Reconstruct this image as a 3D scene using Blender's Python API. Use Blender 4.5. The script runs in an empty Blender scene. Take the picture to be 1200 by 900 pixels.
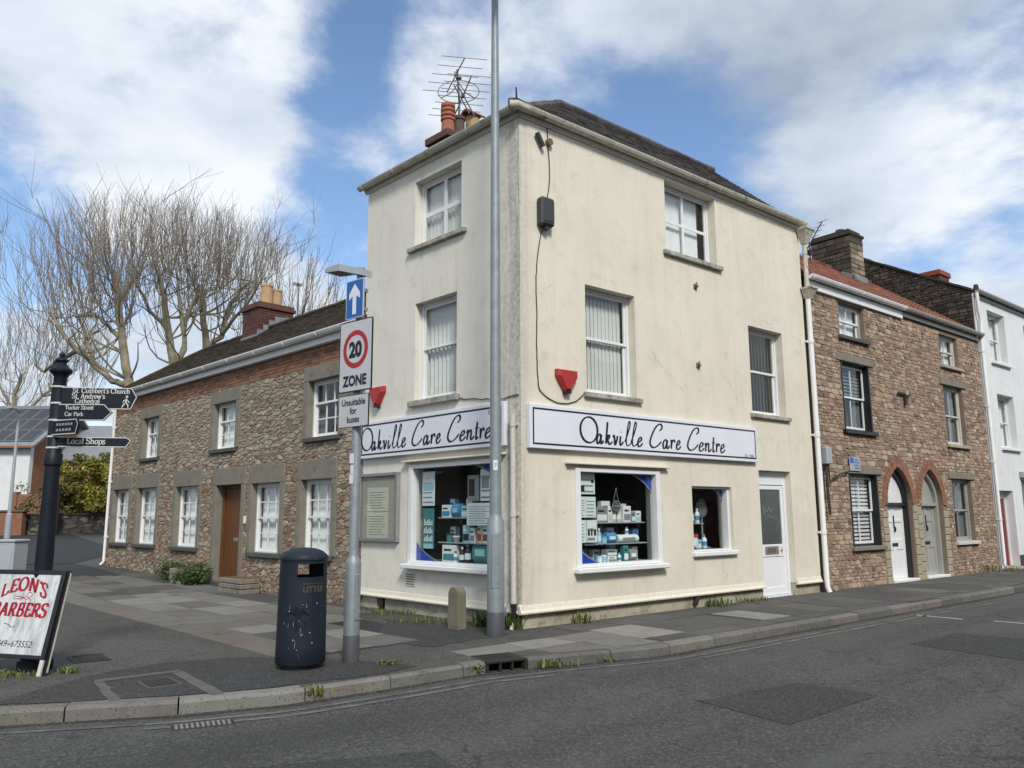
import bpy, bmesh, math, random
from mathutils import Vector, Matrix, noise
R_ = math.radians
rng = random.Random(11)
sc = bpy.context.scene
C = sc.collection

# ------------------------------------------------------------------ camera
cam_d = bpy.data.cameras.new('camera')
cam = bpy.data.objects.new('camera', cam_d)
C.objects.link(cam)
sc.camera = cam
pitch, roll = R_(9.32), R_(0.278)
fw = Vector((0, math.cos(pitch), math.sin(pitch)))
rt = Vector((1, 0, 0))
dn = fw.cross(rt)
rt2 = math.cos(roll) * rt + math.sin(roll) * dn
dn2 = -math.sin(roll) * rt + math.cos(roll) * dn
CAM = Vector((0, 0, 1.6))
m = Matrix((rt2, -dn2, -fw)).transposed().to_4x4()
m.translation = CAM
cam.matrix_world = m
cam_d.sensor_width = 36
cam_d.lens = 36 * 928 / 1200
cam_d.clip_end = 2000
cam_d.clip_start = 0.05

# ------------------------------------------------------------------ light and sky
SUN_EL, SUN_AZ = R_(42), R_(166)          # azimuth clockwise from +Y: behind the camera, a little to the right
sd = Vector((math.sin(SUN_AZ) * math.cos(SUN_EL), math.cos(SUN_AZ) * math.cos(SUN_EL), math.sin(SUN_EL)))
sun_d = bpy.data.lights.new('sun', 'SUN')
sun_d.energy = 2.0
sun_d.angle = R_(12)
sun_d.color = (1.0, 0.96, 0.89)
sun = bpy.data.objects.new('sun', sun_d)
C.objects.link(sun)
sun.rotation_euler = (-sd).to_track_quat('-Z', 'Y').to_euler()
sun.location = (0, 0, 40)

sc.view_settings.view_transform = 'Standard'
sc.view_settings.look = 'None'
sc.view_settings.exposure = 0.72
sc.view_settings.gamma = 1.0
sc.view_settings.use_curve_mapping = False

world = bpy.data.worlds.new('World')
sc.world = world
world.use_nodes = True


def node(nt, typ, **kw):
    n = nt.nodes.new(typ)
    for k, v in kw.items():
        if k.startswith('i_'):
            key = k[2:]
            n.inputs[int(key) if key.isdigit() else key].default_value = v
        else:
            setattr(n, k, v)
    return n


def math_n(nt, op, a, b=None, clamp=False):
    n = nt.nodes.new('ShaderNodeMath')
    n.operation = op
    n.use_clamp = clamp
    for i, x in enumerate((a, b)):
        if x is None:
            continue
        if isinstance(x, (int, float)):
            n.inputs[i].default_value = x
        else:
            nt.links.new(x, n.inputs[i])
    return n.outputs[0]


def ramp_n(nt, fac, stops, interp='LINEAR'):
    n = nt.nodes.new('ShaderNodeValToRGB')
    n.color_ramp.interpolation = interp
    el = n.color_ramp.elements
    while len(el) < len(stops):
        el.new(0.5)
    for e, (p, c) in zip(el, stops):
        e.position = p
        e.color = (c, c, c, 1) if isinstance(c, (int, float)) else (*c[:3], 1)
    nt.links.new(fac, n.inputs[0])
    return n.outputs[0]


def mix_n(nt, fac, a, b, mode='MIX'):
    n = nt.nodes.new('ShaderNodeMix')
    n.data_type = 'RGBA'
    n.blend_type = mode
    n.clamp_factor = True
    for sock, x in ((n.inputs[0], fac), (n.inputs[6], a), (n.inputs[7], b)):
        if isinstance(x, (int, float)):
            sock.default_value = x
        elif isinstance(x, tuple):
            sock.default_value = (*x[:3], 1)
        else:
            nt.links.new(x, sock)
    return n.outputs[2]


def pix_dir(px, py):
    return (rt2 * ((px - 600) / 928) + dn2 * ((py - 450) / 928) + fw).normalized()


def build_sky():
    nt = world.node_tree
    nt.nodes.clear()
    out = node(nt, 'ShaderNodeOutputWorld')
    tc = node(nt, 'ShaderNodeTexCoord')
    sky = node(nt, 'ShaderNodeTexSky')
    sky.sky_type = 'NISHITA'
    sky.sun_disc = False
    sky.sun_elevation = SUN_EL
    sky.sun_rotation = SUN_AZ
    sky.air_density = 1.0
    sky.dust_density = 0.2
    sky.ozone_density = 3.0
    bg_sky = node(nt, 'ShaderNodeBackground')
    bg_sky.inputs[1].default_value = 0.108
    nt.links.new(sky.outputs[0], bg_sky.inputs[0])
    d = tc.outputs['Generated']
    nrm = node(nt, 'ShaderNodeVectorMath', operation='NORMALIZE')
    nt.links.new(d, nrm.inputs[0])
    d = nrm.outputs[0]
    sep = node(nt, 'ShaderNodeSeparateXYZ')
    nt.links.new(d, sep.inputs[0])
    # flatten the direction on to a cloud deck
    den = math_n(nt, 'ADD', math_n(nt, 'MAXIMUM', sep.outputs[2], 0.0), 0.28)
    comb = node(nt, 'ShaderNodeCombineXYZ')
    nt.links.new(math_n(nt, 'DIVIDE', sep.outputs[0], den), comb.inputs[0])
    nt.links.new(math_n(nt, 'DIVIDE', sep.outputs[1], den), comb.inputs[1])
    p = comb.outputs[0]

    def nz(scale, det, rough, dist=0.0, off=(0, 0, 0)):
        mp = node(nt, 'ShaderNodeMapping')
        mp.inputs['Location'].default_value = off
        nt.links.new(p, mp.inputs[0])
        n = node(nt, 'ShaderNodeTexNoise', i_Scale=scale, i_Detail=det, i_Roughness=rough, i_Distortion=dist)
        nt.links.new(mp.outputs[0], n.inputs['Vector'])
        return n.outputs[0]

    def blob(px, py, r):                      # soft patch of sky round one direction
        c = pix_dir(px, py)
        dt = node(nt, 'ShaderNodeVectorMath', operation='DOT_PRODUCT')
        nt.links.new(d, dt.inputs[0])
        dt.inputs[1].default_value = c
        a = r / 928
        k = 1 / (a * a / 2)
        return math_n(nt, 'EXPONENT', math_n(nt, 'MULTIPLY', math_n(nt, 'SUBTRACT', dt.outputs['Value'], 1.0), k))

    cover = math_n(nt, 'MULTIPLY', math_n(nt, 'SUBTRACT', nz(1.9, 11, 0.55, 0.25, (1.3, 0.4, 0)), 0.5), 3.0)
    fine = math_n(nt, 'MULTIPLY', math_n(nt, 'SUBTRACT', nz(6.0, 9, 0.6, 0.2, (3.3, 5.4, 0)), 0.5), 1.3)
    cover = math_n(nt, 'ADD', math_n(nt, 'ADD', cover, fine), 0.86)
    for px, py, r, w in SKY_GAPS:
        cover = math_n(nt, 'SUBTRACT', cover, math_n(nt, 'MULTIPLY', blob(px, py, r), w))
    mask = ramp_n(nt, cover, [(0.20, 0.0), (0.98, 1.0)], 'EASE')
    shade = math_n(nt, 'ADD', math_n(nt, 'MULTIPLY', math_n(nt, 'SUBTRACT', nz(1.7, 11, 0.55, 0.3, (7.1, 2.2, 0)), 0.5), 1.9), 0.62)
    shade = math_n(nt, 'ADD', shade, math_n(nt, 'MULTIPLY', fine, 0.35))
    for px, py, r, w in SKY_GREYS:
        shade = math_n(nt, 'SUBTRACT', shade, math_n(nt, 'MULTIPLY', blob(px, py, r), w))
    col = ramp_n(nt, shade, [(0.1, (0.32, 0.375, 0.46)), (0.5, (0.50, 0.57, 0.66)), (0.95, (0.74, 0.78, 0.82))])
    bg_c = node(nt, 'ShaderNodeBackground')
    bg_c.inputs[1].default_value = 0.77
    nt.links.new(col, bg_c.inputs[0])
    mx = node(nt, 'ShaderNodeMixShader')
    nt.links.new(mask, mx.inputs[0])
    nt.links.new(bg_sky.outputs[0], mx.inputs[1])
    nt.links.new(bg_c.outputs[0], mx.inputs[2])
    nt.links.new(mx.outputs[0], out.inputs[0])


SKY_GAPS = [(400, 105, 62, .85), (430, 25, 50, .65), (360, 225, 60, .55), (15, 272, 72, .8), (415, 310, 60, .55),
            (735, 150, 75, .7), (850, 215, 55, .5), (925, 265, 45, .35), (690, 60, 50, .2)]
SKY_GREYS = [(980, 90, 190, .24), (860, 160, 100, .12), (1150, 250, 120, -.35), (150, 120, 200, -.25), (560, 60, 110, -.2)]
build_sky()

sc.cycles.use_denoising = True
sc.cycles.max_bounces = 8
sc.cycles.diffuse_bounces = 3
sc.cycles.glossy_bounces = 3
sc.cycles.transparent_max_bounces = 12
sc.cycles.caustics_reflective = False
sc.cycles.caustics_refractive = False

# ------------------------------------------------------------------ mesh helpers
def chaikin(poly, k=0.25):
    o = []
    n = len(poly)
    for i in range(n):
        a, b = poly[i], poly[(i + 1) % n]
        o.append(tuple(a[j] + (b[j] - a[j]) * k for j in range(2)))
        o.append(tuple(b[j] + (a[j] - b[j]) * k for j in range(2)))
    return o


class MB:
    def __init__(s, F=None):
        s.v, s.f, s.mi, s.col = [], [], [], []
        s.F = F or Matrix.Identity(4)

    def add(s, vs, fs, mi=0, col=(1, 1, 1)):
        b = len(s.v)
        F = s.F
        s.v += [tuple(F @ Vector(v)) for v in vs]
        for f in fs:
            s.f.append(tuple(b + i for i in f))
            s.mi.append(mi)
            s.col.append(col)

    def box(s, x0, x1, y0, y1, z0, z1, mi=0, col=(1, 1, 1), c=0.0):
        if c <= 0:
            vs = [(x, y, z) for z in (z0, z1) for y in (y0, y1) for x in (x0, x1)]
            fs = [(0, 2, 3, 1), (4, 5, 7, 6), (0, 1, 5, 4), (2, 6, 7, 3), (0, 4, 6, 2), (1, 3, 7, 5)]
            s.add(vs, fs, mi, col)
            return
        vs, idx = [], {}
        X, Y, Z = (x0, x1), (y0, y1), (z0, z1)
        for i in (0, 1):
            for j in (0, 1):
                for k in (0, 1):
                    sx, sy, sz = (1, -1)[i], (1, -1)[j], (1, -1)[k]
                    for a in range(3):
                        p = [X[i] + sx * c, Y[j] + sy * c, Z[k] + sz * c]
                        p[a] = (X[i], Y[j], Z[k])[a]
                        idx[(i, j, k, a)] = len(vs)
                        vs.append(tuple(p))
        fs = []
        for a in range(3):
            b, d = (a + 1) % 3, (a + 2) % 3
            for e in (0, 1):
                q = []
                for u, w in ((0, 0), (1, 0), (1, 1), (0, 1)):
                    t = [0, 0, 0]
                    t[a], t[b], t[d] = e, u, w
                    q.append(idx[(*t, a)])
                fs.append(tuple(q if e else q[::-1]))
        for a in range(3):
            b, d = (a + 1) % 3, (a + 2) % 3
            for u in (0, 1):
                for w in (0, 1):
                    q = []
                    for e, fa in ((0, b), (1, b), (1, d), (0, d)):
                        t = [0, 0, 0]
                        t[a], t[b], t[d] = e, u, w
                        q.append(idx[(*t, fa)])
                    fs.append(tuple(q))
        for i in (0, 1):
            for j in (0, 1):
                for k in (0, 1):
                    fs.append(tuple(idx[(i, j, k, a)] for a in range(3)))
        s.add(vs, fs, mi, col)

    def prism(s, poly, y0, y1, mi=0, col=(1, 1, 1)):          # polygon in x,z drawn out along y
        n = len(poly)
        vs = [(x, y0, z) for x, z in poly] + [(x, y1, z) for x, z in poly]
        fs = [tuple(range(n)), tuple(range(2 * n - 1, n - 1, -1))]
        fs += [(i, n + i, n + (i + 1) % n, (i + 1) % n) for i in range(n)]
        s.add(vs, fs, mi, col)

    def prism_x(s, poly, x0, x1, mi=0, col=(1, 1, 1)):        # polygon in y,z drawn out along x
        n = len(poly)
        vs = [(x0, y, z) for y, z in poly] + [(x1, y, z) for y, z in poly]
        fs = [tuple(range(n)), tuple(range(2 * n - 1, n - 1, -1))]
        fs += [(i, n + i, n + (i + 1) % n, (i + 1) % n) for i in range(n)]
        s.add(vs, fs, mi, col)

    def prism_z(s, poly, z0, z1, mi=0, col=(1, 1, 1)):
        n = len(poly)
        vs = [(x, y, z0) for x, y in poly] + [(x, y, z1) for x, y in poly]
        fs = [tuple(range(n))[::-1], tuple(range(n, 2 * n))]
        fs += [(i, (i + 1) % n, n + (i + 1) % n, n + i) for i in range(n)]
        s.add(vs, fs, mi, col)

    def tube(s, pts, r, n=8, mi=0, col=(1, 1, 1), cap=True):
        pts = [Vector(p) for p in pts]
        k = len(pts)
        rs = r if isinstance(r, (list, tuple)) else [r] * k
        ref = None
        vs, fs = [], []
        for i, p in enumerate(pts):
            t = (pts[min(i + 1, k - 1)] - pts[max(i - 1, 0)])
            t = t.normalized() if t.length > 1e-9 else Vector((0, 0, 1))
            if ref is None:
                ref = Vector((1, 0, 0)) if abs(t.x) < 0.8 else Vector((0, 1, 0))
            a = (ref - t * ref.dot(t)).normalized()
            ref = a
            b = t.cross(a)
            for j in range(n):
                th = 2 * math.pi * j / n
                vs.append(tuple(p + (a * math.cos(th) + b * math.sin(th)) * rs[i]))
        for i in range(k - 1):
            for j in range(n):
                fs.append((i * n + j, i * n + (j + 1) % n, (i + 1) * n + (j + 1) % n, (i + 1) * n + j))
        if cap:
            fs.append(tuple(range(n))[::-1])
            fs.append(tuple((k - 1) * n + j for j in range(n)))
        s.add(vs, fs, mi, col)

    def lathe(s, prof, cx=0, cy=0, n=24, mi=0, col=(1, 1, 1), sx=1.0, sy=1.0):
        vs, fs = [], []
        k = len(prof)
        for r, z in prof:
            for j in range(n):
                th = 2 * math.pi * j / n
                vs.append((cx + r * sx * math.cos(th), cy + r * sy * math.sin(th), z))
        for i in range(k - 1):
            for j in range(n):
                fs.append((i * n + j, i * n + (j + 1) % n, (i + 1) * n + (j + 1) % n, (i + 1) * n + j))
        fs.append(tuple(range(n))[::-1])
        fs.append(tuple((k - 1) * n + j for j in range(n)))
        s.add(vs, fs, mi, col)

    def sheet(s, pts, mi=0, col=(1, 1, 1)):
        s.add(pts, [tuple(range(len(pts)))], mi, col)

    def mesh(s, name, mats, smooth=False):
        me = bpy.data.meshes.new(name)
        me.from_pydata(s.v, [], s.f)
        if not isinstance(mats, (list, tuple)):
            mats = [mats]
        for x in mats:
            me.materials.append(x)
        if len(mats) > 1:
            me.polygons.foreach_set('material_index', s.mi)
        if any(x.get('toned') for x in mats):
            at = me.attributes.new('tone', 'FLOAT_COLOR', 'CORNER')
            buf = []
            for f, c in zip(s.f, s.col):
                buf += [c[0], c[1], c[2], 1.0] * len(f)
            at.data.foreach_set('color', buf)
        if smooth:
            me.polygons.foreach_set('use_smooth', [True] * len(me.polygons))
        return me

    def build(s, name, mats, parent=None, smooth=False, kind=None, label=None, loc=None, rotz=0.0, fix=True):
        me = s.mesh(name, mats, smooth)
        if fix and len(s.f) < 4000:
            bm = bmesh.new()
            bm.from_mesh(me)
            bmesh.ops.recalc_face_normals(bm, faces=bm.faces)
            bm.to_mesh(me)
            bm.free()
        if smooth:
            me.set_sharp_from_angle(angle=R_(38))
        o = bpy.data.objects.new(name, me)
        C.objects.link(o)
        if parent is not None:
            o.parent = parent
        if loc is not None:
            o.location = loc
        o.rotation_euler[2] = rotz
        if kind:
            o['kind'] = kind
        if label:
            o['label'] = label
        return o


def tag(o, label, cat, group=None):
    o['label'] = label
    o['category'] = cat
    if group:
        o['group'] = group
    return o


def thing(name, label, cat, loc=(0, 0, 0), rotz=0.0, group=None):
    o = bpy.data.objects.new(name, None)
    o.empty_display_size = 0.2
    C.objects.link(o)
    o.location = loc
    o.rotation_euler = (0, 0, rotz)
    return tag(o, label, cat, group)


def copy_tree(src, parent=None):
    c = src.copy()
    C.objects.link(c)
    c.parent = parent
    for ch in list(src.children):
        copy_tree(ch, c)
    return c


def struct(o):
    o['kind'] = 'structure'
    return o


def rotz(a, t=(0, 0, 0)):
    return Matrix.Translation(Vector(t)) @ Matrix.Rotation(a, 4, 'Z')


# ------------------------------------------------------------------ the two street directions
aR, aL, aC = R_(50.5), R_(-43.8), R_(-45.0)
COR = Vector((0.127, 11.494, 0))
dR = Vector((math.sin(aR), math.cos(aR), 0))
nR = Vector((dR.y, -dR.x, 0))                 # out of the right front, towards the road
dL = Vector((math.sin(aL), math.cos(aL), 0))
nL = Vector((-dL.y, dL.x, 0))                 # out of the left front
ROT_R = math.pi / 2 - aR                      # local x runs right along the front, y into the house
ROT_L = -(math.pi / 2 + aL) if False else math.atan2(-dL.y, -dL.x)
dC = Vector((math.sin(aC), math.cos(aC), 0))
ROT_C = math.atan2(-dC.y, -dC.x)
F_L = Matrix.Rotation(ROT_L - ROT_R, 4, 'Z')  # left front inside the shop's own frame
COT = COR + dL * 4.1                          # right-hand end of the stone cottage


def pr(u, v, z=0.0):                          # u along the right front, v metres out from it
    q = COR + dR * u + nR * v
    return Vector((q.x, q.y, z))


def pl(u, v, z=0.0):                          # u away along the left front, v metres out from it
    q = COR + dL * u + nL * v
    return Vector((q.x, q.y, z))


def sstep(a, b, x):
    t = max(0.0, min(1.0, (x - a) / (b - a)))
    return t * t * (3 - 2 * t)


def gz(x, y):                                 # the lane on the left climbs gently away from the corner
    return 0.02 * max(0.0, y - 15) * sstep(4, 9, -x)

# ------------------------------------------------------------------ materials
def new_mat(name):
    m = bpy.data.materials.new(name)
    m.use_nodes = True
    nt = m.node_tree
    b = nt.nodes['Principled BSDF']
    return m, nt, b


def coords(nt, scale=(1, 1, 1)):
    tc = node(nt, 'ShaderNodeTexCoord')
    if scale == (1, 1, 1):
        return tc.outputs['Object']
    mp = node(nt, 'ShaderNodeMapping')
    mp.inputs['Scale'].default_value = scale
    nt.links.new(tc.outputs['Object'], mp.inputs[0])
    return mp.outputs[0]


def noise_n(nt, vec, scale, det=6, rough=0.6, dist=0.0):
    n = node(nt, 'ShaderNodeTexNoise', i_Scale=scale, i_Detail=det, i_Roughness=rough, i_Distortion=dist)
    nt.links.new(vec, n.inputs['Vector'])
    return n.outputs[0]


def bump_n(nt, b, h, strength, dist=0.01):
    bp = node(nt, 'ShaderNodeBump')
    bp.inputs['Strength'].default_value = strength
    bp.inputs['Distance'].default_value = dist
    nt.links.new(h, bp.inputs['Height'])
    nt.links.new(bp.outputs[0], b.inputs['Normal'])


def surf(name, col, col2=None, rough=0.7, scale=4.0, fine=60.0, bump=0.25, dist=0.004, amount=0.55, tone=False,
         metal=0.0, spec=0.4, speck=None, stretch=(1, 1, 1), dirt=None, grain=None):
    """A weathered surface: two colours clouded together, fine grain, relief; tone multiplies in the piece's own colour."""
    m, nt, b = new_mat(name)
    v = coords(nt, stretch)
    col2 = col2 or tuple(c * 0.78 for c in col)
    n1 = noise_n(nt, v, scale, 7, 0.62, 0.2)
    n2 = noise_n(nt, v, fine, 5, 0.6)
    f1 = ramp_n(nt, n1, [(0.5 - amount / 2, 0.0), (0.5 + amount / 2, 1.0)])
    c = mix_n(nt, f1, tuple(col), tuple(col2))
    gr_ = (0.03 if bump <= 0.1 else 0.16) if grain is None else grain
    g = ramp_n(nt, n2, [(0.3, 1.0 - gr_), (0.7, 1.0 + gr_ * 0.8)])
    c = mix_n(nt, 1.0, c, g, 'MULTIPLY')
    if dirt:
        dcol, lo, hi, dsc, dstr = dirt
        vd = coords(nt, dstr)
        nd = noise_n(nt, vd, dsc, 8, 0.68, 0.3)
        c = mix_n(nt, ramp_n(nt, nd, [(lo, 0.0), (hi, 1.0)]), c, tuple(dcol))
    if speck:
        scol, ssc, thr = speck
        vo = node(nt, 'ShaderNodeTexVoronoi', i_Scale=ssc)
        nt.links.new(v, vo.inputs['Vector'])
        sp = node(nt, 'ShaderNodeSeparateColor')
        nt.links.new(vo.outputs['Color'], sp.inputs[0])
        c = mix_n(nt, ramp_n(nt, sp.outputs[0], [(thr, 0.0), (min(1.0, thr + 0.02), 1.0)]), c, tuple(scol))
    if tone:
        m['toned'] = True
        at = node(nt, 'ShaderNodeAttribute', attribute_name='tone')
        c = mix_n(nt, 1.0, c, at.outputs['Color'], 'MULTIPLY')
    nt.links.new(c, b.inputs['Base Color'])
    b.inputs['Roughness'].default_value = rough
    b.inputs['Metallic'].default_value = metal
    b.inputs['Specular IOR Level'].default_value = spec
    if bump:
        bump_n(nt, b, n2, bump, dist)
    return m


def stucco_mat(name, col, col2, grime, corner=False):
    """Painted render: clouded cream, rain streaks, hairline cracks, green-grey grime at the corner."""
    m, nt, b = new_mat(name)
    v = coords(nt)
    vs = coords(nt, (3.0, 3.0, 0.22))
    n1 = noise_n(nt, v, 0.9, 6, 0.6, 0.3)
    n2 = noise_n(nt, v, 90, 4, 0.6)
    n4 = noise_n(nt, v, 3.2, 8, 0.62, 0.1)
    c = mix_n(nt, ramp_n(nt, n1, [(0.35, 0.0), (0.68, 1.0)]), tuple(col), tuple(col2))
    st = noise_n(nt, vs, 1.6, 8, 0.66)
    c = mix_n(nt, math_n(nt, 'MULTIPLY', ramp_n(nt, st, [(0.5, 0.0), (0.76, 1.0)]), 0.32), c, tuple(grime))
    c = mix_n(nt, math_n(nt, 'MULTIPLY', ramp_n(nt, n4, [(0.54, 0.0), (0.78, 1.0)]), 0.42), c, tuple(g * 0.9 for g in grime))
    # hairline cracks
    vo = node(nt, 'ShaderNodeTexVoronoi', feature='DISTANCE_TO_EDGE', i_Scale=0.55)
    wv = node(nt, 'ShaderNodeVectorMath', operation='ADD')
    nn = node(nt, 'ShaderNodeTexNoise', i_Scale=2.5, i_Detail=8)
    nt.links.new(v, nn.inputs['Vector'])
    sc_ = node(nt, 'ShaderNodeVectorMath', operation='SCALE')
    sc_.inputs['Scale'].default_value = 0.5
    nt.links.new(nn.outputs['Color'], sc_.inputs[0])
    nt.links.new(v, wv.inputs[0])
    nt.links.new(sc_.outputs[0], wv.inputs[1])
    nt.links.new(wv.outputs[0], vo.inputs['Vector'])
    crack = ramp_n(nt, vo.outputs['Distance'], [(0.0, 1.0), (0.006, 0.0)])
    crack = math_n(nt, 'MULTIPLY', crack, ramp_n(nt, noise_n(nt, v, 0.7, 3), [(0.5, 0.0), (0.6, 0.32)]))
    c = mix_n(nt, crack, c, (0.22, 0.20, 0.165))
    if corner:                                   # damp stain that follows the corner of the house
        tc = node(nt, 'ShaderNodeTexCoord')
        sep = node(nt, 'ShaderNodeSeparateXYZ')
        nt.links.new(tc.outputs['Object'], sep.inputs[0])
        # distance from the corner arris along the wall
        dd = node(nt, 'ShaderNodeVectorMath', operation='LENGTH')
        cx = node(nt, 'ShaderNodeCombineXYZ')
        nt.links.new(sep.outputs[0], cx.inputs[0])
        nt.links.new(sep.outputs[1], cx.inputs[1])
        nt.links.new(cx.outputs[0], dd.inputs[0])
        f = ramp_n(nt, dd.outputs['Value'], [(0.0, 0.85), (0.22, 0.6), (0.75, 0.0)]) if corner == 'L' else ramp_n(nt, dd.outputs['Value'], [(0.0, 0.5), (0.3, 0.0)])
        nz_ = ramp_n(nt, math_n(nt, 'ADD', math_n(nt, 'MULTIPLY', noise_n(nt, vs, 3.0, 8, 0.7), 0.5), math_n(nt, 'MULTIPLY', noise_n(nt, v, 14.0, 6, 0.75), 0.5)), [(0.40, 0.1), (0.58, 1.0)])
        f = math_n(nt, 'MULTIPLY', math_n(nt, 'MULTIPLY', f, nz_), 0.95, True)
        c = mix_n(nt, f, c, (0.215, 0.21, 0.175))
    nt.links.new(c, b.inputs['Base Color'])
    b.inputs['Roughness'].default_value = 0.85
    b.inputs['Specular IOR Level'].default_value = 0.2
    h = math_n(nt, 'ADD', math_n(nt, 'MULTIPLY', n4, 1.2), math_n(nt, 'MULTIPLY', n2, 0.35))
    bump_n(nt, b, h, 0.35, 0.012)
    return m


def asphalt_mat(name, base, light, blotch, tracks=False):
    m, nt, b = new_mat(name)
    v = coords(nt)
    n1 = noise_n(nt, v, 0.35, 8, 0.62, 0.6)
    n2 = noise_n(nt, v, 2.3, 8, 0.7)
    n3 = noise_n(nt, v, 140, 3, 0.7)
    vo = node(nt, 'ShaderNodeTexVoronoi', i_Scale=58.0)
    nt.links.new(v, vo.inputs['Vector'])
    sp = node(nt, 'ShaderNodeSeparateColor')
    nt.links.new(vo.outputs['Color'], sp.inputs[0])
    c = mix_n(nt, ramp_n(nt, n1, [(0.38, 0.0), (0.64, 1.0)]), tuple(base), tuple(blotch))
    c = mix_n(nt, ramp_n(nt, n2, [(0.45, 0.0), (0.75, 0.55)]), c, tuple(x * 0.72 for x in base))
    c = mix_n(nt, ramp_n(nt, sp.outputs[0], [(0.62, 0.0), (0.97, 0.8)]), c, tuple(light))
    c = mix_n(nt, ramp_n(nt, sp.outputs[1], [(0.68, 0.0), (0.9, 0.7)]), c, tuple(x * 0.4 for x in base))
    if tracks:                                   # wheel-polished lanes and drips along the road
        mp = node(nt, 'ShaderNodeMapping')
        mp.inputs['Rotation'].default_value = (0, 0, -ROT_R)
        mp.inputs['Scale'].default_value = (1, 1, 1)
        nt.links.new(v, mp.inputs[0])
        mp2 = node(nt, 'ShaderNodeMapping')
        mp2.inputs['Scale'].default_value = (0.07, 1.0, 1)
        nt.links.new(mp.outputs[0], mp2.inputs[0])
        tr = noise_n(nt, mp2.outputs[0], 0.9, 6, 0.6, 0.3)
        c = mix_n(nt, ramp_n(nt, tr, [(0.46, 0.0), (0.66, 0.6)]), c, tuple(x * 1.75 for x in base))
        c = mix_n(nt, ramp_n(nt, tr, [(0.28, 0.55), (0.44, 0.0)]), c, tuple(x * 0.6 for x in base))
        oil = noise_n(nt, v, 1.3, 5, 0.55, 0.5)
        c = mix_n(nt, ramp_n(nt, oil, [(0.66, 0.0), (0.74, 0.6)]), c, (0.022, 0.022, 0.023))
    # cracks
    w = node(nt, 'ShaderNodeTexVoronoi', feature='DISTANCE_TO_EDGE', i_Scale=0.42)
    wv = node(nt, 'ShaderNodeVectorMath', operation='ADD')
    nn = node(nt, 'ShaderNodeTexNoise', i_Scale=2.0, i_Detail=8)
    nt.links.new(v, nn.inputs['Vector'])
    nt.links.new(v, wv.inputs[0])
    nt.links.new(nn.outputs['Color'], wv.inputs[1])
    nt.links.new(wv.outputs[0], w.inputs['Vector'])
    cr = math_n(nt, 'MULTIPLY', ramp_n(nt, w.outputs['Distance'], [(0.0, 0.75), (0.008, 0.0)]), ramp_n(nt, n1, [(0.45, 0.0), (0.55, 1.0)]))
    c = mix_n(nt, cr, c, (0.02, 0.02, 0.02))
    nt.links.new(c, b.inputs['Base Color'])
    b.inputs['Roughness'].default_value = 0.82
    b.inputs['Specular IOR Level'].default_value = 0.3
    h = math_n(nt, 'ADD', vo.outputs['Distance'], n3)
    bump_n(nt, b, h, 0.6, 0.006)
    return m


def glass_mat(name, tint=(0.97, 0.985, 0.98), ior=1.55):
    m = bpy.data.materials.new(name)
    m.use_nodes = True
    nt = m.node_tree
    nt.nodes.clear()
    out = node(nt, 'ShaderNodeOutputMaterial')
    tr = node(nt, 'ShaderNodeBsdfTransparent')
    tr.inputs[0].default_value = (*tint, 1)
    gl = node(nt, 'ShaderNodeBsdfGlossy')
    gl.inputs['Roughness'].default_value = 0.01
    v = coords(nt)
    n = noise_n(nt, v, 1.1, 2)
    bp = node(nt, 'ShaderNodeBump')
    bp.inputs['Strength'].default_value = 0.12
    bp.inputs['Distance'].default_value = 0.03
    nt.links.new(n, bp.inputs['Height'])
    nt.links.new(bp.outputs[0], gl.inputs['Normal'])
    fr = node(nt, 'ShaderNodeFresnel')
    fr.inputs['IOR'].default_value = ior
    geo = node(nt, 'ShaderNodeNewGeometry')
    f = math_n(nt, 'MULTIPLY', math_n(nt, 'MULTIPLY', fr.outputs[0], 1.15, True), math_n(nt, 'SUBTRACT', 1.0, geo.outputs['Backfacing']))
    mx = node(nt, 'ShaderNodeMixShader')
    nt.links.new(f, mx.inputs[0])
    nt.links.new(tr.outputs[0], mx.inputs[1])
    nt.links.new(gl.outputs[0], mx.inputs[2])
    nt.links.new(mx.outputs[0], out.inputs[0])
    return m


def leaf_mat(name, a, b_):
    m = surf(name, a, b_, rough=0.6, scale=9, fine=80, bump=0.0, tone=True)
    return m


def brick_mat(name, cols, mortar, L=0.225, H=0.075):
    m, nt, b = new_mat(name)
    tc = node(nt, 'ShaderNodeTexCoord')
    sep = node(nt, 'ShaderNodeSeparateXYZ')
    nt.links.new(tc.outputs['Object'], sep.inputs[0])
    cb = node(nt, 'ShaderNodeCombineXYZ')
    nt.links.new(math_n(nt, 'ADD', sep.outputs[0], sep.outputs[1]), cb.inputs[0])
    nt.links.new(sep.outputs[2], cb.inputs[1])
    bt = node(nt, 'ShaderNodeTexBrick')
    bt.inputs['Scale'].default_value = 1.0
    bt.inputs['Brick Width'].default_value = L
    bt.inputs['Row Height'].default_value = H
    bt.inputs['Mortar Size'].default_value = 0.006
    bt.inputs['Color1'].default_value = (*cols[0], 1)
    bt.inputs['Color2'].default_value = (*cols[1], 1)
    bt.inputs['Mortar'].default_value = (*mortar, 1)
    nt.links.new(cb.outputs[0], bt.inputs['Vector'])
    n = noise_n(nt, coords(nt), 9, 6)
    c = mix_n(nt, ramp_n(nt, n, [(0.35, 0.0), (0.75, 0.6)]), bt.outputs[0], tuple(x * 0.5 for x in cols[0]))
    nt.links.new(c, b.inputs['Base Color'])
    b.inputs['Roughness'].default_value = 0.9
    bump_n(nt, b, math_n(nt, 'SUBTRACT', n, bt.outputs['Fac']), 0.4, 0.006)
    return m


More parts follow.
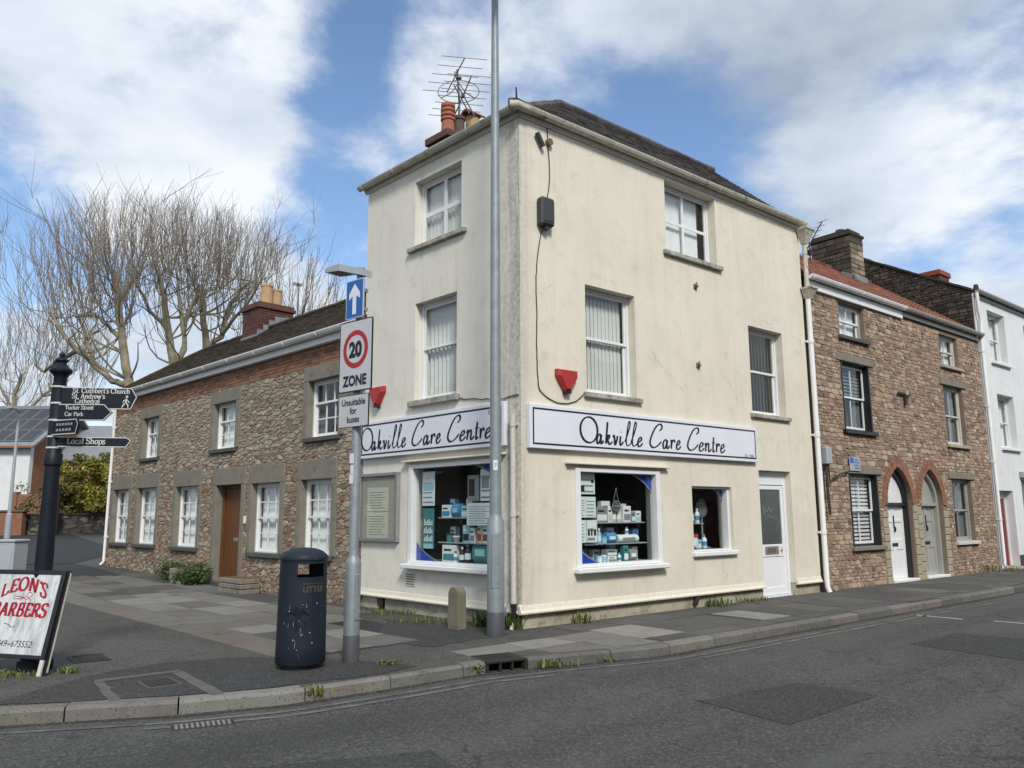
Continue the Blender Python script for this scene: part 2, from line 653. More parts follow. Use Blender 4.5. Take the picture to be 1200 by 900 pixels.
M = {}
M['stucco_r'] = stucco_mat('cream_render', (0.725, 0.672, 0.565), (0.66, 0.608, 0.50), (0.44, 0.41, 0.34), 'R')
M['stucco_l'] = stucco_mat('pale_render', (0.74, 0.71, 0.62), (0.68, 0.65, 0.565), (0.46, 0.44, 0.375), 'L')
M['plinth'] = surf('plinth_render', (0.50, 0.45, 0.34), (0.24, 0.22, 0.16), 0.9, 2.2, 70, 0.5, 0.01, 0.4, dirt=((0.10, 0.11, 0.07), 0.55, 0.75, 5, (1, 1, 2.2)))
M['ledge'] = surf('ledge_paint', (0.74, 0.69, 0.57), (0.66, 0.61, 0.50), 0.7, 2.5, 40, 0.2)
M['white_house'] = stucco_mat('white_render', (0.72, 0.74, 0.74), (0.66, 0.68, 0.68), (0.48, 0.49, 0.48))
M['white'] = surf('white_paint', (0.78, 0.79, 0.79), (0.70, 0.71, 0.70), 0.45, 3, 30, 0.05)
M['upvc'] = surf('white_plastic', (0.80, 0.81, 0.83), (0.74, 0.76, 0.78), 0.35, 2, 20, 0.02)
M['offwhite'] = surf('old_white_paint', (0.62, 0.61, 0.56), (0.50, 0.48, 0.42), 0.6, 5, 40, 0.15, dirt=((0.22, 0.2, 0.15), 0.58, 0.72, 9, (1, 1, 1)))
M['sill'] = surf('weathered_sill', (0.50, 0.48, 0.42), (0.20, 0.19, 0.16), 0.85, 5, 50, 0.5, 0.01, 0.4, dirt=((0.12, 0.11, 0.09), 0.54, 0.66, 14, (1, 1, 1)))
M['gutter'] = surf('cream_gutter', (0.58, 0.55, 0.46), (0.40, 0.38, 0.30), 0.5, 4, 30, 0.15, dirt=((0.10, 0.10, 0.07), 0.55, 0.7, 6, (1, 1, 1)))
M['gutter_w'] = surf('white_gutter', (0.80, 0.80, 0.78), (0.70, 0.70, 0.68), 0.45, 4, 30, 0.1)
M['gutter_g'] = surf('grey_gutter', (0.40, 0.39, 0.36), (0.30, 0.29, 0.26), 0.5, 4, 30, 0.1)
M['soffit'] = surf('fascia_paint', (0.62, 0.60, 0.54), (0.48, 0.46, 0.40), 0.6, 4, 30, 0.1)
M['slate'] = surf('slate_tiles', (0.115, 0.105, 0.097), (0.065, 0.06, 0.056), 0.75, 3, 60, 0.5, 0.006, tone=True, dirt=((0.15, 0.13, 0.09), 0.6, 0.75, 11, (1, 1, 1)))
M['mossroof'] = surf('mossy_tiles', (0.072, 0.052, 0.036), (0.038, 0.029, 0.02), 0.9, 3, 60, 0.6, 0.01, tone=True, dirt=((0.06, 0.062, 0.024), 0.52, 0.72, 3.5, (1, 1, 1)))
M['redroof'] = surf('red_pantiles', (0.25, 0.085, 0.05), (0.15, 0.055, 0.035), 0.85, 3, 50, 0.5, 0.006, tone=True, dirt=((0.10, 0.07, 0.05), 0.58, 0.72, 7, (1, 1, 1)))
M['stone'] = surf('rubble_stone', (1.0, 1.0, 1.0), (0.72, 0.70, 0.68), 0.92, 9, 70, 0.8, 0.008, tone=True)
M['mortar_l'] = surf('old_mortar', (0.235, 0.20, 0.155), (0.15, 0.127, 0.098), 0.95, 4, 60, 0.6, 0.008)
M['mortar_r'] = surf('buff_mortar', (0.27, 0.205, 0.155), (0.18, 0.135, 0.10), 0.95, 4, 60, 0.6, 0.008)
M['mortar_d'] = surf('sooty_mortar', (0.055, 0.05, 0.043), (0.035, 0.032, 0.028), 0.95, 4, 60, 0.6, 0.008)
M['dressed'] = surf('dressed_stone', (0.245, 0.222, 0.18), (0.175, 0.158, 0.128), 0.9, 3.5, 60, 0.5, 0.006, dirt=((0.10, 0.095, 0.075), 0.55, 0.75, 4, (1, 1, 1)))
M['palestone'] = surf('pale_dressed_stone', (0.42, 0.37, 0.28), (0.30, 0.26, 0.19), 0.9, 5, 60, 0.5, 0.006)
M['slatesill'] = surf('slate_sill', (0.10, 0.10, 0.095), (0.07, 0.07, 0.066), 0.8, 5, 60, 0.3)
M['brick'] = surf('fired_brick', (0.33, 0.165, 0.098), (0.225, 0.11, 0.066), 0.9, 9, 60, 0.5, 0.006, tone=True)
M['brickdark'] = surf('sooty_brick', (0.14, 0.062, 0.048), (0.085, 0.045, 0.038), 0.9, 9, 60, 0.5, 0.006, tone=True)
M['brickwall'] = brick_mat('brick_wall', ((0.33, 0.135, 0.07), (0.24, 0.10, 0.055)), (0.22, 0.17, 0.13))
M['terracotta'] = surf('terracotta', (0.40, 0.15, 0.085), (0.28, 0.10, 0.06), 0.85, 6, 40, 0.3)
M['buffpot'] = surf('buff_clay', (0.50, 0.34, 0.18), (0.38, 0.25, 0.13), 0.85, 6, 40, 0.3)
M['darkpot'] = surf('sooted_clay', (0.13, 0.11, 0.09), (0.07, 0.06, 0.055), 0.9, 6, 40, 0.3)
M['oak'] = surf('stained_oak', (0.165, 0.066, 0.02), (0.085, 0.033, 0.011), 0.5, 5, 40, 0.3, 0.004, stretch=(9, 9, 0.6))
M['black'] = surf('black_paint', (0.018, 0.019, 0.022), (0.012, 0.012, 0.014), 0.4, 4, 40, 0.1)
M['navy'] = surf('dark_blue_iron', (0.010, 0.013, 0.022), (0.007, 0.009, 0.015), 0.5, 5, 60, 0.1, spec=0.25)
M['binblue'] = surf('bin_plastic', (0.017, 0.023, 0.036), (0.011, 0.016, 0.026), 0.55, 3, 90, 0.25, 0.003, spec=0.25, dirt=((0.10, 0.115, 0.13), 0.62, 0.8, 13, (1, 1, 0.5)))
M['galv'] = surf('galvanised_steel', (0.30, 0.335, 0.35), (0.20, 0.23, 0.245), 0.55, 7, 35, 0.1, metal=0.35, dirt=((0.42, 0.44, 0.44), 0.58, 0.72, 26, (1, 1, 0.6)))
M['galvdark'] = surf('grey_base_paint', (0.075, 0.08, 0.09), (0.05, 0.054, 0.062), 0.6, 6, 40, 0.15)
M['alu'] = surf('dull_aluminium', (0.45, 0.45, 0.44), (0.36, 0.36, 0.35), 0.4, 6, 40, 0.05, metal=0.7)
M['antenna'] = surf('antenna_metal', (0.16, 0.16, 0.165), (0.09, 0.09, 0.095), 0.5, 6, 40, 0.05, metal=0.4)
M['cable'] = surf('black_cable', (0.03, 0.028, 0.025), (0.05, 0.045, 0.04), 0.6, 6, 40, 0.05)
M['redplastic'] = surf('red_plastic', (0.44, 0.035, 0.03), (0.34, 0.03, 0.028), 0.45, 4, 40, 0.05)
M['greybox'] = surf('grey_plastic', (0.05, 0.053, 0.058), (0.035, 0.037, 0.04), 0.5, 4, 40, 0.1)
M['signwhite'] = surf('sign_white', (0.74, 0.76, 0.82), (0.69, 0.71, 0.78), 0.35, 1.5, 30, 0.02)
M['signgrey'] = surf('sign_face', (0.55, 0.56, 0.58), (0.48, 0.49, 0.51), 0.4, 3, 30, 0.03)
M['signred'] = surf('sign_red', (0.42, 0.02, 0.03), (0.36, 0.02, 0.03), 0.4, 3, 30, 0.02)
M['signblue'] = surf('sign_blue', (0.015, 0.12, 0.42), (0.014, 0.10, 0.36), 0.4, 3, 30, 0.02)
M['ink'] = surf('black_ink', (0.012, 0.012, 0.014), (0.016, 0.016, 0.018), 0.5, 3, 30, 0.0)
M['letter'] = surf('silver_lettering', (0.62, 0.62, 0.60), (0.50, 0.50, 0.48), 0.5, 6, 30, 0.0)
M['gold'] = surf('worn_gold_lettering', (0.15, 0.105, 0.05), (0.025, 0.027, 0.032), 0.5, 20, 60, 0.0)
M['crimson'] = surf('crimson_paint', (0.36, 0.012, 0.035), (0.30, 0.012, 0.03), 0.6, 12, 50, 0.0)
M['boardface'] = surf('stained_white_board', (0.66, 0.68, 0.68), (0.52, 0.54, 0.53), 0.6, 3, 40, 0.1, stretch=(4, 4, 0.8), dirt=((0.16, 0.19, 0.18), 0.46, 0.72, 1.6, (6, 6, 1.0)))
M['winblue'] = surf('window_vinyl', (0.012, 0.055, 0.42), (0.012, 0.05, 0.36), 0.35, 3, 30, 0.0)
M['paper'] = surf('printed_paper', (0.74, 0.82, 0.82), (0.66, 0.74, 0.75), 0.7, 6, 60, 0.0)
M['paperyellow'] = surf('yellowed_paper', (0.66, 0.64, 0.50), (0.58, 0.56, 0.43), 0.7, 6, 60, 0.0)
M['print'] = surf('faded_print', (0.16, 0.20, 0.22), (0.24, 0.28, 0.30), 0.7, 6, 60, 0.0)
M['blind'] = surf('blind_fabric', (0.74, 0.74, 0.71), (0.66, 0.66, 0.63), 0.9, 4, 60, 0.1)
M['net'] = surf('net_curtain', (0.86, 0.87, 0.87), (0.78, 0.79, 0.80), 0.9, 4, 60, 0.1, stretch=(8, 8, 0.5))
M['curtain'] = surf('grey_curtain', (0.20, 0.21, 0.22), (0.12, 0.13, 0.14), 0.9, 4, 60, 0.1, stretch=(8, 8, 0.5))
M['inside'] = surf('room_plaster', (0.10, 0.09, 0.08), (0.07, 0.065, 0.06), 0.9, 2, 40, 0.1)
M['shelf'] = surf('glass_edge_shelf', (0.34, 0.40, 0.41), (0.28, 0.33, 0.34), 0.4, 3, 40, 0.0)
M['glass'] = glass_mat('window_glass')
M['frost'] = surf('frosted_glass', (0.085, 0.095, 0.095), (0.06, 0.07, 0.07), 0.18, 1.5, 20, 0.05, spec=0.6, stretch=(1, 1, 0.6))
M['road'] = asphalt_mat('road_asphalt', (0.054, 0.053, 0.051), (0.135, 0.132, 0.125), (0.074, 0.073, 0.070), True)
M['pave'] = asphalt_mat('footway_asphalt', (0.066, 0.063, 0.058), (0.118, 0.112, 0.105), (0.096, 0.091, 0.084))
M['freshtar'] = asphalt_mat('fresh_asphalt', (0.028, 0.029, 0.031), (0.06, 0.061, 0.063), (0.034, 0.035, 0.038))
M['patch'] = asphalt_mat('patch_asphalt', (0.038, 0.038, 0.038), (0.085, 0.085, 0.083), (0.052, 0.052, 0.051))
M['slab'] = surf('paving_slab', (1.0, 1.0, 1.0), (0.72, 0.71, 0.69), 0.85, 2.5, 90, 0.5, 0.004, tone=True, dirt=((0.06, 0.058, 0.052), 0.58, 0.82, 2.6, (1, 1, 1)))
M['kerb'] = surf('kerb_granite', (1.0, 1.0, 1.0), (0.66, 0.65, 0.62), 0.85, 4, 70, 0.6, 0.006, tone=True, speck=((0.5, 0.49, 0.46), 70, 0.93), dirt=((0.06, 0.065, 0.045), 0.6, 0.76, 4, (1, 1, 1)))
M['iron'] = surf('cast_iron', (0.05, 0.048, 0.046), (0.035, 0.034, 0.033), 0.6, 5, 60, 0.3, metal=0.5)
M['worniron'] = surf('polished_iron', (0.36, 0.34, 0.30), (0.22, 0.21, 0.19), 0.5, 8, 60, 0.3, metal=0.5)
M['concrete'] = surf('old_concrete', (0.125, 0.12, 0.11), (0.08, 0.077, 0.07), 0.9, 4, 70, 0.4)
M['concrete2'] = surf('noticeboard_felt', (0.42, 0.40, 0.34), (0.36, 0.34, 0.29), 0.9, 4, 70, 0.1)
M['dirt'] = surf('gutter_earth', (0.050, 0.044, 0.034), (0.028, 0.026, 0.02), 0.95, 14, 90, 0.9, 0.012, speck=((0.13, 0.12, 0.10), 60, 0.93))
M['wornline'] = surf('worn_road_paint', (0.16, 0.158, 0.15), (0.075, 0.076, 0.076), 0.8, 5, 120, 0.3, amount=0.25)
M['whiteline'] = surf('road_paint', (0.42, 0.42, 0.41), (0.2, 0.2, 0.2), 0.8, 8, 120, 0.3, amount=0.3)
M['bollard'] = surf('mossy_stone', (0.22, 0.205, 0.155), (0.12, 0.115, 0.075), 0.95, 5, 60, 0.7, 0.008, dirt=((0.10, 0.115, 0.05), 0.55, 0.7, 7, (1, 1, 1)))
M['bark'] = surf('plane_bark', (0.34, 0.30, 0.21), (0.17, 0.145, 0.10), 0.95, 2.2, 30, 0.5, 0.02, amount=0.3)
M['twig'] = surf('twig_bark', (0.25, 0.215, 0.18), (0.175, 0.15, 0.125), 0.95, 3, 30, 0.2)
M['leaf'] = leaf_mat('shrub_leaf', (0.065, 0.115, 0.028), (0.035, 0.068, 0.016))
M['leafy'] = leaf_mat('spring_leaf', (0.30, 0.27, 0.055), (0.20, 0.20, 0.04))
M['weed'] = leaf_mat('weed_leaf', (0.11, 0.15, 0.04), (0.07, 0.10, 0.03))
M['moss'] = surf('moss', (0.075, 0.09, 0.028), (0.045, 0.055, 0.02), 0.95, 20, 90, 0.8, 0.01)
M['solar'] = surf('solar_cell', (0.022, 0.025, 0.034), (0.016, 0.018, 0.024), 0.25, 2, 20, 0.0)
M['reddoor'] = surf('maroon_paint', (0.19, 0.012, 0.028), (0.15, 0.01, 0.024), 0.4, 3, 30, 0.05)
M['greydoor'] = surf('grey_paint', (0.36, 0.36, 0.33), (0.31, 0.31, 0.285), 0.45, 3, 30, 0.05)
M['lead'] = surf('lead_flashing', (0.25, 0.265, 0.29), (0.17, 0.18, 0.20), 0.6, 5, 40, 0.2)
M['cabinet'] = surf('pale_grey_steel', (0.38, 0.41, 0.43), (0.32, 0.35, 0.37), 0.5, 4, 40, 0.05)
for nm, c in (('pk_white', (0.80, 0.84, 0.84)), ('pk_aqua', (0.34, 0.62, 0.70)), ('pk_blue', (0.08, 0.28, 0.58)), ('pk_cream', (0.66, 0.60, 0.46)),
              ('pk_teal', (0.05, 0.24, 0.26)), ('pk_grey', (0.26, 0.28, 0.29)), ('pk_red', (0.40, 0.06, 0.05)), ('pk_dark', (0.03, 0.03, 0.035)), ('pk_brown', (0.16, 0.11, 0.06))):
    M[nm] = surf(nm, c, tuple(x * 0.85 for x in c), 0.45, 6, 40, 0.0)

# ------------------------------------------------------------------ building helpers
def wall_cells(mb, x0, x1, z0, z1, holes, y0, y1, mi=0):
    """A wall slab in x,z from y0 (front) to y1 with rectangular openings (xa, xb, za, zb)."""
    xs = sorted({x0, x1, *[h[0] for h in holes], *[h[1] for h in holes]})
    zs = sorted({z0, z1, *[h[2] for h in holes], *[h[3] for h in holes]})
    xs = [x for x in xs if x0 <= x <= x1]
    zs = [z for z in zs if z0 <= z <= z1]

    def solid(i, k):
        if i < 0 or k < 0 or i >= len(xs) - 1 or k >= len(zs) - 1:
            return False
        cx, cz = (xs[i] + xs[i + 1]) / 2, (zs[k] + zs[k + 1]) / 2
        return not any(h[0] < cx < h[1] and h[2] < cz < h[3] for h in holes)

    vid = {}
    vs, fs = [], []

    def V(i, j, k):
        if (i, j, k) not in vid:
            vid[(i, j, k)] = len(vs)
            vs.append((xs[i], (y0, y1)[j], zs[k]))
        return vid[(i, j, k)]

    for i in range(len(xs) - 1):
        for k in range(len(zs) - 1):
            if not solid(i, k):
                continue
            fs.append((V(i, 0, k), V(i + 1, 0, k), V(i + 1, 0, k + 1), V(i, 0, k + 1)))
            fs.append((V(i, 1, k), V(i, 1, k + 1), V(i + 1, 1, k + 1), V(i + 1, 1, k)))
            if not solid(i - 1, k):
                fs.append((V(i, 0, k), V(i, 0, k + 1), V(i, 1, k + 1), V(i, 1, k)))
            if not solid(i + 1, k):
                fs.append((V(i + 1, 0, k), V(i + 1, 1, k), V(i + 1, 1, k + 1), V(i + 1, 0, k + 1)))
            if not solid(i, k - 1):
                fs.append((V(i, 0, k), V(i, 1, k), V(i + 1, 1, k), V(i + 1, 0, k)))
            if not solid(i, k + 1):
                fs.append((V(i, 0, k + 1), V(i + 1, 0, k + 1), V(i + 1, 1, k + 1), V(i, 1, k + 1)))
    mb.add(vs, fs, mi)


def half_clip(poly, nx, nz, d):
    """Keep the side of the polygon where nx*x + nz*z <= d."""
    o = []
    n = len(poly)
    for i in range(n):
        a, b = poly[i], poly[(i + 1) % n]
        da, db = nx * a[0] + nz * a[1] - d, nx * b[0] + nz * b[1] - d
        if da <= 0:
            o.append(a)
        if (da < 0 < db) or (db < 0 < da):
            t = da / (da - db)
            o.append((a[0] + (b[0] - a[0]) * t, a[1] + (b[1] - a[1]) * t))
    return o


def poly_area(p):
    return 0.5 * sum(p[i][0] * p[(i + 1) % len(p)][1] - p[(i + 1) % len(p)][0] * p[i][1] for i in range(len(p)))


def centroid(p):
    return (sum(a[0] for a in p) / len(p), sum(a[1] for a in p) / len(p))


def rubble_cells(x0, x1, z0, z1, holes, cw, ch, rg, jit=0.42, wvar=0.5, skip=None):
    """Irregular stones filling a wall: weighted cells on a jittered, staggered grid, clipped to the wall and its openings."""
    k = ch / cw
    sites = []
    nr = int((z1 - z0) / ch) + 3
    nc = int((x1 - x0) / cw) + 3
    grid = {}
    for j in range(-1, nr):
        off = 0.5 * (j % 2) + rg.uniform(-0.2, 0.2)
        for i in range(-1, nc):
            sx = x0 + (i + 0.5 + off + rg.uniform(-jit, jit)) * cw
            sz = z0 + (j + 0.5 + rg.uniform(-jit, jit) * 0.9) * ch
            grid[(i, j)] = (sx * k, sz, rg.uniform(-wvar, wvar) * ch * ch)
    out = []
    for (i, j), (px, pz, w) in grid.items():
        if not (x0 * k - ch < px < x1 * k + ch and z0 - ch < pz < z1 + ch):
            continue
        poly = [(px - 2.2 * ch, pz - 2.2 * ch), (px + 2.2 * ch, pz - 2.2 * ch), (px + 2.2 * ch, pz + 2.2 * ch), (px - 2.2 * ch, pz + 2.2 * ch)]
        for dj in (-2, -1, 0, 1, 2):
            for di in (-2, -1, 0, 1, 2):
                q = grid.get((i + di, j + dj))
                if q is None or (di == 0 and dj == 0):
                    continue
                ex, ez = q[0] - px, q[1] - pz
                dd = ex * ex + ez * ez
                if dd < 1e-8:
                    continue
                t = 0.5 + (w - q[2]) / (2 * dd)
                t = max(0.15, min(0.85, t))
                poly = half_clip(poly, ex, ez, ex * (px + ex * t) + ez * (pz + ez * t))
                if len(poly) < 3:
                    break
            if len(poly) < 3:
                break
        if len(poly) < 3:
            continue
        poly = [(x / k, z) for x, z in poly]
        for nx, nz, d in ((1, 0, x1), (-1, 0, -x0), (0, 1, z1), (0, -1, -z0)):
            poly = half_clip(poly, nx, nz, d)
            if len(poly) < 3:
                break
        if len(poly) < 3:
            continue
        c = centroid(poly)
        dead = False
        for h in holes:
            if not any(h[0] < x < h[1] and h[2] < z < h[3] for x, z in poly + [c]):
                continue
            opts = [(h[0] - c[0], (1, 0, h[0])), (c[0] - h[1], (-1, 0, -h[1])), (h[2] - c[1], (0, 1, h[2])), (c[1] - h[3], (0, -1, -h[3]))]
            best = max(opts, key=lambda t: t[0])
            if best[0] < -0.02:
                dead = True
                break
            poly = half_clip(poly, *best[1])
            if len(poly) < 3:
                dead = True
                break
        if dead or len(poly) < 3:
            continue
        c = centroid(poly)
        if skip and skip(*c):
            continue
        if abs(poly_area(poly)) < cw * ch * 0.08:
            continue
        out.append(poly)
    return out


def coursed_cells(x0, x1, z0, z1, holes, hlo, hhi, wlo, whi, rg, skip=None, wob=0.016):
    """Roughly coursed rubble: rows of uneven height that wander, stones of mixed length, now and then two thin ones in place of one."""
    lines = [z0]
    while lines[-1] < z1 - hlo:
        lines.append(min(z1, lines[-1] + rg.uniform(hlo, hhi)))
    if lines[-1] < z1:
        lines[-1] = z1
    ph = [rg.uniform(0, 100) for _ in lines]

    def zz(i, x):
        if i == 0 or i == len(lines) - 1:
            return lines[i]
        return lines[i] + wob * (noise.noise(Vector((x * 1.3, ph[i], 0))) * 1.6 + noise.noise(Vector((x * 5, ph[i], 4))) * .9)
    out = []

    def put(poly):
        for h in holes:
            c = centroid(poly)
            if not any(h[0] < x < h[1] and h[2] < z < h[3] for x, z in poly + [c]):
                continue
            opts = [(h[0] - c[0], (1, 0, h[0])), (c[0] - h[1], (-1, 0, -h[1])), (h[2] - c[1], (0, 1, h[2])), (c[1] - h[3], (0, -1, -h[3]))]
            best = max(opts, key=lambda t: t[0])
            if best[0] < -0.03:
                return
            poly = half_clip(poly, *best[1])
            if len(poly) < 3:
                return
        if abs(poly_area(poly)) < 0.0016 or (skip and skip(*centroid(poly))):
            return
        out.append(poly)
    for i in range(len(lines) - 1):
        hgt = lines[i + 1] - lines[i]
        x = x0
        tilt = rg.uniform(-.02, .02)
        while x < x1 - 0.02:
            e = x + min(whi, max(wlo, rg.gauss(1.9, .75) * hgt))
            if x1 - e < wlo:
                e = x1
            t2 = rg.uniform(-.022, .022) if e < x1 else 0
            b0, b1, c0, c1 = (x - tilt, zz(i, x)), (e - t2, zz(i, e)), (e + t2, zz(i + 1, e)), (x + tilt, zz(i + 1, x))
            mx = (x + e) / 2 + rg.uniform(-.2, .2) * (e - x)
            mb_, mt_ = (mx, zz(i, mx) + rg.uniform(-.006, .006)), (mx + rg.uniform(-.03, .03), zz(i + 1, mx) + rg.uniform(-.006, .006))
            if rg.random() < .18 and hgt > .085:
                f = rg.uniform(.4, .6)
                l, r_ = (x, b0[1] + (c0[1] if False else c1[1] - b0[1]) * f), (e, b1[1] + (c0[1] - b1[1]) * f)
                put([b0, mb_, b1, r_, l])
                put([l, r_, c0, mt_, c1])
            else:
                put([b0, mb_, b1, c0, mt_, c1])
            x, tilt = e, t2
    return out


def stone_geo(mb, poly, joint, proud, col, rg):
    c = centroid(poly)
    size = math.sqrt(abs(poly_area(poly)))
    s0 = max(0.5, 1 - 1.6 * joint / size)
    p0 = chaikin([(c[0] + (x - c[0]) * s0, c[1] + (z - c[1]) * s0) for x, z in poly], 0.28)
    n = len(p0)
    s1 = max(0.5, 1 - rg.uniform(0.008, 0.02) / size)
    tx, tz = rg.uniform(-0.08, 0.08), rg.uniform(-0.08, 0.08)
    vs = [(x, 0.006, z) for x, z in p0]
    vs += [(c[0] + (x - c[0]) * s1, -proud + tx * (x - c[0]) + tz * (z - c[1]), c[1] + (z - c[1]) * s1) for x, z in p0]
    fs = [(i, (i + 1) % n, n + (i + 1) % n, n + i) for i in range(n)] + [tuple(range(n, 2 * n))]
    mb.add(vs, fs, 0, col)


def stones_on(wall, polys, world, mat, pal, rg, joint=0.012, proud=(0.012, 0.035), top=300, name='stone', facing=None, F=None):
    """The stones of one wall: the `top` largest as seen from the street stand singly, the rest as one mass."""
    def size(p):
        c = centroid(p)
        P = world @ Vector((c[0], 0, c[1]))
        return abs(poly_area(p)) / (P - CAM).length_squared
    order = sorted(polys, key=size, reverse=True)
    rest = MB(F)
    for i, p in enumerate(order):
        col = pal(centroid(p), rg)
        pr_ = rg.uniform(*proud)
        if i < top:
            one = MB(F)
            stone_geo(one, p, joint, pr_, col, rg)
            one.build(name, mat, wall, fix=False)
        else:
            stone_geo(rest, p, joint, pr_, col, rg)
    if rest.f:
        rest.build('rubble_infill', mat, wall, kind='stuff', fix=False)


def pick(cols, rg, var=0.14):
    c = rg.choice(cols)
    k = 1 + rg.uniform(-var, var)
    return tuple(min(1.0, x * k * (1 + rg.uniform(-0.04, 0.04))) for x in c)


def sash_window(root, F, x0, x1, z0, z1, y=0.12, frame=0.05, mat='white', cols=2, rows=(1, 1), split=0.5, meeting=0.045, bar=0.022,
                sill=None, name='window', behind=None, label=None, frame_mat=None, single=False, stile=0.045):
    """Frame, two sashes with glazing bars, a pane of glass for every light, sill; x0..z1 is the opening. Returns the window part."""
    mt = M[mat]
    fm = M[frame_mat] if frame_mat else mt
    fr = MB(F)
    f = frame
    fr.box(x0 + .002, x0 + f, y, y + 0.10, z0 + .002, z1 - .002, c=0.004)
    fr.box(x1 - f, x1 - .002, y, y + 0.10, z0 + .002, z1 - .002, c=0.004)
    fr.box(x0 + f, x1 - f, y + .001, y + 0.099, z1 - f, z1 - .002, c=0.004)
    fr.box(x0 + f, x1 - f, y + .001, y + 0.099, z0 + .002, z0 + f * 0.9, c=0.004)
    w = fr.build(name, fm, root, label=label)
    ix0, ix1, iz0, iz1 = x0 + f, x1 - f, z0 + f * 0.9, z1 - f
    zm = iz0 + (iz1 - iz0) * split
    parts = [('upper_sash', zm - meeting / 2, iz1, y + 0.022, rows[0])]
    if not single:
        parts.append(('lower_sash', iz0, zm + meeting / 2, y + 0.055, rows[1]))
    else:
        parts = [('sash', iz0, iz1, y + 0.022, rows[0])]
    s = stile
    for nm, a, b, yy, nr in parts:
        sb = MB(F)
        lo = meeting if nm == 'upper_sash' else s * 1.3
        hi = meeting if nm == 'lower_sash' else s
        sb.box(ix0 + .001, ix0 + s, yy, yy + 0.032, a, b, c=0.003)
        sb.box(ix1 - s, ix1 - .001, yy, yy + 0.032, a, b, c=0.003)
        sb.box(ix0 + s, ix1 - s, yy + .001, yy + 0.031, a, a + lo, c=0.003)
        sb.box(ix0 + s, ix1 - s, yy + .001, yy + 0.031, b - hi, b - .001, c=0.003)
        gx0, gx1, gz0, gz1 = ix0 + s, ix1 - s, a + lo, b - hi
        dx, dz = (gx1 - gx0) / cols, (gz1 - gz0) / nr
        for i in range(1, cols):
            sb.box(gx0 + i * dx - bar / 2, gx0 + i * dx + bar / 2, yy + .004, yy + 0.026, gz0, gz1)
        for k in range(1, nr):
            for i in range(cols):
                sb.box(gx0 + i * dx + (bar / 2 if i else 0), gx0 + (i + 1) * dx - (bar / 2 if i < cols - 1 else 0), yy + .006, yy + 0.025, gz0 + k * dz - bar / 2, gz0 + k * dz + bar / 2)
        sb.build(nm, mt, w)
        for i in range(cols):
            for k in range(nr):
                g = MB(F)
                g.box(gx0 + i * dx, gx0 + (i + 1) * dx, yy + 0.014, yy + 0.017, gz0 + k * dz, gz0 + (k + 1) * dz)
                g.build('glass_pane', M['glass'], w)
    if sill:
        over, out, th, smat = sill
        sm = MB(F)
        sm.box(x0 - over, x1 + over, -out, y + 0.02, z0 - th, z0 + .001, c=0.008)
        sm.build('sill', M[smat], w)
    if behind:
        behind(w, F, ix0 - .03, ix1 + .03, iz0, iz1, y + 0.125)
    return w


def vblind(gap=0.5, ang=0.35, mat='blind', step=0.10, x_from=0.0, x_to=1.0, z_from=0.0):
    def f(w, F, x0, x1, z0, z1, y):
        b = MB(F)
        xa, xb = x0 + (x1 - x0) * x_from, x0 + (x1 - x0) * x_to
        n = max(1, int((xb - xa) / step))
        for i in range(n):
            cx = xa + (i + 0.5) * step
            hw = step * gap
            a = ang + rng.uniform(-0.05, 0.05)
            ca, sa = math.cos(a) * hw, math.sin(a) * hw
            b.add([(cx - ca, y - sa, z0 + (z1 - z0) * z_from), (cx + ca, y + sa, z0 + (z1 - z0) * z_from), (cx + ca, y + sa, z1), (cx - ca, y - sa, z1),
                   (cx - ca, y - sa + .003, z0 + (z1 - z0) * z_from), (cx + ca, y + sa + .003, z0 + (z1 - z0) * z_from), (cx + ca, y + sa + .003, z1), (cx - ca, y - sa + .003, z1)],
                  [(0, 1, 2, 3), (7, 6, 5, 4), (0, 4, 5, 1), (1, 5, 6, 2), (2, 6, 7, 3), (3, 7, 4, 0)])
        b.build('vertical_blind', M[mat], w)
    return f


def curtains(mat='curtain', cover=0.33, amp=0.03, waves=5, both=True, z_from=0.0):
    def f(w, F, x0, x1, z0, z1, y):
        spans = [(x0, x0 + (x1 - x0) * cover)]
        if both:
            spans.append((x1 - (x1 - x0) * cover, x1))
        zb = z0 + (z1 - z0) * z_from
        for a, b_ in spans:
            c = MB(F)
            n = 24
            top = [(a + (b_ - a) * i / n, y + 0.03 + amp * math.sin(i / n * waves * 2 * math.pi + a * 3) + rng.uniform(-.004, .004)) for i in range(n + 1)]
            vs = [(x, yy, zb) for x, yy in top] + [(x, yy, z1) for x, yy in top]
            vs += [(x, yy + .004, zb) for x, yy in top] + [(x, yy + .004, z1) for x, yy in top]
            k = n + 1
            fs = [(i, i + 1, k + i + 1, k + i) for i in range(n)] + [(2 * k + i, 3 * k + i, 3 * k + i + 1, 2 * k + i + 1) for i in range(n)]
            c.add(vs, fs)
            c.build('curtain', M[mat], w, smooth=True, fix=False)
    return f


def hblind(mat='white', pitch=0.07, z_from=0.0, tilt=0.5):
    def f(w, F, x0, x1, z0, z1, y):
        b = MB(F)
        z = z0 + (z1 - z0) * z_from
        while z < z1 - pitch:
            h = pitch * 0.5
            b.box(x0 + .01, x1 - .01, y, y + 0.02, z, z + pitch * tilt)
            z += pitch
        b.build('slatted_blind', M[mat], w)
    return f


def several(*fs):
    def f(*a):
        for g in fs:
            g(*a)
    return f


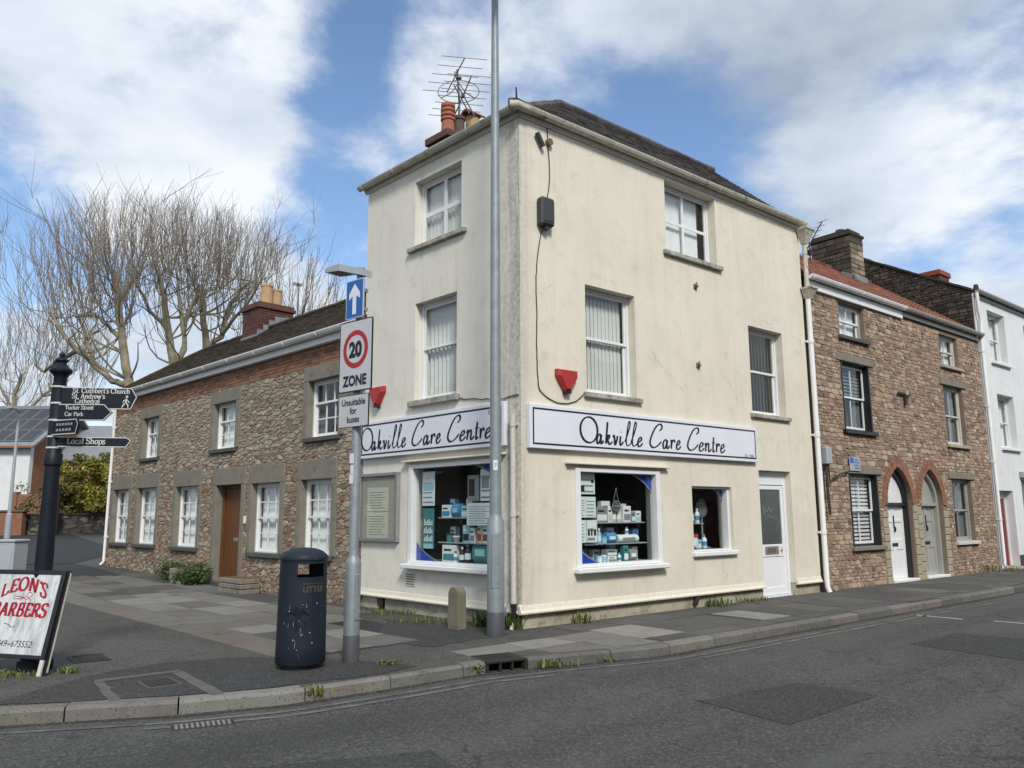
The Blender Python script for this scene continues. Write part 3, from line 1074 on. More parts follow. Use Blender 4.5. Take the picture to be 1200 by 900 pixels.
def roof_tiles(parent, mat, P00, P10, P01, P11, tw, th, lift, rg, cols, name='roof_tiles', curve=0.0, tmax=1e9):
    """Tiles laid in courses over a roof slope: P00-P10 the eave, P01-P11 the ridge (points in the parent's frame)."""
    P00, P10, P01, P11 = map(Vector, (P00, P10, P01, P11))
    nrm = (P10 - P00).cross(P01 - P00).normalized()
    if nrm.z < 0:
        nrm = -nrm
    H = ((P01 - P00).length + (P11 - P10).length) / 2
    H = max(H, ((P01 + P11) / 2 - (P00 + P10) / 2).length)
    nr = max(1, int(H / th))
    mb = MB()
    for j in range(nr + 1):
        t0, t1 = j / nr - 0.02 / nr, min(1.0, (j + 1.35) / nr)
        if t0 >= 0.999:
            break
        a0, b0 = P00.lerp(P01, max(t0, 0)), P10.lerp(P11, max(t0, 0))
        a1, b1 = P00.lerp(P01, t1), P10.lerp(P11, t1)
        W = (b0 - a0).length
        n = max(1, int(W / tw))
        off = 0.5 * (j % 2)
        for i in range(-1, n + 1):
            u0, u1 = (i + off) / n, (i + off + 0.96) / n
            u0, u1 = max(0, u0), min(1, u1)
            if u1 - u0 < 0.1 / n:
                continue
            w = rg.uniform(0, 0.006)
            q = [a0.lerp(b0, u0), a0.lerp(b0, u1), a1.lerp(b1, u1), a1.lerp(b1, u0)]
            lo, hi = lift + w, 0.004
            vs = [q[0] + nrm * lo, q[1] + nrm * (lo + rg.uniform(-.003, .003)), q[2] + nrm * hi, q[3] + nrm * hi, q[0] + nrm * 0.001, q[1] + nrm * 0.001]
            col = pick(cols, rg, 0.25)
            if curve > 0:
                mid0, mid1 = q[0].lerp(q[1], .5) + nrm * (lo + curve), q[3].lerp(q[2], .5) + nrm * (hi + curve)
                vs = vs + [mid0, mid1]
                mb.add([tuple(v) for v in vs], [(0, 6, 7, 3), (6, 1, 2, 7), (0, 4, 5, 1, 6)], 0, col)
            else:
                mb.add([tuple(v) for v in vs], [(0, 1, 2, 3), (0, 4, 5, 1), (0, 3, 4), (1, 5, 2)], 0, col)
    return mb.build(name, mat, parent, kind='stuff', fix=False)


def slope_slab(mb, pts, th=0.06):
    """A thin roof slab under the tiles; pts counter-clockwise from above."""
    P = [Vector(p) for p in pts]
    n = (P[1] - P[0]).cross(P[2] - P[0]).normalized()
    if n.z < 0:
        n = -n
    k = len(P)
    vs = [tuple(p) for p in P] + [tuple(p - n * th) for p in P]
    fs = [tuple(range(k)), tuple(range(2 * k - 1, k - 1, -1))] + [(i, k + i, k + (i + 1) % k, (i + 1) % k) for i in range(k)]
    mb.add(vs, fs)


def gutter_run(root, F, x0, x1, y, z, r=0.06, mat='gutter', brackets=1.0, name='gutter'):
    g = MB(F)
    prof = [(y + r * math.cos(a), z + r * math.sin(a) * 1.1) for a in [math.pi + i * math.pi / 8 for i in range(9)]]
    prof = [(y - r, z + 0.012), (y - r - 0.012, z + 0.012), (y - r - 0.012, z - 0.005)] + [(y + (r + .006) * math.cos(a), z + (r + .006) * math.sin(a) * 1.1) for a in [math.pi + i * math.pi / 8 for i in range(1, 9)]] + [(y + r, z + .005), (y, z - .004)]
    g.prism_x(prof, x0, x1)
    n = max(2, int((x1 - x0) / brackets))
    for i in range(n + 1):
        xx = x0 + 0.12 + (x1 - x0 - 0.24) * i / n
        pb = [(y + (r + .016) * math.cos(a), z + (r + .016) * math.sin(a) * 1.1) for a in [math.pi + k * math.pi / 6 for k in range(7)]]
        g.prism_x(pb, xx - .02, xx + .02)
    return g.build(name, M[mat], root)


def pipe_run(root, F, pts, r, mat, clips=(), name='downpipe'):
    p = MB(F)
    p.tube(pts, r, 10)
    for q in clips:
        p.tube([(q[0], q[1], q[2] - 0.04), (q[0], q[1], q[2] + 0.04)], r * 1.22, 10)
        p.box(q[0] - r * 1.6, q[0] + r * 1.6, q[1] + r * .6, q[1] + r * 1.5, q[2] - .02, q[2] + .02)
    return p.build(name, M[mat], root, smooth=True)


def brickwork(mb, x0, x1, y0, y1, z0, z1, rg, cols, L=0.225, H=0.075, W=0.1):
    """Courses of single bricks round the four faces of a stack."""
    n = max(1, round((z1 - z0) / H))
    h = (z1 - z0) / n
    for j in range(n):
        za, zb = z0 + j * h, z0 + (j + 1) * h - 0.009
        for (a0, a1, along, face) in ((x0, x1, 'x', y0), (x0, x1, 'x', y1), (y0, y1, 'y', x0), (y0, y1, 'y', x1)):
            a = a0 - (L / 2 if j % 2 else 0)
            while a < a1:
                b0, b1 = max(a, a0), min(a + L - 0.009, a1)
                if b1 - b0 > 0.03:
                    o = rg.uniform(0.0, 0.007)
                    c = pick(cols, rg, 0.22)
                    if along == 'x':
                        ya, yb = (face - o, face + 0.03) if face == y0 else (face - 0.03, face + o)
                        mb.box(b0, b1, ya, yb, za, zb, 0, c)
                    else:
                        xa, xb = (face - o, face + 0.03) if face == x0 else (face - 0.03, face + o)
                        mb.box(xa, xb, b0 + .002, b1 - .002, za + .001, zb - .001, 0, c)
                a += L


# ------------------------------------------------------------------ lettering
def cr_spline(pts, n=7):
    if len(pts) < 3:
        return [tuple(p) for p in pts]
    P = [pts[0]] + list(pts) + [pts[-1]]
    o = []
    for i in range(1, len(P) - 2):
        p0, p1, p2, p3 = P[i - 1], P[i], P[i + 1], P[i + 2]
        for k in range(n):
            t = k / n
            o.append(tuple(0.5 * (2 * p1[a] + (p2[a] - p0[a]) * t + (2 * p0[a] - 5 * p1[a] + 4 * p2[a] - p3[a]) * t * t + (3 * p1[a] - p0[a] - 3 * p2[a] + p3[a]) * t ** 3) for a in (0, 1)))
    o.append(tuple(pts[-1]))
    return o


def ribbon(mb, pts, wmin, wmax, y, pen=0.35, closed=False, round_end=True, put=None):
    """A pen stroke: width follows its direction like a broad nib; flat, facing -y."""
    n = len(pts)
    L, Rr = [], []
    for i, p in enumerate(pts):
        a = pts[(i - 1) % n] if closed else pts[max(i - 1, 0)]
        b = pts[(i + 1) % n] if closed else pts[min(i + 1, n - 1)]
        dx, dz = b[0] - a[0], b[1] - a[1]
        l = math.hypot(dx, dz) or 1e-6
        dx, dz = dx / l, dz / l
        th = math.atan2(dz, dx)
        w = (wmin + (wmax - wmin) * abs(math.sin(th - pen))) / 2
        if not closed and round_end and (i == 0 or i == n - 1):
            w *= 0.6
        L.append((p[0] - dz * w, p[1] + dx * w))
        Rr.append((p[0] + dz * w, p[1] - dx * w))
    put = put or (lambda x, z: (x, y, z))
    vs = [put(*q) for q in L] + [put(*q) for q in Rr]
    fs = [(i, i + 1, n + i + 1, n + i) for i in range(n - 1)]
    if closed:
        fs.append((n - 1, 0, n, 2 * n - 1))
    mb.add(vs, fs)


ELL = [(0.5 + 0.5 * math.cos(t), 0.5 + 0.5 * math.sin(t)) for t in [i * 2 * math.pi / 40 for i in range(40)]]
SCRIPT = {
    'O': ([('c', ELL)]),
    'a': ([[(.66, .27), (.5, .36), (.27, .32), (.08, .17), (.12, .02), (.3, .0), (.52, .12), (.68, .3)], [(.74, .36), (.62, .14), (.66, .01), (.82, .02), (1.0, .13)]]),
    'k': ([[(.40, .88), (.24, .42), (.10, .0)], [(.16, .17), (.42, .34), (.6, .33), (.5, .22), (.26, .18)], [(.3, .18), (.48, .05), (.66, .0), (1.0, .11)]]),
    'v': ([[(.0, .28), (.2, .36), (.3, .24), (.34, .03), (.5, .02), (.78, .22), (.9, .36)]]),
    'i': ([[(.42, .36), (.22, .12), (.32, .0), (.62, .03), (1.0, .14)], [(.58, .5), (.62, .545)]]),
    'l': ([[(.05, .14), (.42, .42), (.8, .8), (.82, .95), (.68, .96), (.46, .66), (.26, .22), (.3, .03), (.52, .0), (1.0, .13)]]),
    'e': ([[(.1, .15), (.48, .19), (.8, .28), (.68, .37), (.38, .31), (.14, .12), (.28, .0), (.6, .02), (1.0, .14)]]),
    'C': ([[(.80, .72), (.97, .82), (.98, .96), (.82, 1.0), (.55, .86), (.24, .5), (.10, .18), (.24, .01), (.48, .02), (.72, .13), (.92, .27)]]),
    'r': ([[(.10, .27), (.24, .36), (.20, .18), (.12, .0)], [(.18, .14), (.36, .29), (.58, .37), (.82, .36), (.9, .27)]]),
    'n': ([[(.02, .26), (.18, .36), (.13, .18), (.04, .0)], [(.12, .16), (.34, .32), (.56, .36), (.6, .24), (.54, .06), (.68, .0), (1.0, .12)]]),
    't': ([[(.58, .66), (.36, .28), (.28, .06), (.42, .0), (.72, .07)], [(.06, .40), (.95, .42)]]),
}
SHOP_TEXT = [('O', 1.124, 1.498), ('a', 1.470, 1.626), ('k', 1.664, 1.832), ('v', 1.845, 1.965), ('i', 1.985, 2.085), ('l', 2.110, 2.288), ('l', 2.255, 2.439),
             ('e', 2.412, 2.553), ('C', 2.700, 3.056), ('a', 3.053, 3.235), ('r', 3.262, 3.392), ('e', 3.403, 3.541), ('C', 3.690, 4.051), ('e', 4.025, 4.190),
             ('n', 4.212, 4.400), ('t', 4.410, 4.531), ('r', 4.532, 4.650), ('e', 4.653, 4.808)]


def shop_lettering(mb, ux, z0, cap, y, k=1.0):
    for ch, a, b in SHOP_TEXT:
        xa, xb = ux(a), ux(b)
        for st in SCRIPT[ch]:
            closed = isinstance(st, tuple)
            pts = st[1] if closed else cr_spline(st)
            f = 0.07 if ch in 'OC' else 0.0
            q = [(xa + (xb - xa) * x, z0 + cap * z) for x, z in pts]
            ribbon(mb, q, 0.021 * k if ch != 'l' else .017, (0.048 if ch != 'l' else .034) * k if len(st) > 2 or closed else 0.042 * k, y, pen=0.3, closed=closed)


SERIF = {  # advance, strokes, serifs (x, z) ; cap height 1, x-height .66
    'S': (.66, [[(.56, .78), (.5, .95), (.3, 1.0), (.1, .88), (.12, .64), (.32, .52), (.54, .38), (.56, .14), (.36, .0), (.14, .04), (.06, .24)]], []),
    'C': (.8, [[(.72, .74), (.62, .94), (.42, 1.0), (.16, .84), (.07, .5), (.16, .14), (.42, .0), (.62, .06), (.74, .24)]], []),
    'A': (.82, [[(.12, .0), (.4, 1.0)], [(.4, 1.0), (.7, .0)], [(.22, .34), (.58, .34)]], [(.12, 0), (.7, 0)]),
    'T': (.74, [[(.37, 1.0), (.37, .0)], [(.04, .97), (.7, .97)], [(.06, .97), (.06, .76)], [(.68, .97), (.68, .76)]], [(.37, 0)]),
    'L': (.72, [[(.2, 1.0), (.2, .0)], [(.2, .03), (.64, .03)], [(.64, .03), (.66, .26)]], [(.2, 1), (.2, 0)]),
    'P': (.7, [[(.18, 1.0), (.18, .0)], [(.18, .97), (.44, .97), (.6, .8), (.58, .6), (.42, .48), (.18, .48)]], [(.18, 1), (.18, 0)]),
    'E': (.72, [[(.2, 1.0), (.2, .0)], [(.2, .97), (.62, .97)], [(.2, .52), (.52, .52)], [(.2, .03), (.64, .03)], [(.62, .97), (.63, .78)], [(.64, .03), (.66, .24)]], [(.2, 1), (.2, 0)]),
    'O': (.86, [('c', [(0.42 + 0.34 * math.cos(t), 0.5 + 0.5 * math.sin(t)) for t in [i * 2 * math.pi / 24 for i in range(24)]])], []),
    'N': (.88, [[(.18, .0), (.18, 1.0)], [(.18, 1.0), (.68, .0)], [(.68, .0), (.68, 1.0)]], [(.18, 0), (.14, 1), (.68, 1)]),
    'B': (.74, [[(.18, 1.0), (.18, .0)], [(.18, .97), (.44, .97), (.56, .82), (.52, .62), (.4, .53), (.18, .53)], [(.4, .53), (.6, .42), (.64, .2), (.5, .03), (.18, .03)]], [(.18, 1), (.18, 0)]),
    'R': (.8, [[(.18, 1.0), (.18, .0)], [(.18, .97), (.46, .97), (.58, .8), (.54, .6), (.4, .5), (.18, .5)], [(.38, .5), (.68, .0)]], [(.18, 1), (.18, 0), (.72, 0)]),
    'a': (.56, [[(.1, .54), (.24, .66), (.4, .6), (.42, .4), (.42, .1), (.52, .02)], [(.42, .4), (.14, .3), (.07, .12), (.2, .0), (.34, .06), (.42, .18)]], []),
    'b': (.62, [[(.14, 1.0), (.14, .0)], [(.14, .5), (.32, .66), (.52, .5), (.53, .2), (.34, .0), (.14, .12)]], [(.1, 1)]),
    'c': (.5, [[(.44, .52), (.3, .66), (.12, .52), (.07, .3), (.16, .06), (.32, .0), (.46, .14)]], []),
    'd': (.64, [[(.48, 1.0), (.48, .0)], [(.48, .5), (.3, .66), (.1, .5), (.08, .2), (.26, .0), (.48, .14)]], [(.44, 1), (.52, 0)]),
    'e': (.54, [[(.08, .34), (.46, .36), (.42, .58), (.28, .66), (.12, .54), (.07, .3), (.16, .06), (.32, .0), (.47, .14)]], []),
    'h': (.66, [[(.14, 1.0), (.14, .0)], [(.14, .46), (.32, .65), (.48, .58), (.5, .4), (.5, .0)]], [(.1, 1), (.14, 0), (.5, 0)]),
    'i': (.32, [[(.16, .66), (.16, .0)], [(.15, .9), (.17, .97)]], [(.12, .66), (.16, 0)]),
    'k': (.64, [[(.14, 1.0), (.14, .0)], [(.14, .28), (.5, .64)], [(.26, .38), (.56, .0)]], [(.1, 1), (.14, 0), (.58, 0), (.5, .64)]),
    'l': (.32, [[(.16, 1.0), (.16, .0)]], [(.12, 1), (.16, 0)]),
    'n': (.66, [[(.14, .66), (.14, .0)], [(.14, .46), (.32, .65), (.48, .58), (.5, .4), (.5, .0)]], [(.1, .66), (.14, 0), (.5, 0)]),
    'o': (.58, [('c', [(0.29 + 0.22 * math.cos(t), 0.33 + 0.33 * math.sin(t)) for t in [i * 2 * math.pi / 20 for i in range(20)]])], []),
    'p': (.64, [[(.14, .66), (.14, -.3)], [(.14, .5), (.32, .66), (.54, .5), (.55, .2), (.36, .0), (.14, .12)]], [(.1, .66), (.14, -.3)]),
    'r': (.46, [[(.14, .66), (.14, .0)], [(.14, .42), (.28, .64), (.42, .6)]], [(.1, .66), (.14, 0)]),
    's': (.46, [[(.38, .5), (.34, .62), (.2, .66), (.08, .54), (.16, .38), (.34, .26), (.38, .1), (.22, .0), (.08, .04), (.06, .16)]], []),
    't': (.42, [[(.18, .9), (.18, .14), (.26, .0), (.38, .08)], [(.04, .64), (.36, .64)]], []),
    'u': (.66, [[(.12, .66), (.12, .2), (.22, .02), (.38, .06), (.5, .2)], [(.5, .66), (.5, .0)]], [(.1, .66), (.48, .66), (.54, 0)]),
    'w': (.86, [[(.08, .66), (.26, .0)], [(.26, .0), (.42, .6)], [(.42, .6), (.58, .0)], [(.58, .0), (.76, .66)]], [(.08, .66), (.42, .66), (.76, .66)]),
    "'": (.24, [[(.14, 1.0), (.1, .76)]], []), '.': (.26, [[(.11, .03), (.15, .1)]], []), ' ': (.34, [], []),
}


def serif_text(mb, text, size, x0, z0, y, bold=0.13, thin=0.05, align='L', track=1.0, put=None, width=None, slant=0.0):
    W = sum(SERIF[c][0] for c in text) * size * track
    k = 1.0 if width is None else width / W
    W *= k
    x = x0 - (W / 2 if align == 'C' else W if align == 'R' else 0)
    for c in text:
        adv, strokes, ser = SERIF[c]
        for st in strokes:
            closed = isinstance(st, tuple)
            pts = st[1] if closed else (cr_spline(st, 5) if len(st) > 2 else st)
            q = [(x + (px + slant * pz) * size * k, z0 + pz * size) for px, pz in pts]
            ribbon(mb, q, thin * size, bold * size, y, pen=0.15, closed=closed, round_end=False, put=put)
        for sx, sz in ser:
            zz = sz - 0.02 if sz > 0.3 else sz + 0.02
            q = [(x + (sx - .13 + slant * zz) * size * k, z0 + zz * size), (x + (sx + .13 + slant * zz) * size * k, z0 + zz * size)]
            ribbon(mb, q, 0.05 * size, 0.05 * size, y, pen=0.0, round_end=False, put=put)
        x += adv * size * k * track
    return W


def font_text(mb, text, size, cx, cz, y, align='C', bold=0.0, squeeze=1.0, shear=0.0, put=None):
    """Sans lettering as flat shapes facing -y."""
    cu = bpy.data.curves.new('lettering', 'FONT')
    cu.body = text
    cu.size = size
    cu.offset = bold
    cu.shear = shear
    cu.align_x = {'C': 'CENTER', 'L': 'LEFT', 'R': 'RIGHT'}[align]
    cu.resolution_u = 4
    o = bpy.data.objects.new('lettering', cu)
    C.objects.link(o)
    dg = bpy.context.evaluated_depsgraph_get()
    me = bpy.data.meshes.new_from_object(o.evaluated_get(dg))
    put = put or (lambda x, z: (x, y, z))
    mb.add([put(cx + v.co.x * squeeze, cz + v.co.y) for v in me.vertices], [tuple(p.vertices) for p in me.polygons])
    bpy.data.objects.remove(o)
    bpy.data.curves.remove(cu)
    bpy.data.meshes.remove(me)


def disc(mb, cx, cz, r, y, n=32, r_in=0.0, put=None, mi=0):
    put = put or (lambda x, z: (x, y, z))
    P = [(math.cos(2 * math.pi * i / n), math.sin(2 * math.pi * i / n)) for i in range(n)]
    if r_in <= 0:
        mb.add([put(cx + r * c, cz + r * s) for c, s in P], [tuple(range(n))], mi)
    else:
        mb.add([put(cx + r * c, cz + r * s) for c, s in P] + [put(cx + r_in * c, cz + r_in * s) for c, s in P], [(i, (i + 1) % n, n + (i + 1) % n, n + i) for i in range(n)], mi)


def rrect(x0, x1, z0, z1, r, n=5):
    o = []
    for cx, cz, a0 in ((x1 - r, z1 - r, 0), (x0 + r, z1 - r, 90), (x0 + r, z0 + r, 180), (x1 - r, z0 + r, 270)):
        for i in range(n + 1):
            a = R_(a0 + 90 * i / n)
            o.append((cx + r * math.cos(a), cz + r * math.sin(a)))
    return o

# ================================================================== ground
def kerb_y(x):
    P = [(-60, 4.0), (-14, 5.6), (-8, 6.3), (-4.27, 6.95), (-2.99, 7.27), (-2.12, 7.63), (-1.29, 8.26), (-0.43, 8.97), (0.37, 9.39), (1.70, 9.995)]
    if x >= 1.70:
        q = COR + nR * 2.16
        return q.y + (x - q.x) * dR.y / dR.x
    for (xa, ya), (xb, yb) in zip(P, P[1:]):
        if xa <= x <= xb:
            return ya + (yb - ya) * (x - xa) / (xb - xa)
    return 4.0


gb = MB()
gb.sheet([(-900, -900, -0.16), (900, -900, -0.16), (900, 900, -0.16), (-900, 900, -0.16)])
struct(gb.build('ground', M['pave']))
rb = MB()
rb.sheet([(-140, -60, -0.12), (140, -60, -0.12), (140, 170, -0.12), (-140, 170, -0.12)])
road = struct(rb.build('road', M['road']))

pv = MB()
xs = [-60, -45, -30, -24, -20, -17, -14, -12, -10, -8, -7, -6, -5, -4.27, -3.6, -2.99, -2.5, -2.12, -1.7, -1.29, -0.86, -0.43, 0.0, 0.37, 1, 1.7, 3, 5, 8, 12, 18, 26, 40]
ys = [14, 15, 16, 18, 20, 23, 26, 30, 35, 42, 55, 75, 100, 130]
vs, fs = [], []
for x in xs:
    k = kerb_y(x) + 0.13
    col = [k, k + 1.5] + [max(y, k + 2 + 0.5 * i) for i, y in enumerate(ys)]
    vs += [(x, y, gz(x, y)) for y in col]
nk = len(ys) + 2
for i in range(len(xs) - 1):
    for j in range(nk - 1):
        fs.append((i * nk + j, (i + 1) * nk + j, (i + 1) * nk + j + 1, i * nk + j + 1))
pv.add(vs, fs)
pavement = struct(pv.build('pavement', M['pave'], smooth=True))

# kerb stones
kerb = bpy.data.objects.new('kerb', None)
C.objects.link(kerb)
struct(kerb)


kpts = []
x = -13.0
while x < 1.70:
    kpts.append(Vector((x, kerb_y(x), 0)))
    x += 0.05
u = ((Vector((1.70, kerb_y(1.70), 0)) - COR).dot(dR))
while u < 26:
    q = pr(u, 2.16)
    kpts.append(Vector((q.x, q.y, 0)))
    u += 0.05
acc = [0.0]
for a, b in zip(kpts, kpts[1:]):
    acc.append(acc[-1] + (b - a).length)


def k_at(s):
    s = max(0, min(acc[-1] - 1e-4, s))
    lo, hi = 0, len(acc) - 1
    while hi - lo > 1:
        md = (lo + hi) // 2
        if acc[md] <= s:
            lo = md
        else:
            hi = md
    t = (s - acc[lo]) / (acc[hi] - acc[lo])
    return kpts[lo].lerp(kpts[hi], t)


s_in0 = min(range(len(kpts)), key=lambda i: (kpts[i] - Vector((-0.30, 9.0, 0))).length)
s_in0, s_in1 = acc[s_in0], acc[s_in0] + 0.52
s = 0.0
while s < acc[-1] - 0.3:
    L = rng.choice([0.9, 0.9, 0.75, 1.1])
    e = s + L
    if s < s_in0 < e + 0.25:
        e = s_in0
    if s_in0 - 1e-6 <= s < s_in1:
        s = s_in1
        continue
    mid = k_at((s + e) / 2)
    left = mid.x < 0.2
    n = max(1, int((e - s) / 0.22))
    kb = MB()
    dz = rng.uniform(-0.008, 0.006)
    ring = []
    for i in range(n + 1):
        ss = s + 0.007 + (e - s - 0.014) * i / n
        p = k_at(ss)
        t = (k_at(ss + 0.03) - k_at(ss - 0.03)).normalized()
        nn = Vector((t.y, -t.x, 0))
        w = 0.16
        prof = [(0.0, -0.2), (0.0, -0.025), (-0.022, 0.004 + dz), (-w, 0.006 + dz), (-w, -0.2)]
        ring.append([tuple(p + nn * a + Vector((0, 0, z))) for a, z in prof])
    vs = [q for r in ring for q in r]
    fs = []
    for i in range(n):
        for j in range(5):
            fs.append((i * 5 + j, (i + 1) * 5 + j, (i + 1) * 5 + (j + 1) % 5, i * 5 + (j + 1) % 5))
    fs += [(0, 1, 2, 3, 4), tuple(n * 5 + j for j in range(4, -1, -1))]
    cols = [(0.195, 0.191, 0.176), (0.175, 0.171, 0.158), (0.215, 0.21, 0.193)] if left else [(0.15, 0.145, 0.135), (0.19, 0.185, 0.17), (0.13, 0.127, 0.12)]
    kb.add(vs, fs, 0, pick(cols, rng, 0.12))
    if -8 < mid.x < 24:
        kb.build('kerb_stone', M['kerb'], kerb)
    s = e

# paving slabs
slab_pale = [(0.225, 0.218, 0.20), (0.20, 0.195, 0.18), (0.245, 0.236, 0.217)]
slab_mid = [(0.168, 0.162, 0.15), (0.15, 0.145, 0.135)]
slab_dark = [(0.094, 0.092, 0.087), (0.106, 0.103, 0.097), (0.084, 0.082, 0.079)]
slab_brown = [(0.142, 0.128, 0.113), (0.152, 0.137, 0.121)]


def slab(fn, u0, u1, v0, v1, col, lift=0.010):
    g = 0.012
    p = [fn(u0 + g, v0 + g), fn(u1 - g, v0 + g), fn(u1 - g, v1 - g), fn(u0 + g, v1 - g)]
    c = sum(p, Vector()) / 4
    zt = lift + rng.uniform(-0.004, 0.004)
    b = MB()
    q = [c + (a - c) * 0.985 for a in p]
    zz = [gz(a.x, a.y) + zt + rng.uniform(-0.004, 0.004) for a in p]
    vs = [(a.x, a.y, gz(a.x, a.y) - 0.03) for a in p] + [(a.x, a.y, z - 0.004) for a, z in zip(p, zz)] + [(a.x, a.y, z) for a, z in zip(q, zz)]
    fs = [(i, (i + 1) % 4, 4 + (i + 1) % 4, 4 + i) for i in range(4)] + [(4 + i, 4 + (i + 1) % 4, 8 + (i + 1) % 4, 8 + i) for i in range(4)] + [(8, 9, 10, 11)]
    b.add(vs, fs, 0, pick(col, rng, 0.1))
    return b.build('paving_slab', M['slab'], pavement)


# right-hand footway: three courses of dark slabs, two pale replacements
for v0, v1, wmin, wmax in ((0.06, 0.66, 0.6, 0.95), (0.66, 1.66, 0.62, 0.98), (1.66, 1.985, 0.6, 1.0)):
    u = 0.45 if v0 < 1 else 0.70
    fixed = [(0.62, 1.50, slab_pale), (3.36, 4.14, slab_pale), (9.5, 10.2, slab_mid)] if 0.6 < v0 < 1 else []
    while u < 19:
        e, col = u + rng.uniform(wmin, wmax), slab_dark
        nxt = next((f for f in fixed if f[1] > u + 1e-6), None)
        if nxt and abs(nxt[0] - u) < 1e-6:
            e, col = nxt[1], nxt[2]
        elif nxt and e > nxt[0] - 0.3:
            e = nxt[0]
        elif rng.random() < 0.06:
            col = slab_mid
        if e - u > 0.1:
            slab(pr, u, e, v0, v1, col)
        u = e
# pale slabs round the kerb at the corner
def kerb_back(u):
    return min(1.985, 1.43 + (u + 2.03) * 0.216 if u < -1.15 else 1.62 + (u + 1.15) * 0.27)


for v0, v1 in ((0.80, 1.32), (1.32, 2.3)):
    u = -1.80 if v0 < 1 else -0.95
    while u < 0.4:
        w = rng.uniform(0.6, 0.85)
        e = min(u + w, 0.6)
        if 0.6 - e < 0.25:
            e = 0.6
        slab(lambda a, v: pr(a, min(v, kerb_back(a) - .012)), u, e, v0, v1, slab_mid if v0 > 1 and u < -.8 else slab_pale)
        u = e
# slabs along the shop's left side and the cottage
for v0, v1 in ((0.95, 1.6), (1.6, 2.25), (2.25, 2.9), (2.9, 3.5)):
    u = 0.15 + rng.uniform(0, 0.3)
    while u < 13.5:
        w = rng.uniform(0.7, 1.35)
        e = u + w
        r = rng.random()
        col = slab_pale if r < 0.5 else slab_mid if r < 0.86 else slab_brown if r < 0.93 else slab_dark
        if v0 > 2.8 and u > 1.0:
            col = slab_brown if r < .8 else slab_mid
        if u > 8.5:
            col = slab_mid if r < 0.55 else slab_brown if r < 0.75 else slab_dark
        if not (v0 < 1 and u < 2.4):
            slab(pl, u, e, v0, v1, col)
        u = e
for v0, v1 in ((0.3, 0.95),):
    u = 3.2
    while u < 13:
        w = rng.uniform(0.7, 1.2)
        slab(pl, u, u + w, v0, v1, slab_mid if rng.random() < 0.5 else slab_dark)
        u += w


def patch(name, pts, mat, lift, ragged=0.04, z=None, parent=None, kind='structure'):
    """A thin irregular sheet of surfacing laid on the ground."""
    P = []
    n = len(pts)
    for i in range(n):
        a, b = Vector((*pts[i], 0)), Vector((*pts[(i + 1) % n], 0))
        k = max(2, int((b - a).length / 0.15))
        for j in range(k):
            q = a.lerp(b, j / k)
            P.append((q.x + rng.uniform(-ragged, ragged), q.y + rng.uniform(-ragged, ragged)))
    b = MB()
    b.add([(x, y, (gz(x, y) if z is None else z) + lift) for x, y in P], [tuple(range(len(P)))])
    me = b.build(name, mat, parent)
    bm = bmesh.new()
    bm.from_mesh(me.data)
    bmesh.ops.triangulate(bm, faces=bm.faces)
    bm.to_mesh(me.data)
    bm.free()
    if kind:
        me['kind'] = kind
    return me


patch('footway_patch', [(-4.5, 7.12), (-4.45, 7.8), (-4.25, 8.5), (-3.85, 9.05), (-3.25, 9.4), (-2.5, 9.42), (-1.85, 9.25), (-1.05, 8.85), (-1.35, 8.42), (-2.2, 7.82), (-3.1, 7.45)], M['patch'], 0.005, 0.03)
patch('footway_patch', [(-0.05, 11.05), (-1.0, 10.05), (-1.75, 10.6), (-2.0, 12.7), (-0.9, 12.0)], M['patch'], 0.004, 0.04)
patch('slab_bed', [tuple(pr(u, v).xy) for u, v in ((.5, .05), (19, .05), (19, 1.98), (.72, 1.98))], M['freshtar'], 0.0025, 0)
patch('slab_bed', [tuple(pl(u, v).xy) for u, v in ((.2, .98), (13.4, .98), (13.4, 3.48), (.2, 3.48))], M['freshtar'], 0.0025, 0)
patch('side_lane', [(-30, 21), (-13.1, 24.2), (-12.2, 23.4), (-9.9, 20.6), (-10.4, 18.9), (-14, 18.2), (-30, 15)], M['freshtar'], 0.006, 0.02)
patch('side_lane', [(-60, 22), (-30, 21), (-13.2, 24.3), (-14.5, 30), (-24, 44), (-46, 52), (-60, 52)], M['freshtar'], 0.012, 0.0)
patch('road_patch', [(1.71, 7.71), (2.94, 8.51), (3.48, 7.91), (2.26, 6.86)], M['patch'], 0.004, 0.015, -0.12)
patch('road_patch', [(5.21, 10.86), (6.36, 11.81), (7.3, 10.9), (6.0, 9.62)], M['patch'], 0.004, 0.015, -0.12)
patch('road_patch', [(-3.6, 5.2), (-0.6, 6.2), (-0.3, 5.6), (-3.2, 4.4)], M['patch'], 0.004, 0.02, -0.12)


def stripe(name, fn, v0, v1, s0, s1, mat, lift=0.005, gaps=()):
    b = MB()
    s = s0
    while s < s1:
        e = min(s + 0.25, s1)
        if not any(a < (s + e) / 2 < c for a, c in gaps):
            q = [fn(s, v0), fn(e, v0), fn(e, v1), fn(s, v1)]
            b.add([(p.x, p.y, -0.12 + lift) for p in q], [(0, 1, 2, 3)])
        s = e
    return struct(b.build(name, mat))


def k_off(s, v):
    p = k_at(s)
    t = (k_at(s + 0.1) - k_at(s - 0.1)).normalized()
    return p + Vector((t.y, -t.x, 0)) * v


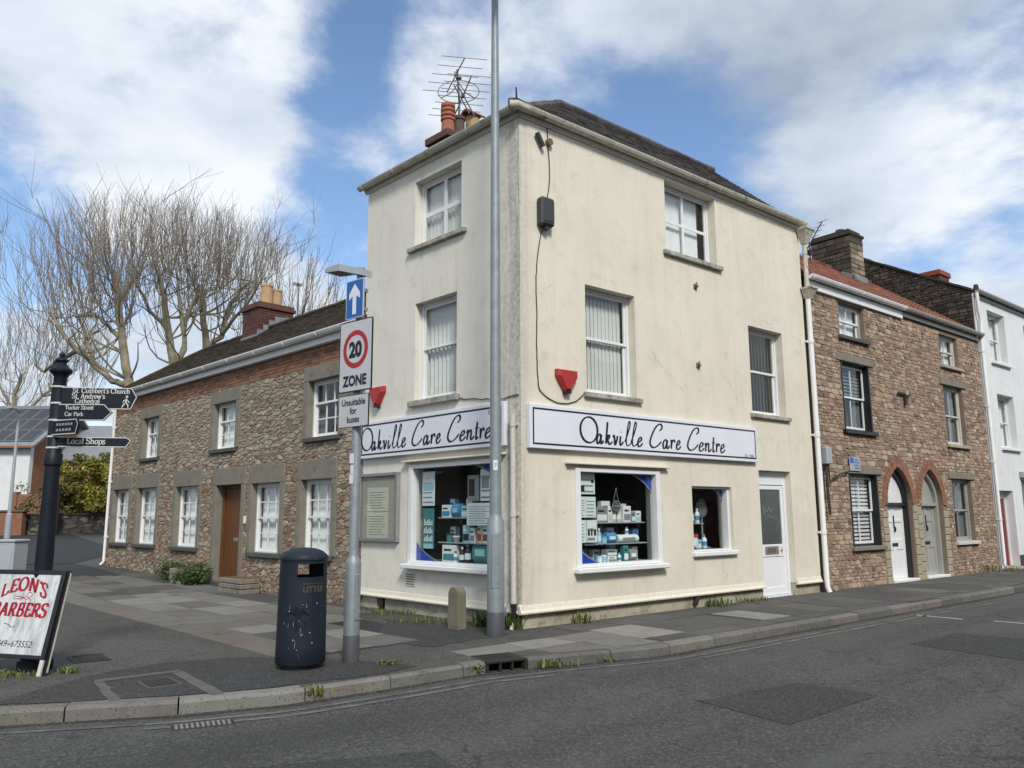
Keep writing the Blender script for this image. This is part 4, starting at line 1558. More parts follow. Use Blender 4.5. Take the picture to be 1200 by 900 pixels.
stripe('road_marking', k_off, 0.24, 0.30, 0.5, acc[-1] - 1, M['wornline'])
stripe('road_marking', k_off, 0.40, 0.46, 6.0, acc[-1] - 1, M['wornline'], gaps=((9, 10), (14, 16)))
for a, c in (((6.78, 13.83), (7.27, 13.26)), ((7.65, 13.04), (8.15, 12.5))):
    p, q = Vector((*a, 0)), Vector((*c, 0))
    t = (q - p).normalized()
    n_ = Vector((-t.y, t.x, 0)) * 0.05
    b = MB()
    b.add([(*(v.xy), -0.115) for v in (p - n_, q - n_, q + n_, p + n_)], [(0, 1, 2, 3)])
    struct(b.build('bay_marking', M['whiteline']))

# earth and grit lying in the channel at the kerb foot
b = MB()
prev = None
for i in range(int((acc[-1] - 4) / 0.12)):
    s = 2.0 + i * 0.12
    w = 0.06 + 0.10 * max(0.0, noise.noise(Vector((s * .9, 2, 0))) + .35) + rng.uniform(-.012, .012)
    q = (k_off(s, 0.002), k_off(s, w))
    if prev:
        b.add([(*prev[0].xy, -.1175), (*q[0].xy, -.1175), (*q[1].xy, -.1185), (*prev[1].xy, -.1185)], [(0, 1, 2, 3)])
    prev = q
struct(b.build('gutter_dirt', M['dirt']))

# ironwork in the ground
ci = thing('kerb_inlet', 'dark iron kerb drain inlet with open slots below pale kerb at street corner', 'drain', (*k_at((s_in0 + s_in1) / 2).xy, 0), 0)
ci.rotation_euler[2] = math.atan2((k_at(s_in1) - k_at(s_in0)).y, (k_at(s_in1) - k_at(s_in0)).x)
b = MB()
b.box(-.255, .255, 0.0, 0.42, -0.025, 0.008, c=.006)
b.box(-.255, -.225, 0.0, 0.3, -0.125, -0.026)
b.box(.225, .255, 0.0, 0.3, -0.125, -0.026)
b.box(-.224, .224, 0.26, 0.29, -0.125, -0.026)
b.build('frame', M['iron'], ci)
for k in (-.075, .075):
    b = MB()
    b.box(k - .012, k + .012, 0.01, 0.05, -0.122, -0.027)
    b.build('bar', M['iron'], ci)
for k in range(4):
    b = MB()
    b.box(-.2, .2, .06 + k * .09, .10 + k * .09, 0.009, 0.013)
    b.build('rib', M['iron'], ci)


def cover(name, label, cat, pts, mat, rim, lift=0.012, ribs=3):
    c = sum((Vector((*p, 0)) for p in pts), Vector()) / 4
    r = thing(name, label, cat, (c.x, c.y, 0))
    P = [Vector((*p, 0)) - c for p in pts]
    b = MB()
    b.prism_z([tuple(p.xy) for p in P], -0.03, lift)
    b.build('rim', M['concrete'] if rim else M['iron'], r)
    b = MB()
    b.prism_z([tuple((p * 0.86).xy) for p in P], -0.02, lift + .004)
    b.build('lid', M[mat], r)
    for k in range(ribs):
        t0 = (k + 0.5) / ribs
        a, d = P[0].lerp(P[3], t0) * .78, P[1].lerp(P[2], t0) * .78
        b = MB()
        b.tube([(*a.xy, lift + .005), (*d.xy, lift + .005)], 0.006, 5)
        b.build('rib', M[mat], r)
    return r


cover('manhole_cover', 'small square inspection cover in a pale concrete frame near the front kerb', 'cover', [(-3.66, 8.06), (-3.42, 8.26), (-3.17, 7.95), (-3.41, 7.75)], 'iron', True)
cover('manhole_cover', 'rectangular iron inspection cover on the footway beside the barber board', 'cover', [(-5.13, 9.47), (-4.84, 9.70), (-4.52, 9.28), (-4.82, 9.06)], 'iron', False, ribs=4)
for q in ([(-4.06, 8.02), (-3.98, 8.1), (-3.42, 8.58), (-3.5, 8.66), (-4.12, 8.16)], [(-3.42, 8.58), (-3.36, 8.5), (-2.62, 7.56), (-2.7, 7.48), (-2.78, 7.56), (-3.5, 8.48)], [(-4.06, 8.02), (-3.98, 8.06), (-3.44, 7.3), (-3.52, 7.24)]):
    patch('concrete_surround', q, M['concrete'], 0.009, 0.012)
gr = thing('drain_grate', 'worn rectangular iron gully grate in the road beside the left kerb', 'drain', (-2.58, 6.95, -0.12), math.atan2(.19, .41))
b = MB()
b.box(-.25, .25, -.09, .09, -0.02, 0.006, c=.004)
b.build('frame', M['iron'], gr)
for j in (0, 1):
    for k in range(11):
        b = MB()
        b.box(-.22 + k * .041, -.196 + k * .041, -.075 + j * .08, -.01 + j * .08, 0.007, 0.012)
        b.build('bar', M['worniron'], gr)

# ================================================================== the corner shop
shop = thing('corner_shop', 'three storey cream rendered corner building with slate roof and care shop below', 'building', COR, ROT_R)
I4 = None
HR = [(3.46, 4.96, 6.27, 7.635), (1.37, 2.55, 3.49, 5.26), (5.87, 7.06, 3.50, 5.25), (1.06, 3.03, 0.79, 2.30), (3.90, 5.06, 0.93, 2.07), (5.96, 7.06, 0.20, 2.41)]
b = MB()
wall_cells(b, 0.0, 7.96, 0.24, 7.775, HR, 0.0, 0.30)
b.build('right_wall', M['stucco_r'], shop)
HL = [(-2.65, -1.375, 6.24, 7.46), (-2.60, -1.475, 3.50, 5.21), (-2.68, -0.42, 0.80, 2.42), (-3.62, -3.39, 0.20, 0.24)]
b = MB(F_L)
wall_cells(b, -4.15, 0.0, 0.24, 7.775, HL[:3], 0.0, 0.30)
b.build('left_wall', M['stucco_l'], shop)
# plinth, set back under a flared drip
b = MB()
b.box(0.035, 5.955, 0.035, 0.28, -0.10, 0.235)
b.box(7.065, 7.95, 0.035, 0.28, -0.10, 0.235)
b.build('plinth', M['plinth'], shop)
b = MB(F_L)
b.box(-4.14, -3.625, 0.035, 0.28, -0.10, 0.235)
b.box(-3.385, -0.035, 0.036, 0.28, -0.10, 0.235)
b.build('plinth', M['plinth'], shop)
b = MB(F_L)
b.box(-3.623, -3.387, 0.16, 0.20, -0.09, 0.232)
b.build('vent_shade_panel', M['black'], shop)  # black panel stands in for the shade inside the plinth hole
flare = [(0.02, 0.20), (-0.045, 0.205), (-0.05, 0.225), (-0.022, 0.26), (-0.006, 0.32), (0.02, 0.34)]
b = MB()
b.prism_x(flare, -0.05, 5.955)
b.prism_x(flare, 7.065, 7.96)
b.build('drip_ledge', M['ledge'], shop)
b = MB(F_L)
b.prism_x(flare, -4.15, 0.02)
b.build('drip_ledge', M['ledge'], shop)
# shell behind the fronts: back and end walls, floors
L_end = F_L @ Vector((-4.15, 0, 0))
b = MB()
b.box(7.70, 7.955, 0.301, 4.3, -0.1, 7.70)
b.box(0.1, 7.69, 4.08, 4.3, -0.1, 7.70)
b.build('rear_wall', M['stucco_l'], shop)
b = MB()
for z in (-0.02, 2.62, 5.55):
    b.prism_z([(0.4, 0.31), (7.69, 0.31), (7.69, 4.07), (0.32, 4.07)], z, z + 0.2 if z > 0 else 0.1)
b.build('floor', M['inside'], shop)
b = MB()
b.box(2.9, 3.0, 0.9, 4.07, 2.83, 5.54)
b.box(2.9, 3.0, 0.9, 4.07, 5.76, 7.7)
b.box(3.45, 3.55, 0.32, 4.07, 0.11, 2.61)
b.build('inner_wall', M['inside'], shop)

# windows
W1 = sash_window(shop, I4, *HR[0], y=0.17, frame=0.05, mat='white', cols=2, rows=(2,), single=True, bar=0.055, stile=0.04,
                 sill=(0.10, 0.075, 0.085, 'sill'), behind=vblind(0.53, 0.05, 'net', 0.085, 0, 0.9), label='white two light casement window under the eave')
sash_window(shop, I4, *HR[1], y=0.15, frame=0.05, mat='white', cols=1, rows=(1, 1), split=0.53, sill=(0.08, 0.07, 0.08, 'sill'),
            behind=vblind(0.6, 0.18, 'blind', 0.09), label='white sash window above the care centre sign')
sash_window(shop, I4, *HR[2], y=0.16, frame=0.05, mat='white', cols=1, rows=(1, 1), split=0.51, sill=(0.08, 0.07, 0.08, 'sill'),
            behind=vblind(0.32, 0.8, 'blind', 0.11), label='white sash window with open blind slats above the shop door')
sash_window(shop, F_L, *HL[0], y=0.15, frame=0.05, mat='white', cols=2, rows=(2,), single=True, bar=0.085, stile=0.04,
            sill=(0.14, 0.075, 0.08, 'sill'), behind=vblind(0.55, 0.35, 'blind', 0.10), label='white two light window on the left front under the eave')
sash_window(shop, F_L, *HL[1], y=0.14, frame=0.05, mat='white', cols=1, rows=(1, 1), split=0.54, sill=(0.09, 0.085, 0.10, 'sill'),
            behind=vblind(0.42, 0.6, 'blind', 0.11), label='white sash window above the sign on the left front')


def arc_poly(cx, cz, sx, sz, x_corner, z_corner, n=18, t=0.0):
    """Corner of a pane outside a large ellipse."""
    o = [(x_corner, z_corner)]
    return o


def window_vinyl(w, F, x0, x1, z0, z1, y):
    """Blue corner pieces edged by a pale arc, stuck inside the glass."""
    W, H = x1 - x0, z1 - z0
    bl, ln = MB(F), MB(F)
    for ox, oz, sx, sz in ((x1, z1, -1, -1), (x0, z0, 1, 1)):
        a, c = W * 0.27, H * 0.20
        P = []
        for i in range(15):
            t = i / 14
            # shallow curve bulging into the corner
            x = a * (1 - t)
            z = c * t
            bulge = 0.14 * math.sin(math.pi * t)
            P.append((x * (1 - bulge), z * (1 - bulge)))
        bl.add([(ox + sx * .001, y, oz + sz * .001)] + [(ox + sx * px, y, oz + sz * pz) for px, pz in P], [tuple(range(len(P) + 1))])
        rib = [(ox + sx * px, oz + sz * pz) for px, pz in P]
        ribbon(ln, rib, 0.022, 0.022, y - 0.001, round_end=False)
    bl.build('blue_vinyl', M['winblue'], w, fix=False)
    ln.build('pale_vinyl_line', M['pk_grey'], w, fix=False)


def shop_window(F, x0, x1, z0, z1, out, trim, y=0.05, label=None, head=None, sill=0.11, t=0.09):
    b = MB(F)
    b.box(x0 + .001, x0 + t, out, y + .07, z0 + .002, z1 - .002, c=.005)
    b.box(x1 - t, x1 - .001, out + .001, y + .07, z0 + .002, z1 - .002, c=.005)
    b.box(x0 + t, x1 - t, out + .004, y + .069, z1 - t * .6, z1 - .003, c=.005)
    b.box(x0 + t, x1 - t, out + .002, y + .069, z0 + .003, z0 + t * .5, c=.005)
    w = b.build('shop_window', M['white'], shop, label=label)
    gx0, gx1, gz0, gz1 = x0 + t, x1 - t, z0 + t * .5, z1 - t * .6
    g = MB(F)
    g.box(gx0, gx1, y + .02, y + .026, gz0, gz1)
    g.build('glass_pane', M['glass'], w)
    s_ = MB(F)
    s_.box(x0 - .05, x1 + .05, out - sill, y, z0 - .075, z0 + .001, c=.012)
    s_.build('sill', M['white'], w)
    window_vinyl(w, F, gx0, gx1, gz0, gz1, y + .03)
    bd = MB(F)
    bd.box(gx0, gx1, y + .075, 0.72, z0 - .02, gz0 - .001)
    bd.build('display_base', M['pk_grey'], w)
    if head:
        h = MB(F)
        h.box(x0 - head, x1 + head, out - .06, 0.0, z1 + .045, z1 + .075, c=.006)
        h.build('head_ledge', M['ledge'], w)
    return w, (gx0, gx1, gz0, gz1)


wr, GR = shop_window(I4, 1.06, 3.03, 0.79, 2.30, -0.035, 0.06, label='large white framed display window on the right front', head=0.2, t=0.105)
ws, GS = shop_window(I4, 3.90, 5.06, 0.93, 2.07, 0.06, 0.06, y=0.14, label='small white framed display window beside the door', sill=0.14, t=0.06)
wl, GL = shop_window(F_L, -2.68, -0.42, 0.80, 2.42, -0.035, 0.06, label='large white framed display window on the left front', head=0.12, t=0.105)
# dark panels behind the display bays, coloured as the shop's unlit interior
b = MB()
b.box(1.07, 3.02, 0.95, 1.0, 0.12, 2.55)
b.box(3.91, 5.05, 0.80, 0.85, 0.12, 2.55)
b.build('interior_shade_panel', M['pk_dark'], shop)
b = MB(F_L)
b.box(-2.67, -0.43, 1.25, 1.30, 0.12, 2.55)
b.build('interior_shade_panel', M['pk_brown'], shop)

# door
b = MB()
b.box(5.962, 6.03, 0.13, 0.22, 0.03, 2.405, c=.004)
b.box(6.985, 7.057, 0.13, 0.22, 0.03, 2.405, c=.004)
b.box(6.031, 6.984, 0.131, 0.219, 2.14, 2.405, c=.004)
b.box(5.965, 7.055, 0.10, 0.24, -0.03, 0.028)
fr = b.build('door_frame', M['upvc'], shop)
b = MB()
b.box(6.035, 6.13, 0.145, 0.195, 0.035, 2.13, c=.004)
b.box(6.885, 6.98, 0.145, 0.195, 0.035, 2.13, c=.004)
b.box(6.131, 6.884, 0.146, 0.194, 2.05, 2.13, c=.004)
b.box(6.131, 6.884, 0.146, 0.194, 0.76, 0.99, c=.004)
b.box(6.131, 6.884, 0.146, 0.194, 0.035, 0.17, c=.004)
b.box(6.131, 6.884, 0.163, 0.180, 0.171, 0.759)
door = b.build('shop_door', M['upvc'], shop)
b = MB()
b.box(6.131, 6.884, 0.163, 0.178, 0.991, 2.049)
b.build('frosted_pane', M['frost'], door)
b = MB()
for pts in ([(6.3, 1.6), (6.36, 1.68), (6.42, 1.62), (6.5, 1.70), (6.55, 1.62), (6.62, 1.69)], [(6.42, 1.5), (6.5, 1.56), (6.6, 1.5), (6.72, 1.55)], [(6.2, 1.2), (6.32, 1.3)], [(6.6, 1.42), (6.78, 1.5)], [(6.7, 1.25), (6.82, 1.45)], [(6.3, 1.75), (6.33, 1.62), (6.3, 1.55)]):
    ribbon(b, cr_spline(pts), .006, .012, 0.1625)
b.build('scratches', M['pk_grey'], door, fix=False)
b = MB()
b.box(6.26, 6.72, 0.135, 0.146, 0.80, 0.955, c=.004)
b.build('letter_plate', M['alu'], door)
b = MB()
b.box(6.33, 6.62, 0.130, 0.1345, 0.835, 0.92, c=.003)
b.build('letter_flap', M['pk_brown'], door)
b = MB()
b.box(6.05, 6.12, 0.1415, 0.1445, 0.79, 0.90)
b.build('blue_sticker', M['signblue'], door)
b = MB()
b.box(6.80, 6.86, 0.138, 0.1455, 0.82, 0.95, c=.003)
b.tube([(6.83, 0.14, 0.90), (6.83, 0.10, 0.90), (6.76, 0.10, 0.90)], 0.011, 6)
b.build('handle', M['pk_cream'], door)

# roof
RZ, EZ = 9.82, 7.81
A, B_, D, E_, P1, P2 = (0, -0.03, EZ), (8.0, -0.03, EZ), (8.0, 4.32, EZ), (L_end.x - 0.03, L_end.y, EZ), (2.9, 2.15, RZ), (8.0, 2.15, RZ)
b = MB()
slope_slab(b, [A, B_, P2, P1], 0.07)
roof = b.build('slate_roof', M['slate'], shop)
b = MB()
slope_slab(b, [(A[0] - .03, A[1], A[2]), P1, E_], 0.07)
slope_slab(b, [E_, P1, P2, D], 0.07)
b.prism_x([(-0.0, EZ - .12), (4.3, EZ - .12), (2.15, RZ - .1)], 7.85, 7.95)
b.build('rear_slopes', M['slate'], roof)
scol = [(1.0, 0.97, 0.95), (0.8, 0.78, 0.78), (1.25, 1.15, 1.05), (0.65, 0.64, 0.65)]
roof_tiles(roof, M['slate'], (-0.02, -0.06, EZ + .004), (8.0, -0.06, EZ + .004), (2.9, 2.15, RZ + .004), (8.0, 2.15, RZ + .004), 0.22, 0.17, 0.016, rng, scol)
b = MB()
for a, c in ((A, P1), (P1, P2)):
    a, c = Vector(a), Vector(c)
    n = int((c - a).length / 0.33)
    for i in range(n):
        p, q = a.lerp(c, i / n), a.lerp(c, (i + 0.97) / n)
        b.tube([tuple(p + Vector((0, 0, .02))), tuple(q + Vector((0, 0, .02 + rng.uniform(-.01, .012))))], 0.085, 8, 0, pick(scol, rng, .2))
b.build('ridge_tiles', M['slate'], roof, kind='stuff')
for F, x0, x1 in ((I4, -0.02, 7.99), (F_L, -4.22, 0.02)):
    b = MB(F)
    b.prism_x([(-0.03, 7.70), (-0.035, 7.735), (-0.055, 7.745), (-0.06, 7.79), (0.0, 7.79), (0.0, 7.70)], x0, x1)
    b.build('fascia', M['soffit'], shop)
    gutter_run(shop, F, x0 - 0.06, x1 + 0.06, -0.125, 7.825, 0.06, 'gutter', 0.95)
b = MB()
b.tube([(-0.22, -0.02, 7.855), (-0.12, -0.08, 7.875), (0.03, -0.09, 7.855)], 0.07, 10)
b.tube([(-0.11, -0.08, 7.90), (-0.12, -0.08, 8.12)], [0.018, 0.012], 6)
b.build('corner_bracket', M['black'], shop, smooth=True)
b = MB()
b.tube([(-0.23, -0.06, 7.80), (-0.14, -0.135, 7.805), (0.07, -0.135, 7.80)], 0.066, 12)
b.build('gutter_corner', M['gutter'], shop, smooth=True)
# downpipe with two hoppers at the right end
for z, h, w in ((7.66, 0.30, 0.17), (6.34, 0.20, 0.13)):
    b = MB()
    b.add([(8.02 - w, -.02, z), (8.02 + w, -.02, z), (8.02 + w, -.26, z), (8.02 - w, -.26, z), (8.02 - .06, -.04, z - h), (8.02 + .06, -.04, z - h), (8.02 + .06, -.15, z - h), (8.02 - .06, -.15, z - h)],
          [(0, 1, 2, 3), (4, 5, 6, 7), (0, 1, 5, 4), (1, 2, 6, 5), (2, 3, 7, 6), (3, 0, 4, 7)])
    b.box(8.02 - w - .015, 8.02 + w + .015, -.275, -.01, z, z + 0.035)
    b.build('rain_hopper', M['gutter'], shop)
pipe_run(shop, I4, [(8.02, -.095, 7.38), (8.02, -.095, 6.36)], 0.05, 'gutter')
pipe_run(shop, I4, [(8.02, -.095, 6.16), (8.02, -.095, 0.12), (8.02, -.14, 0.0)], 0.055, 'gutter_w', [(8.02, -.095, z) for z in (5.2, 3.2, 1.2)])
pipe_run(shop, F_L, [(-0.115, -.055, 3.04), (-0.115, -.055, 0.34)], 0.042, 'offwhite', [(-0.115, -.055, z) for z in (2.9, 1.6)], name='conduit')
b = MB(F_L)
b.tube([(-.115, -.055, .345), (-.10, -.06, .18), (-.09, -.10, 0.05)], [.05, .035, .03], 8)
b.build('pipe_shoe', M['black'], shop, smooth=True)
b = MB(F_L)
b.tube([(-.09, -.10, 0.10), (-.085, -.13, 0.0)], [.02, .035], 8)
b.build('pipe_outlet', M['offwhite'], shop)
# air brick and pipe holes
b = MB(F_L)
b.box(-2.75, -2.48, -0.012, 0.01, 0.44, 0.66, c=.004)
vent = b.build('air_brick', M['paperyellow'], shop)
for k in range(5):
    b = MB(F_L)
    b.box(-2.73, -2.5, -0.015, -0.0125, 0.465 + k * .038, 0.48 + k * .038)
    b.build('vent_slot', M['pk_brown'], vent)
for x, z in ((4.24, 5.74), (4.22, 4.25)):
    b = MB()
    b.tube([(x, -0.06, z), (x, 0.01, z)], 0.028, 8)
    b.box(x - .05, x + .05, -.02, -.002, z - .05, z + .05, c=.01)
    b.tube([(x, -.035, z - .06), (x + .015, -.03, z + .08)], 0.012, 6)
    b.build('anchor_bolt', M['pk_brown'], shop)
b = MB()
b.tube([(3.86, -0.005, 0.06), (3.9, -0.012, 0.16), (3.95, 0.04, 0.12)], [.04, .05, .03], 8)
b.build('drain_mouth', M['black'], shop)
# chimney of the shop
ch = MB(F_L)
ch.box(-4.21, -3.59, 1.49, 2.61, 8.2, 9.30)
chim = ch.build('chimney', M['brickdark'], shop)
ch = MB(F_L)
brickwork(ch, -4.22, -3.58, 1.48, 2.62, 8.25, 9.2, rng, [(1.5, 1.1, 1.0), (1.0, .8, .8), (2.0, 1.5, 1.3)])
ch.build('brickwork', M['brickdark'], chim, kind='stuff', fix=False)
ch = MB(F_L)
ch.box(-4.28, -3.52, 1.42, 2.68, 9.2, 9.36, c=.015)
ch.build('chimney_cap', M['brickdark'], chim)
p = MB(F_L)
p.lathe([(.15, 9.36), (.135, 9.7), (.13, 9.74), (.155, 9.745), (.155, 9.80), (.128, 9.81), (.128, 9.83), (.155, 9.84), (.155, 9.90), (.128, 9.91), (.128, 9.93), (.155, 9.94), (.155, 10.0), (.128, 10.01), (.128, 10.03), (.15, 10.04), (.15, 10.11), (.10, 10.11), (.10, 9.95)], -3.9, 1.74, 18)
p.build('chimney_pot', M['terracotta'], chim, smooth=True, label='ribbed terracotta chimney pot')
p = MB(F_L)
p.lathe([(.13, 9.36), (.12, 9.85), (.14, 9.86), (.14, 9.93), (.09, 9.93), (.09, 9.8)], -3.9, 2.04, 16)
p.build('chimney_pot', M['darkpot'], chim, smooth=True, label='short sooty chimney pot')
p = MB(F_L)
p.lathe([(.17, 9.36), (.15, 10.0), (.15, 10.06), (.10, 10.06), (.10, 9.9)], -3.9, 2.42, 18)
p.build('chimney_pot', M['buffpot'], chim, smooth=True, label='ochre chimney pot under a hood')
p = MB(F_L)
hood = [(-.2 + .4 * i / 8, .13 * math.sin(math.pi * i / 8)) for i in range(9)]
p.prism([(-3.9 + a, 10.07 + z) for a, z in hood] + [(-3.9 + a * .9, 10.05 + z * .8) for a, z in hood[::-1]], 2.2, 2.66)
p.build('pot_hood', M['terracotta'], chim)

# ---- signs on the shop
def shop_sign(F, x0, x1, z0, z1, ux, tz, cap, label, est):
    c = F @ Vector(((x0 + x1) / 2, 0, z0)) if F else Vector(((x0 + x1) / 2, 0, z0))
    W = Matrix.Translation(COR) @ Matrix.Rotation(ROT_R, 4, 'Z') @ (F or Matrix.Identity(4))
    base = W @ Vector(((x0 + x1) / 2, 0, z0))
    r = thing('shop_sign', label, 'sign', base, ROT_R if F is None else ROT_L)
    o = (x0 + x1) / 2
    h = z1 - z0
    b = MB()
    b.box(x0 - o, x1 - o, -0.085, -0.004, 0, h, c=.006)
    b.build('board', M['signwhite'], r)
    b = MB()
    e, w = 0.055, 0.026
    xa, xb, za, zb = x0 - o + e, x1 - o - e, e, h - e
    for q in ((xa, xb, za, za + w), (xa, xb, zb - w, zb), (xa, xa + w, za + w, zb - w), (xb - w, xb, za + w, zb - w)):
        b.box(q[0], q[1], -0.088, -0.0856, q[2], q[3])
    b.build('border_line', M['ink'], r)
    b = MB()
    shop_lettering(b, lambda u: ux(u) - o, tz - z0, cap, -0.0865)
    b.build('lettering', M['ink'], r, fix=False)
    b = MB()
    font_text(b, 'Est 1986', 0.085, est[0] - o, est[1] - z0, -0.0866, 'R', shear=0.25)
    b.build('small_lettering', M['ink'], r, fix=False)
    return r


shop_sign(None, 0.10, 5.84, 2.55, 3.205, lambda u: u, 2.685, 0.40, 'long white Oakville Care Centre sign on the right front above the big window', (5.70, 2.63))
k = (4.05 - 0.55) / (4.808 - 1.124)
shop_sign(F_L, -4.10, -0.27, 2.595, 3.25, lambda u: -4.05 + (u - 1.124) * k, 2.735, 0.40, 'white Oakville Care Centre sign on the left front behind the tall lamp column', (-0.33, 3.09))


def on_wall(F, x, z):
    return Matrix.Translation(COR) @ Matrix.Rotation(ROT_R, 4, 'Z') @ (F or Matrix.Identity(4)) @ Vector((x, 0, z))


def alarm(F, x, z, label):
    r = thing('alarm_box', label, 'alarm', on_wall(F, x, z), ROT_R if F is None else ROT_L, 'red alarm boxes on the cream shop')
    P = [(-.21, .165), (.21, .165), (.21, .06), (.05, -.165), (-.05, -.165), (-.21, .06)]
    Q = [(a * .8, c * .85 + .01) for a, c in P]
    b = MB()
    n = 6
    b.add([(x, -.001, z) for x, z in P] + [(x, -.07, z) for x, z in P] + [(x, -.11, z) for x, z in Q], [tuple(range(6))[::-1], tuple(range(12, 18))] + [(i, (i + 1) % n, n + (i + 1) % n, n + i) for i in range(n)] + [(n + i, n + (i + 1) % n, 2 * n + (i + 1) % n, 2 * n + i) for i in range(n)])
    b.build('cover', M['redplastic'], r)
    b = MB()
    b.box(-.06, .06, -.09, -.01, -.20, -.166)
    b.build('strobe', M['black'], r)
    return r


alarm(None, 0.89, 3.62, 'red alarm box on the sunlit right front between corner and window')
alarm(F_L, -3.64, 3.70, 'red alarm box on the left front behind the speed limit plate')

r = thing('junction_box', 'dark grey plastic box with cables high on the right front near corner', 'junction box', on_wall(None, 0.47, 6.0), ROT_R)
b = MB()
b.box(-.135, .135, -.15, -.002, 0, .46, c=.03)
b.build('casing', M['greybox'], r)
b = MB()
b.box(-.11, .11, -.158, -.151, .06, .40, c=.003)
b.build('lid', M['greybox'], r)
b = MB()
b.tube([(0, -.07, -.05), (0, -.07, .004)], .05, 8)
b.build('gland', M['black'], r)
r = thing('cable_socket', 'small dark tubular fixture tilted on wall just under the eave', 'fixture', on_wall(None, 0.38, 7.42), ROT_R)
b = MB()
b.tube([(-.06, -.06, .10), (.07, -.06, -.10)], .04, 8)
b.build('tube', M['greybox'], r)
b = MB()
b.tube([(.22, -.07, .03), (.22, -.002, .03)], .06, 10)
b.build('round_box', M['pk_brown'], r)


def wall_cable(F, pts, label, r_=0.0085):
    b = MB()
    P3 = [(x, y, z) for x, y, z in pts]
    o = Vector(P3[0])
    b.tube([tuple(Vector(p) - o) for p in P3], r_, 6)
    q = b.build('wall_cable', M['cable'], None, smooth=True)
    W = Matrix.Translation(COR) @ Matrix.Rotation(ROT_R, 4, 'Z') @ (F or Matrix.Identity(4))
    q.matrix_world = W @ Matrix.Translation(o)
    tag(q, label, 'cable')
    return q


def wig(pts, k=6, a=0.012):
    s = cr_spline(pts, k)
    return [(x + rng.uniform(-a, a), -0.014, z + rng.uniform(-a, a)) for x, z in s]


wall_cable(None, wig([(0.58, 7.74), (0.59, 7.4), (0.62, 7.0), (0.60, 6.7), (0.55, 6.47)], a=.004), 'thin black cable hanging from the eave down to the grey box')
wall_cable(None, wig([(0.44, 5.95), (0.36, 5.6), (0.31, 5.1), (0.32, 4.6), (0.31, 4.1), (0.33, 3.6), (0.40, 3.40), (0.72, 3.27), (1.05, 3.30), (1.27, 3.44)], a=.004), 'thin black cable running from grey box down to the sign')
wall_cable(F_L, wig([(-0.03, 3.34), (-0.4, 3.31), (-0.9, 3.36), (-1.4, 3.42)]), 'thin black cable across the left front above the sign')

# notice board
r = thing('notice_board', 'grey framed glazed notice case with yellowed notice on left front', 'notice board', on_wall(F_L, -3.53, 1.14), ROT_L)
W_, H_ = 0.585, 1.18
b = MB()
for q in ((-W_, W_, 0, .055), (-W_, W_, H_ - .055, H_), (-W_, -W_ + .055, .056, H_ - .056), (W_ - .055, W_, .056, H_ - .056)):
    b.box(q[0], q[1], -.075, -.002, q[2], q[3], c=.005)
b.build('frame', M['alu'], r)
b = MB()
b.box(-W_ + .05, W_ - .05, -.03, -.004, .05, H_ - .05)
b.build('backing', M['concrete2'], r)
b = MB()
b.box(-W_ + .055, W_ - .055, -.062, -.058, .056, H_ - .056)
b.build('glass_pane', M['glass'], r)
for z0, z1 in ((.52, .93), (.06, .50)):
    b = MB()
    b.box(-.355, .28, -.035, -.031, z0, z1)
    q = b.build('notice_sheet', M['paperyellow'], r)
    b = MB()
    for k in range(int((z1 - z0 - .08) / .045)):
        b.box(-.30, .22 - rng.uniform(0, .12), -.0365, -.0355, z0 + .05 + k * .045, z0 + .062 + k * .045)
    b.build('printed_lines', M['pk_grey'], q)

# ================================================================== what stands in the shop windows
def wmat(F):
    return Matrix.Translation(COR) @ Matrix.Rotation(ROT_R, 4, 'Z') @ (F or Matrix.Identity(4))


def rot_of(F):
    return ROT_R if F is None else ROT_L


def poster(F, x0, x1, z0, z1, y, mat, label, lines=0, pics=(), group=None, dark='print'):
    W = wmat(F) @ Vector(((x0 + x1) / 2, y, z0))
    r = thing('poster', label, 'poster', W, rot_of(F), group)
    w, h = (x1 - x0) / 2, z1 - z0
    b = MB()
    b.box(-w, w, 0, .003, 0, h)
    b.build('sheet', M[mat], r)
    if lines:
        b = MB()
        for k in range(lines):
            zz = h * (0.08 + 0.84 * k / lines)
            b.box(-w * .85, w * (.85 - rng.uniform(0, .5)), -.0015, -.0005, zz, zz + h * .25 / lines)
        b.build('printed_lines', M['pk_grey'], r)
    for (a, c, d, e, m) in pics:
        b = MB()
        b.box(-w + 2 * w * a, -w + 2 * w * c, -.003, -.0016, h * d, h * e)
        b.build('picture', M[m], r)
    return r


def carton(F, x, z, w, h, d, y, mat, label, trim=None, group=None, name='carton', cat='box', turn=0.0):
    W = wmat(F) @ Vector((x, y + d / 2, z))
    r = thing(name, label, cat, W, rot_of(F) + turn, group)
    b = MB()
    b.box(-w / 2, w / 2, -d / 2, d / 2, 0, h, c=.004)
    b.build('box', M[mat], r)
    if trim:
        b = MB()
        b.box(-w * .42, w * .42, -d / 2 - .002, -d / 2 - .0003, h * .12, h * .5)
        b.build('printed_panel', M[trim], r)
        b = MB()
        b.box(-w * .36, w * .2, -d / 2 - .002, -d / 2 - .0003, h * .66, h * .78)
        b.build('printed_title', M['pk_dark'] if trim != 'pk_dark' else M['pk_white'], r)
    return r


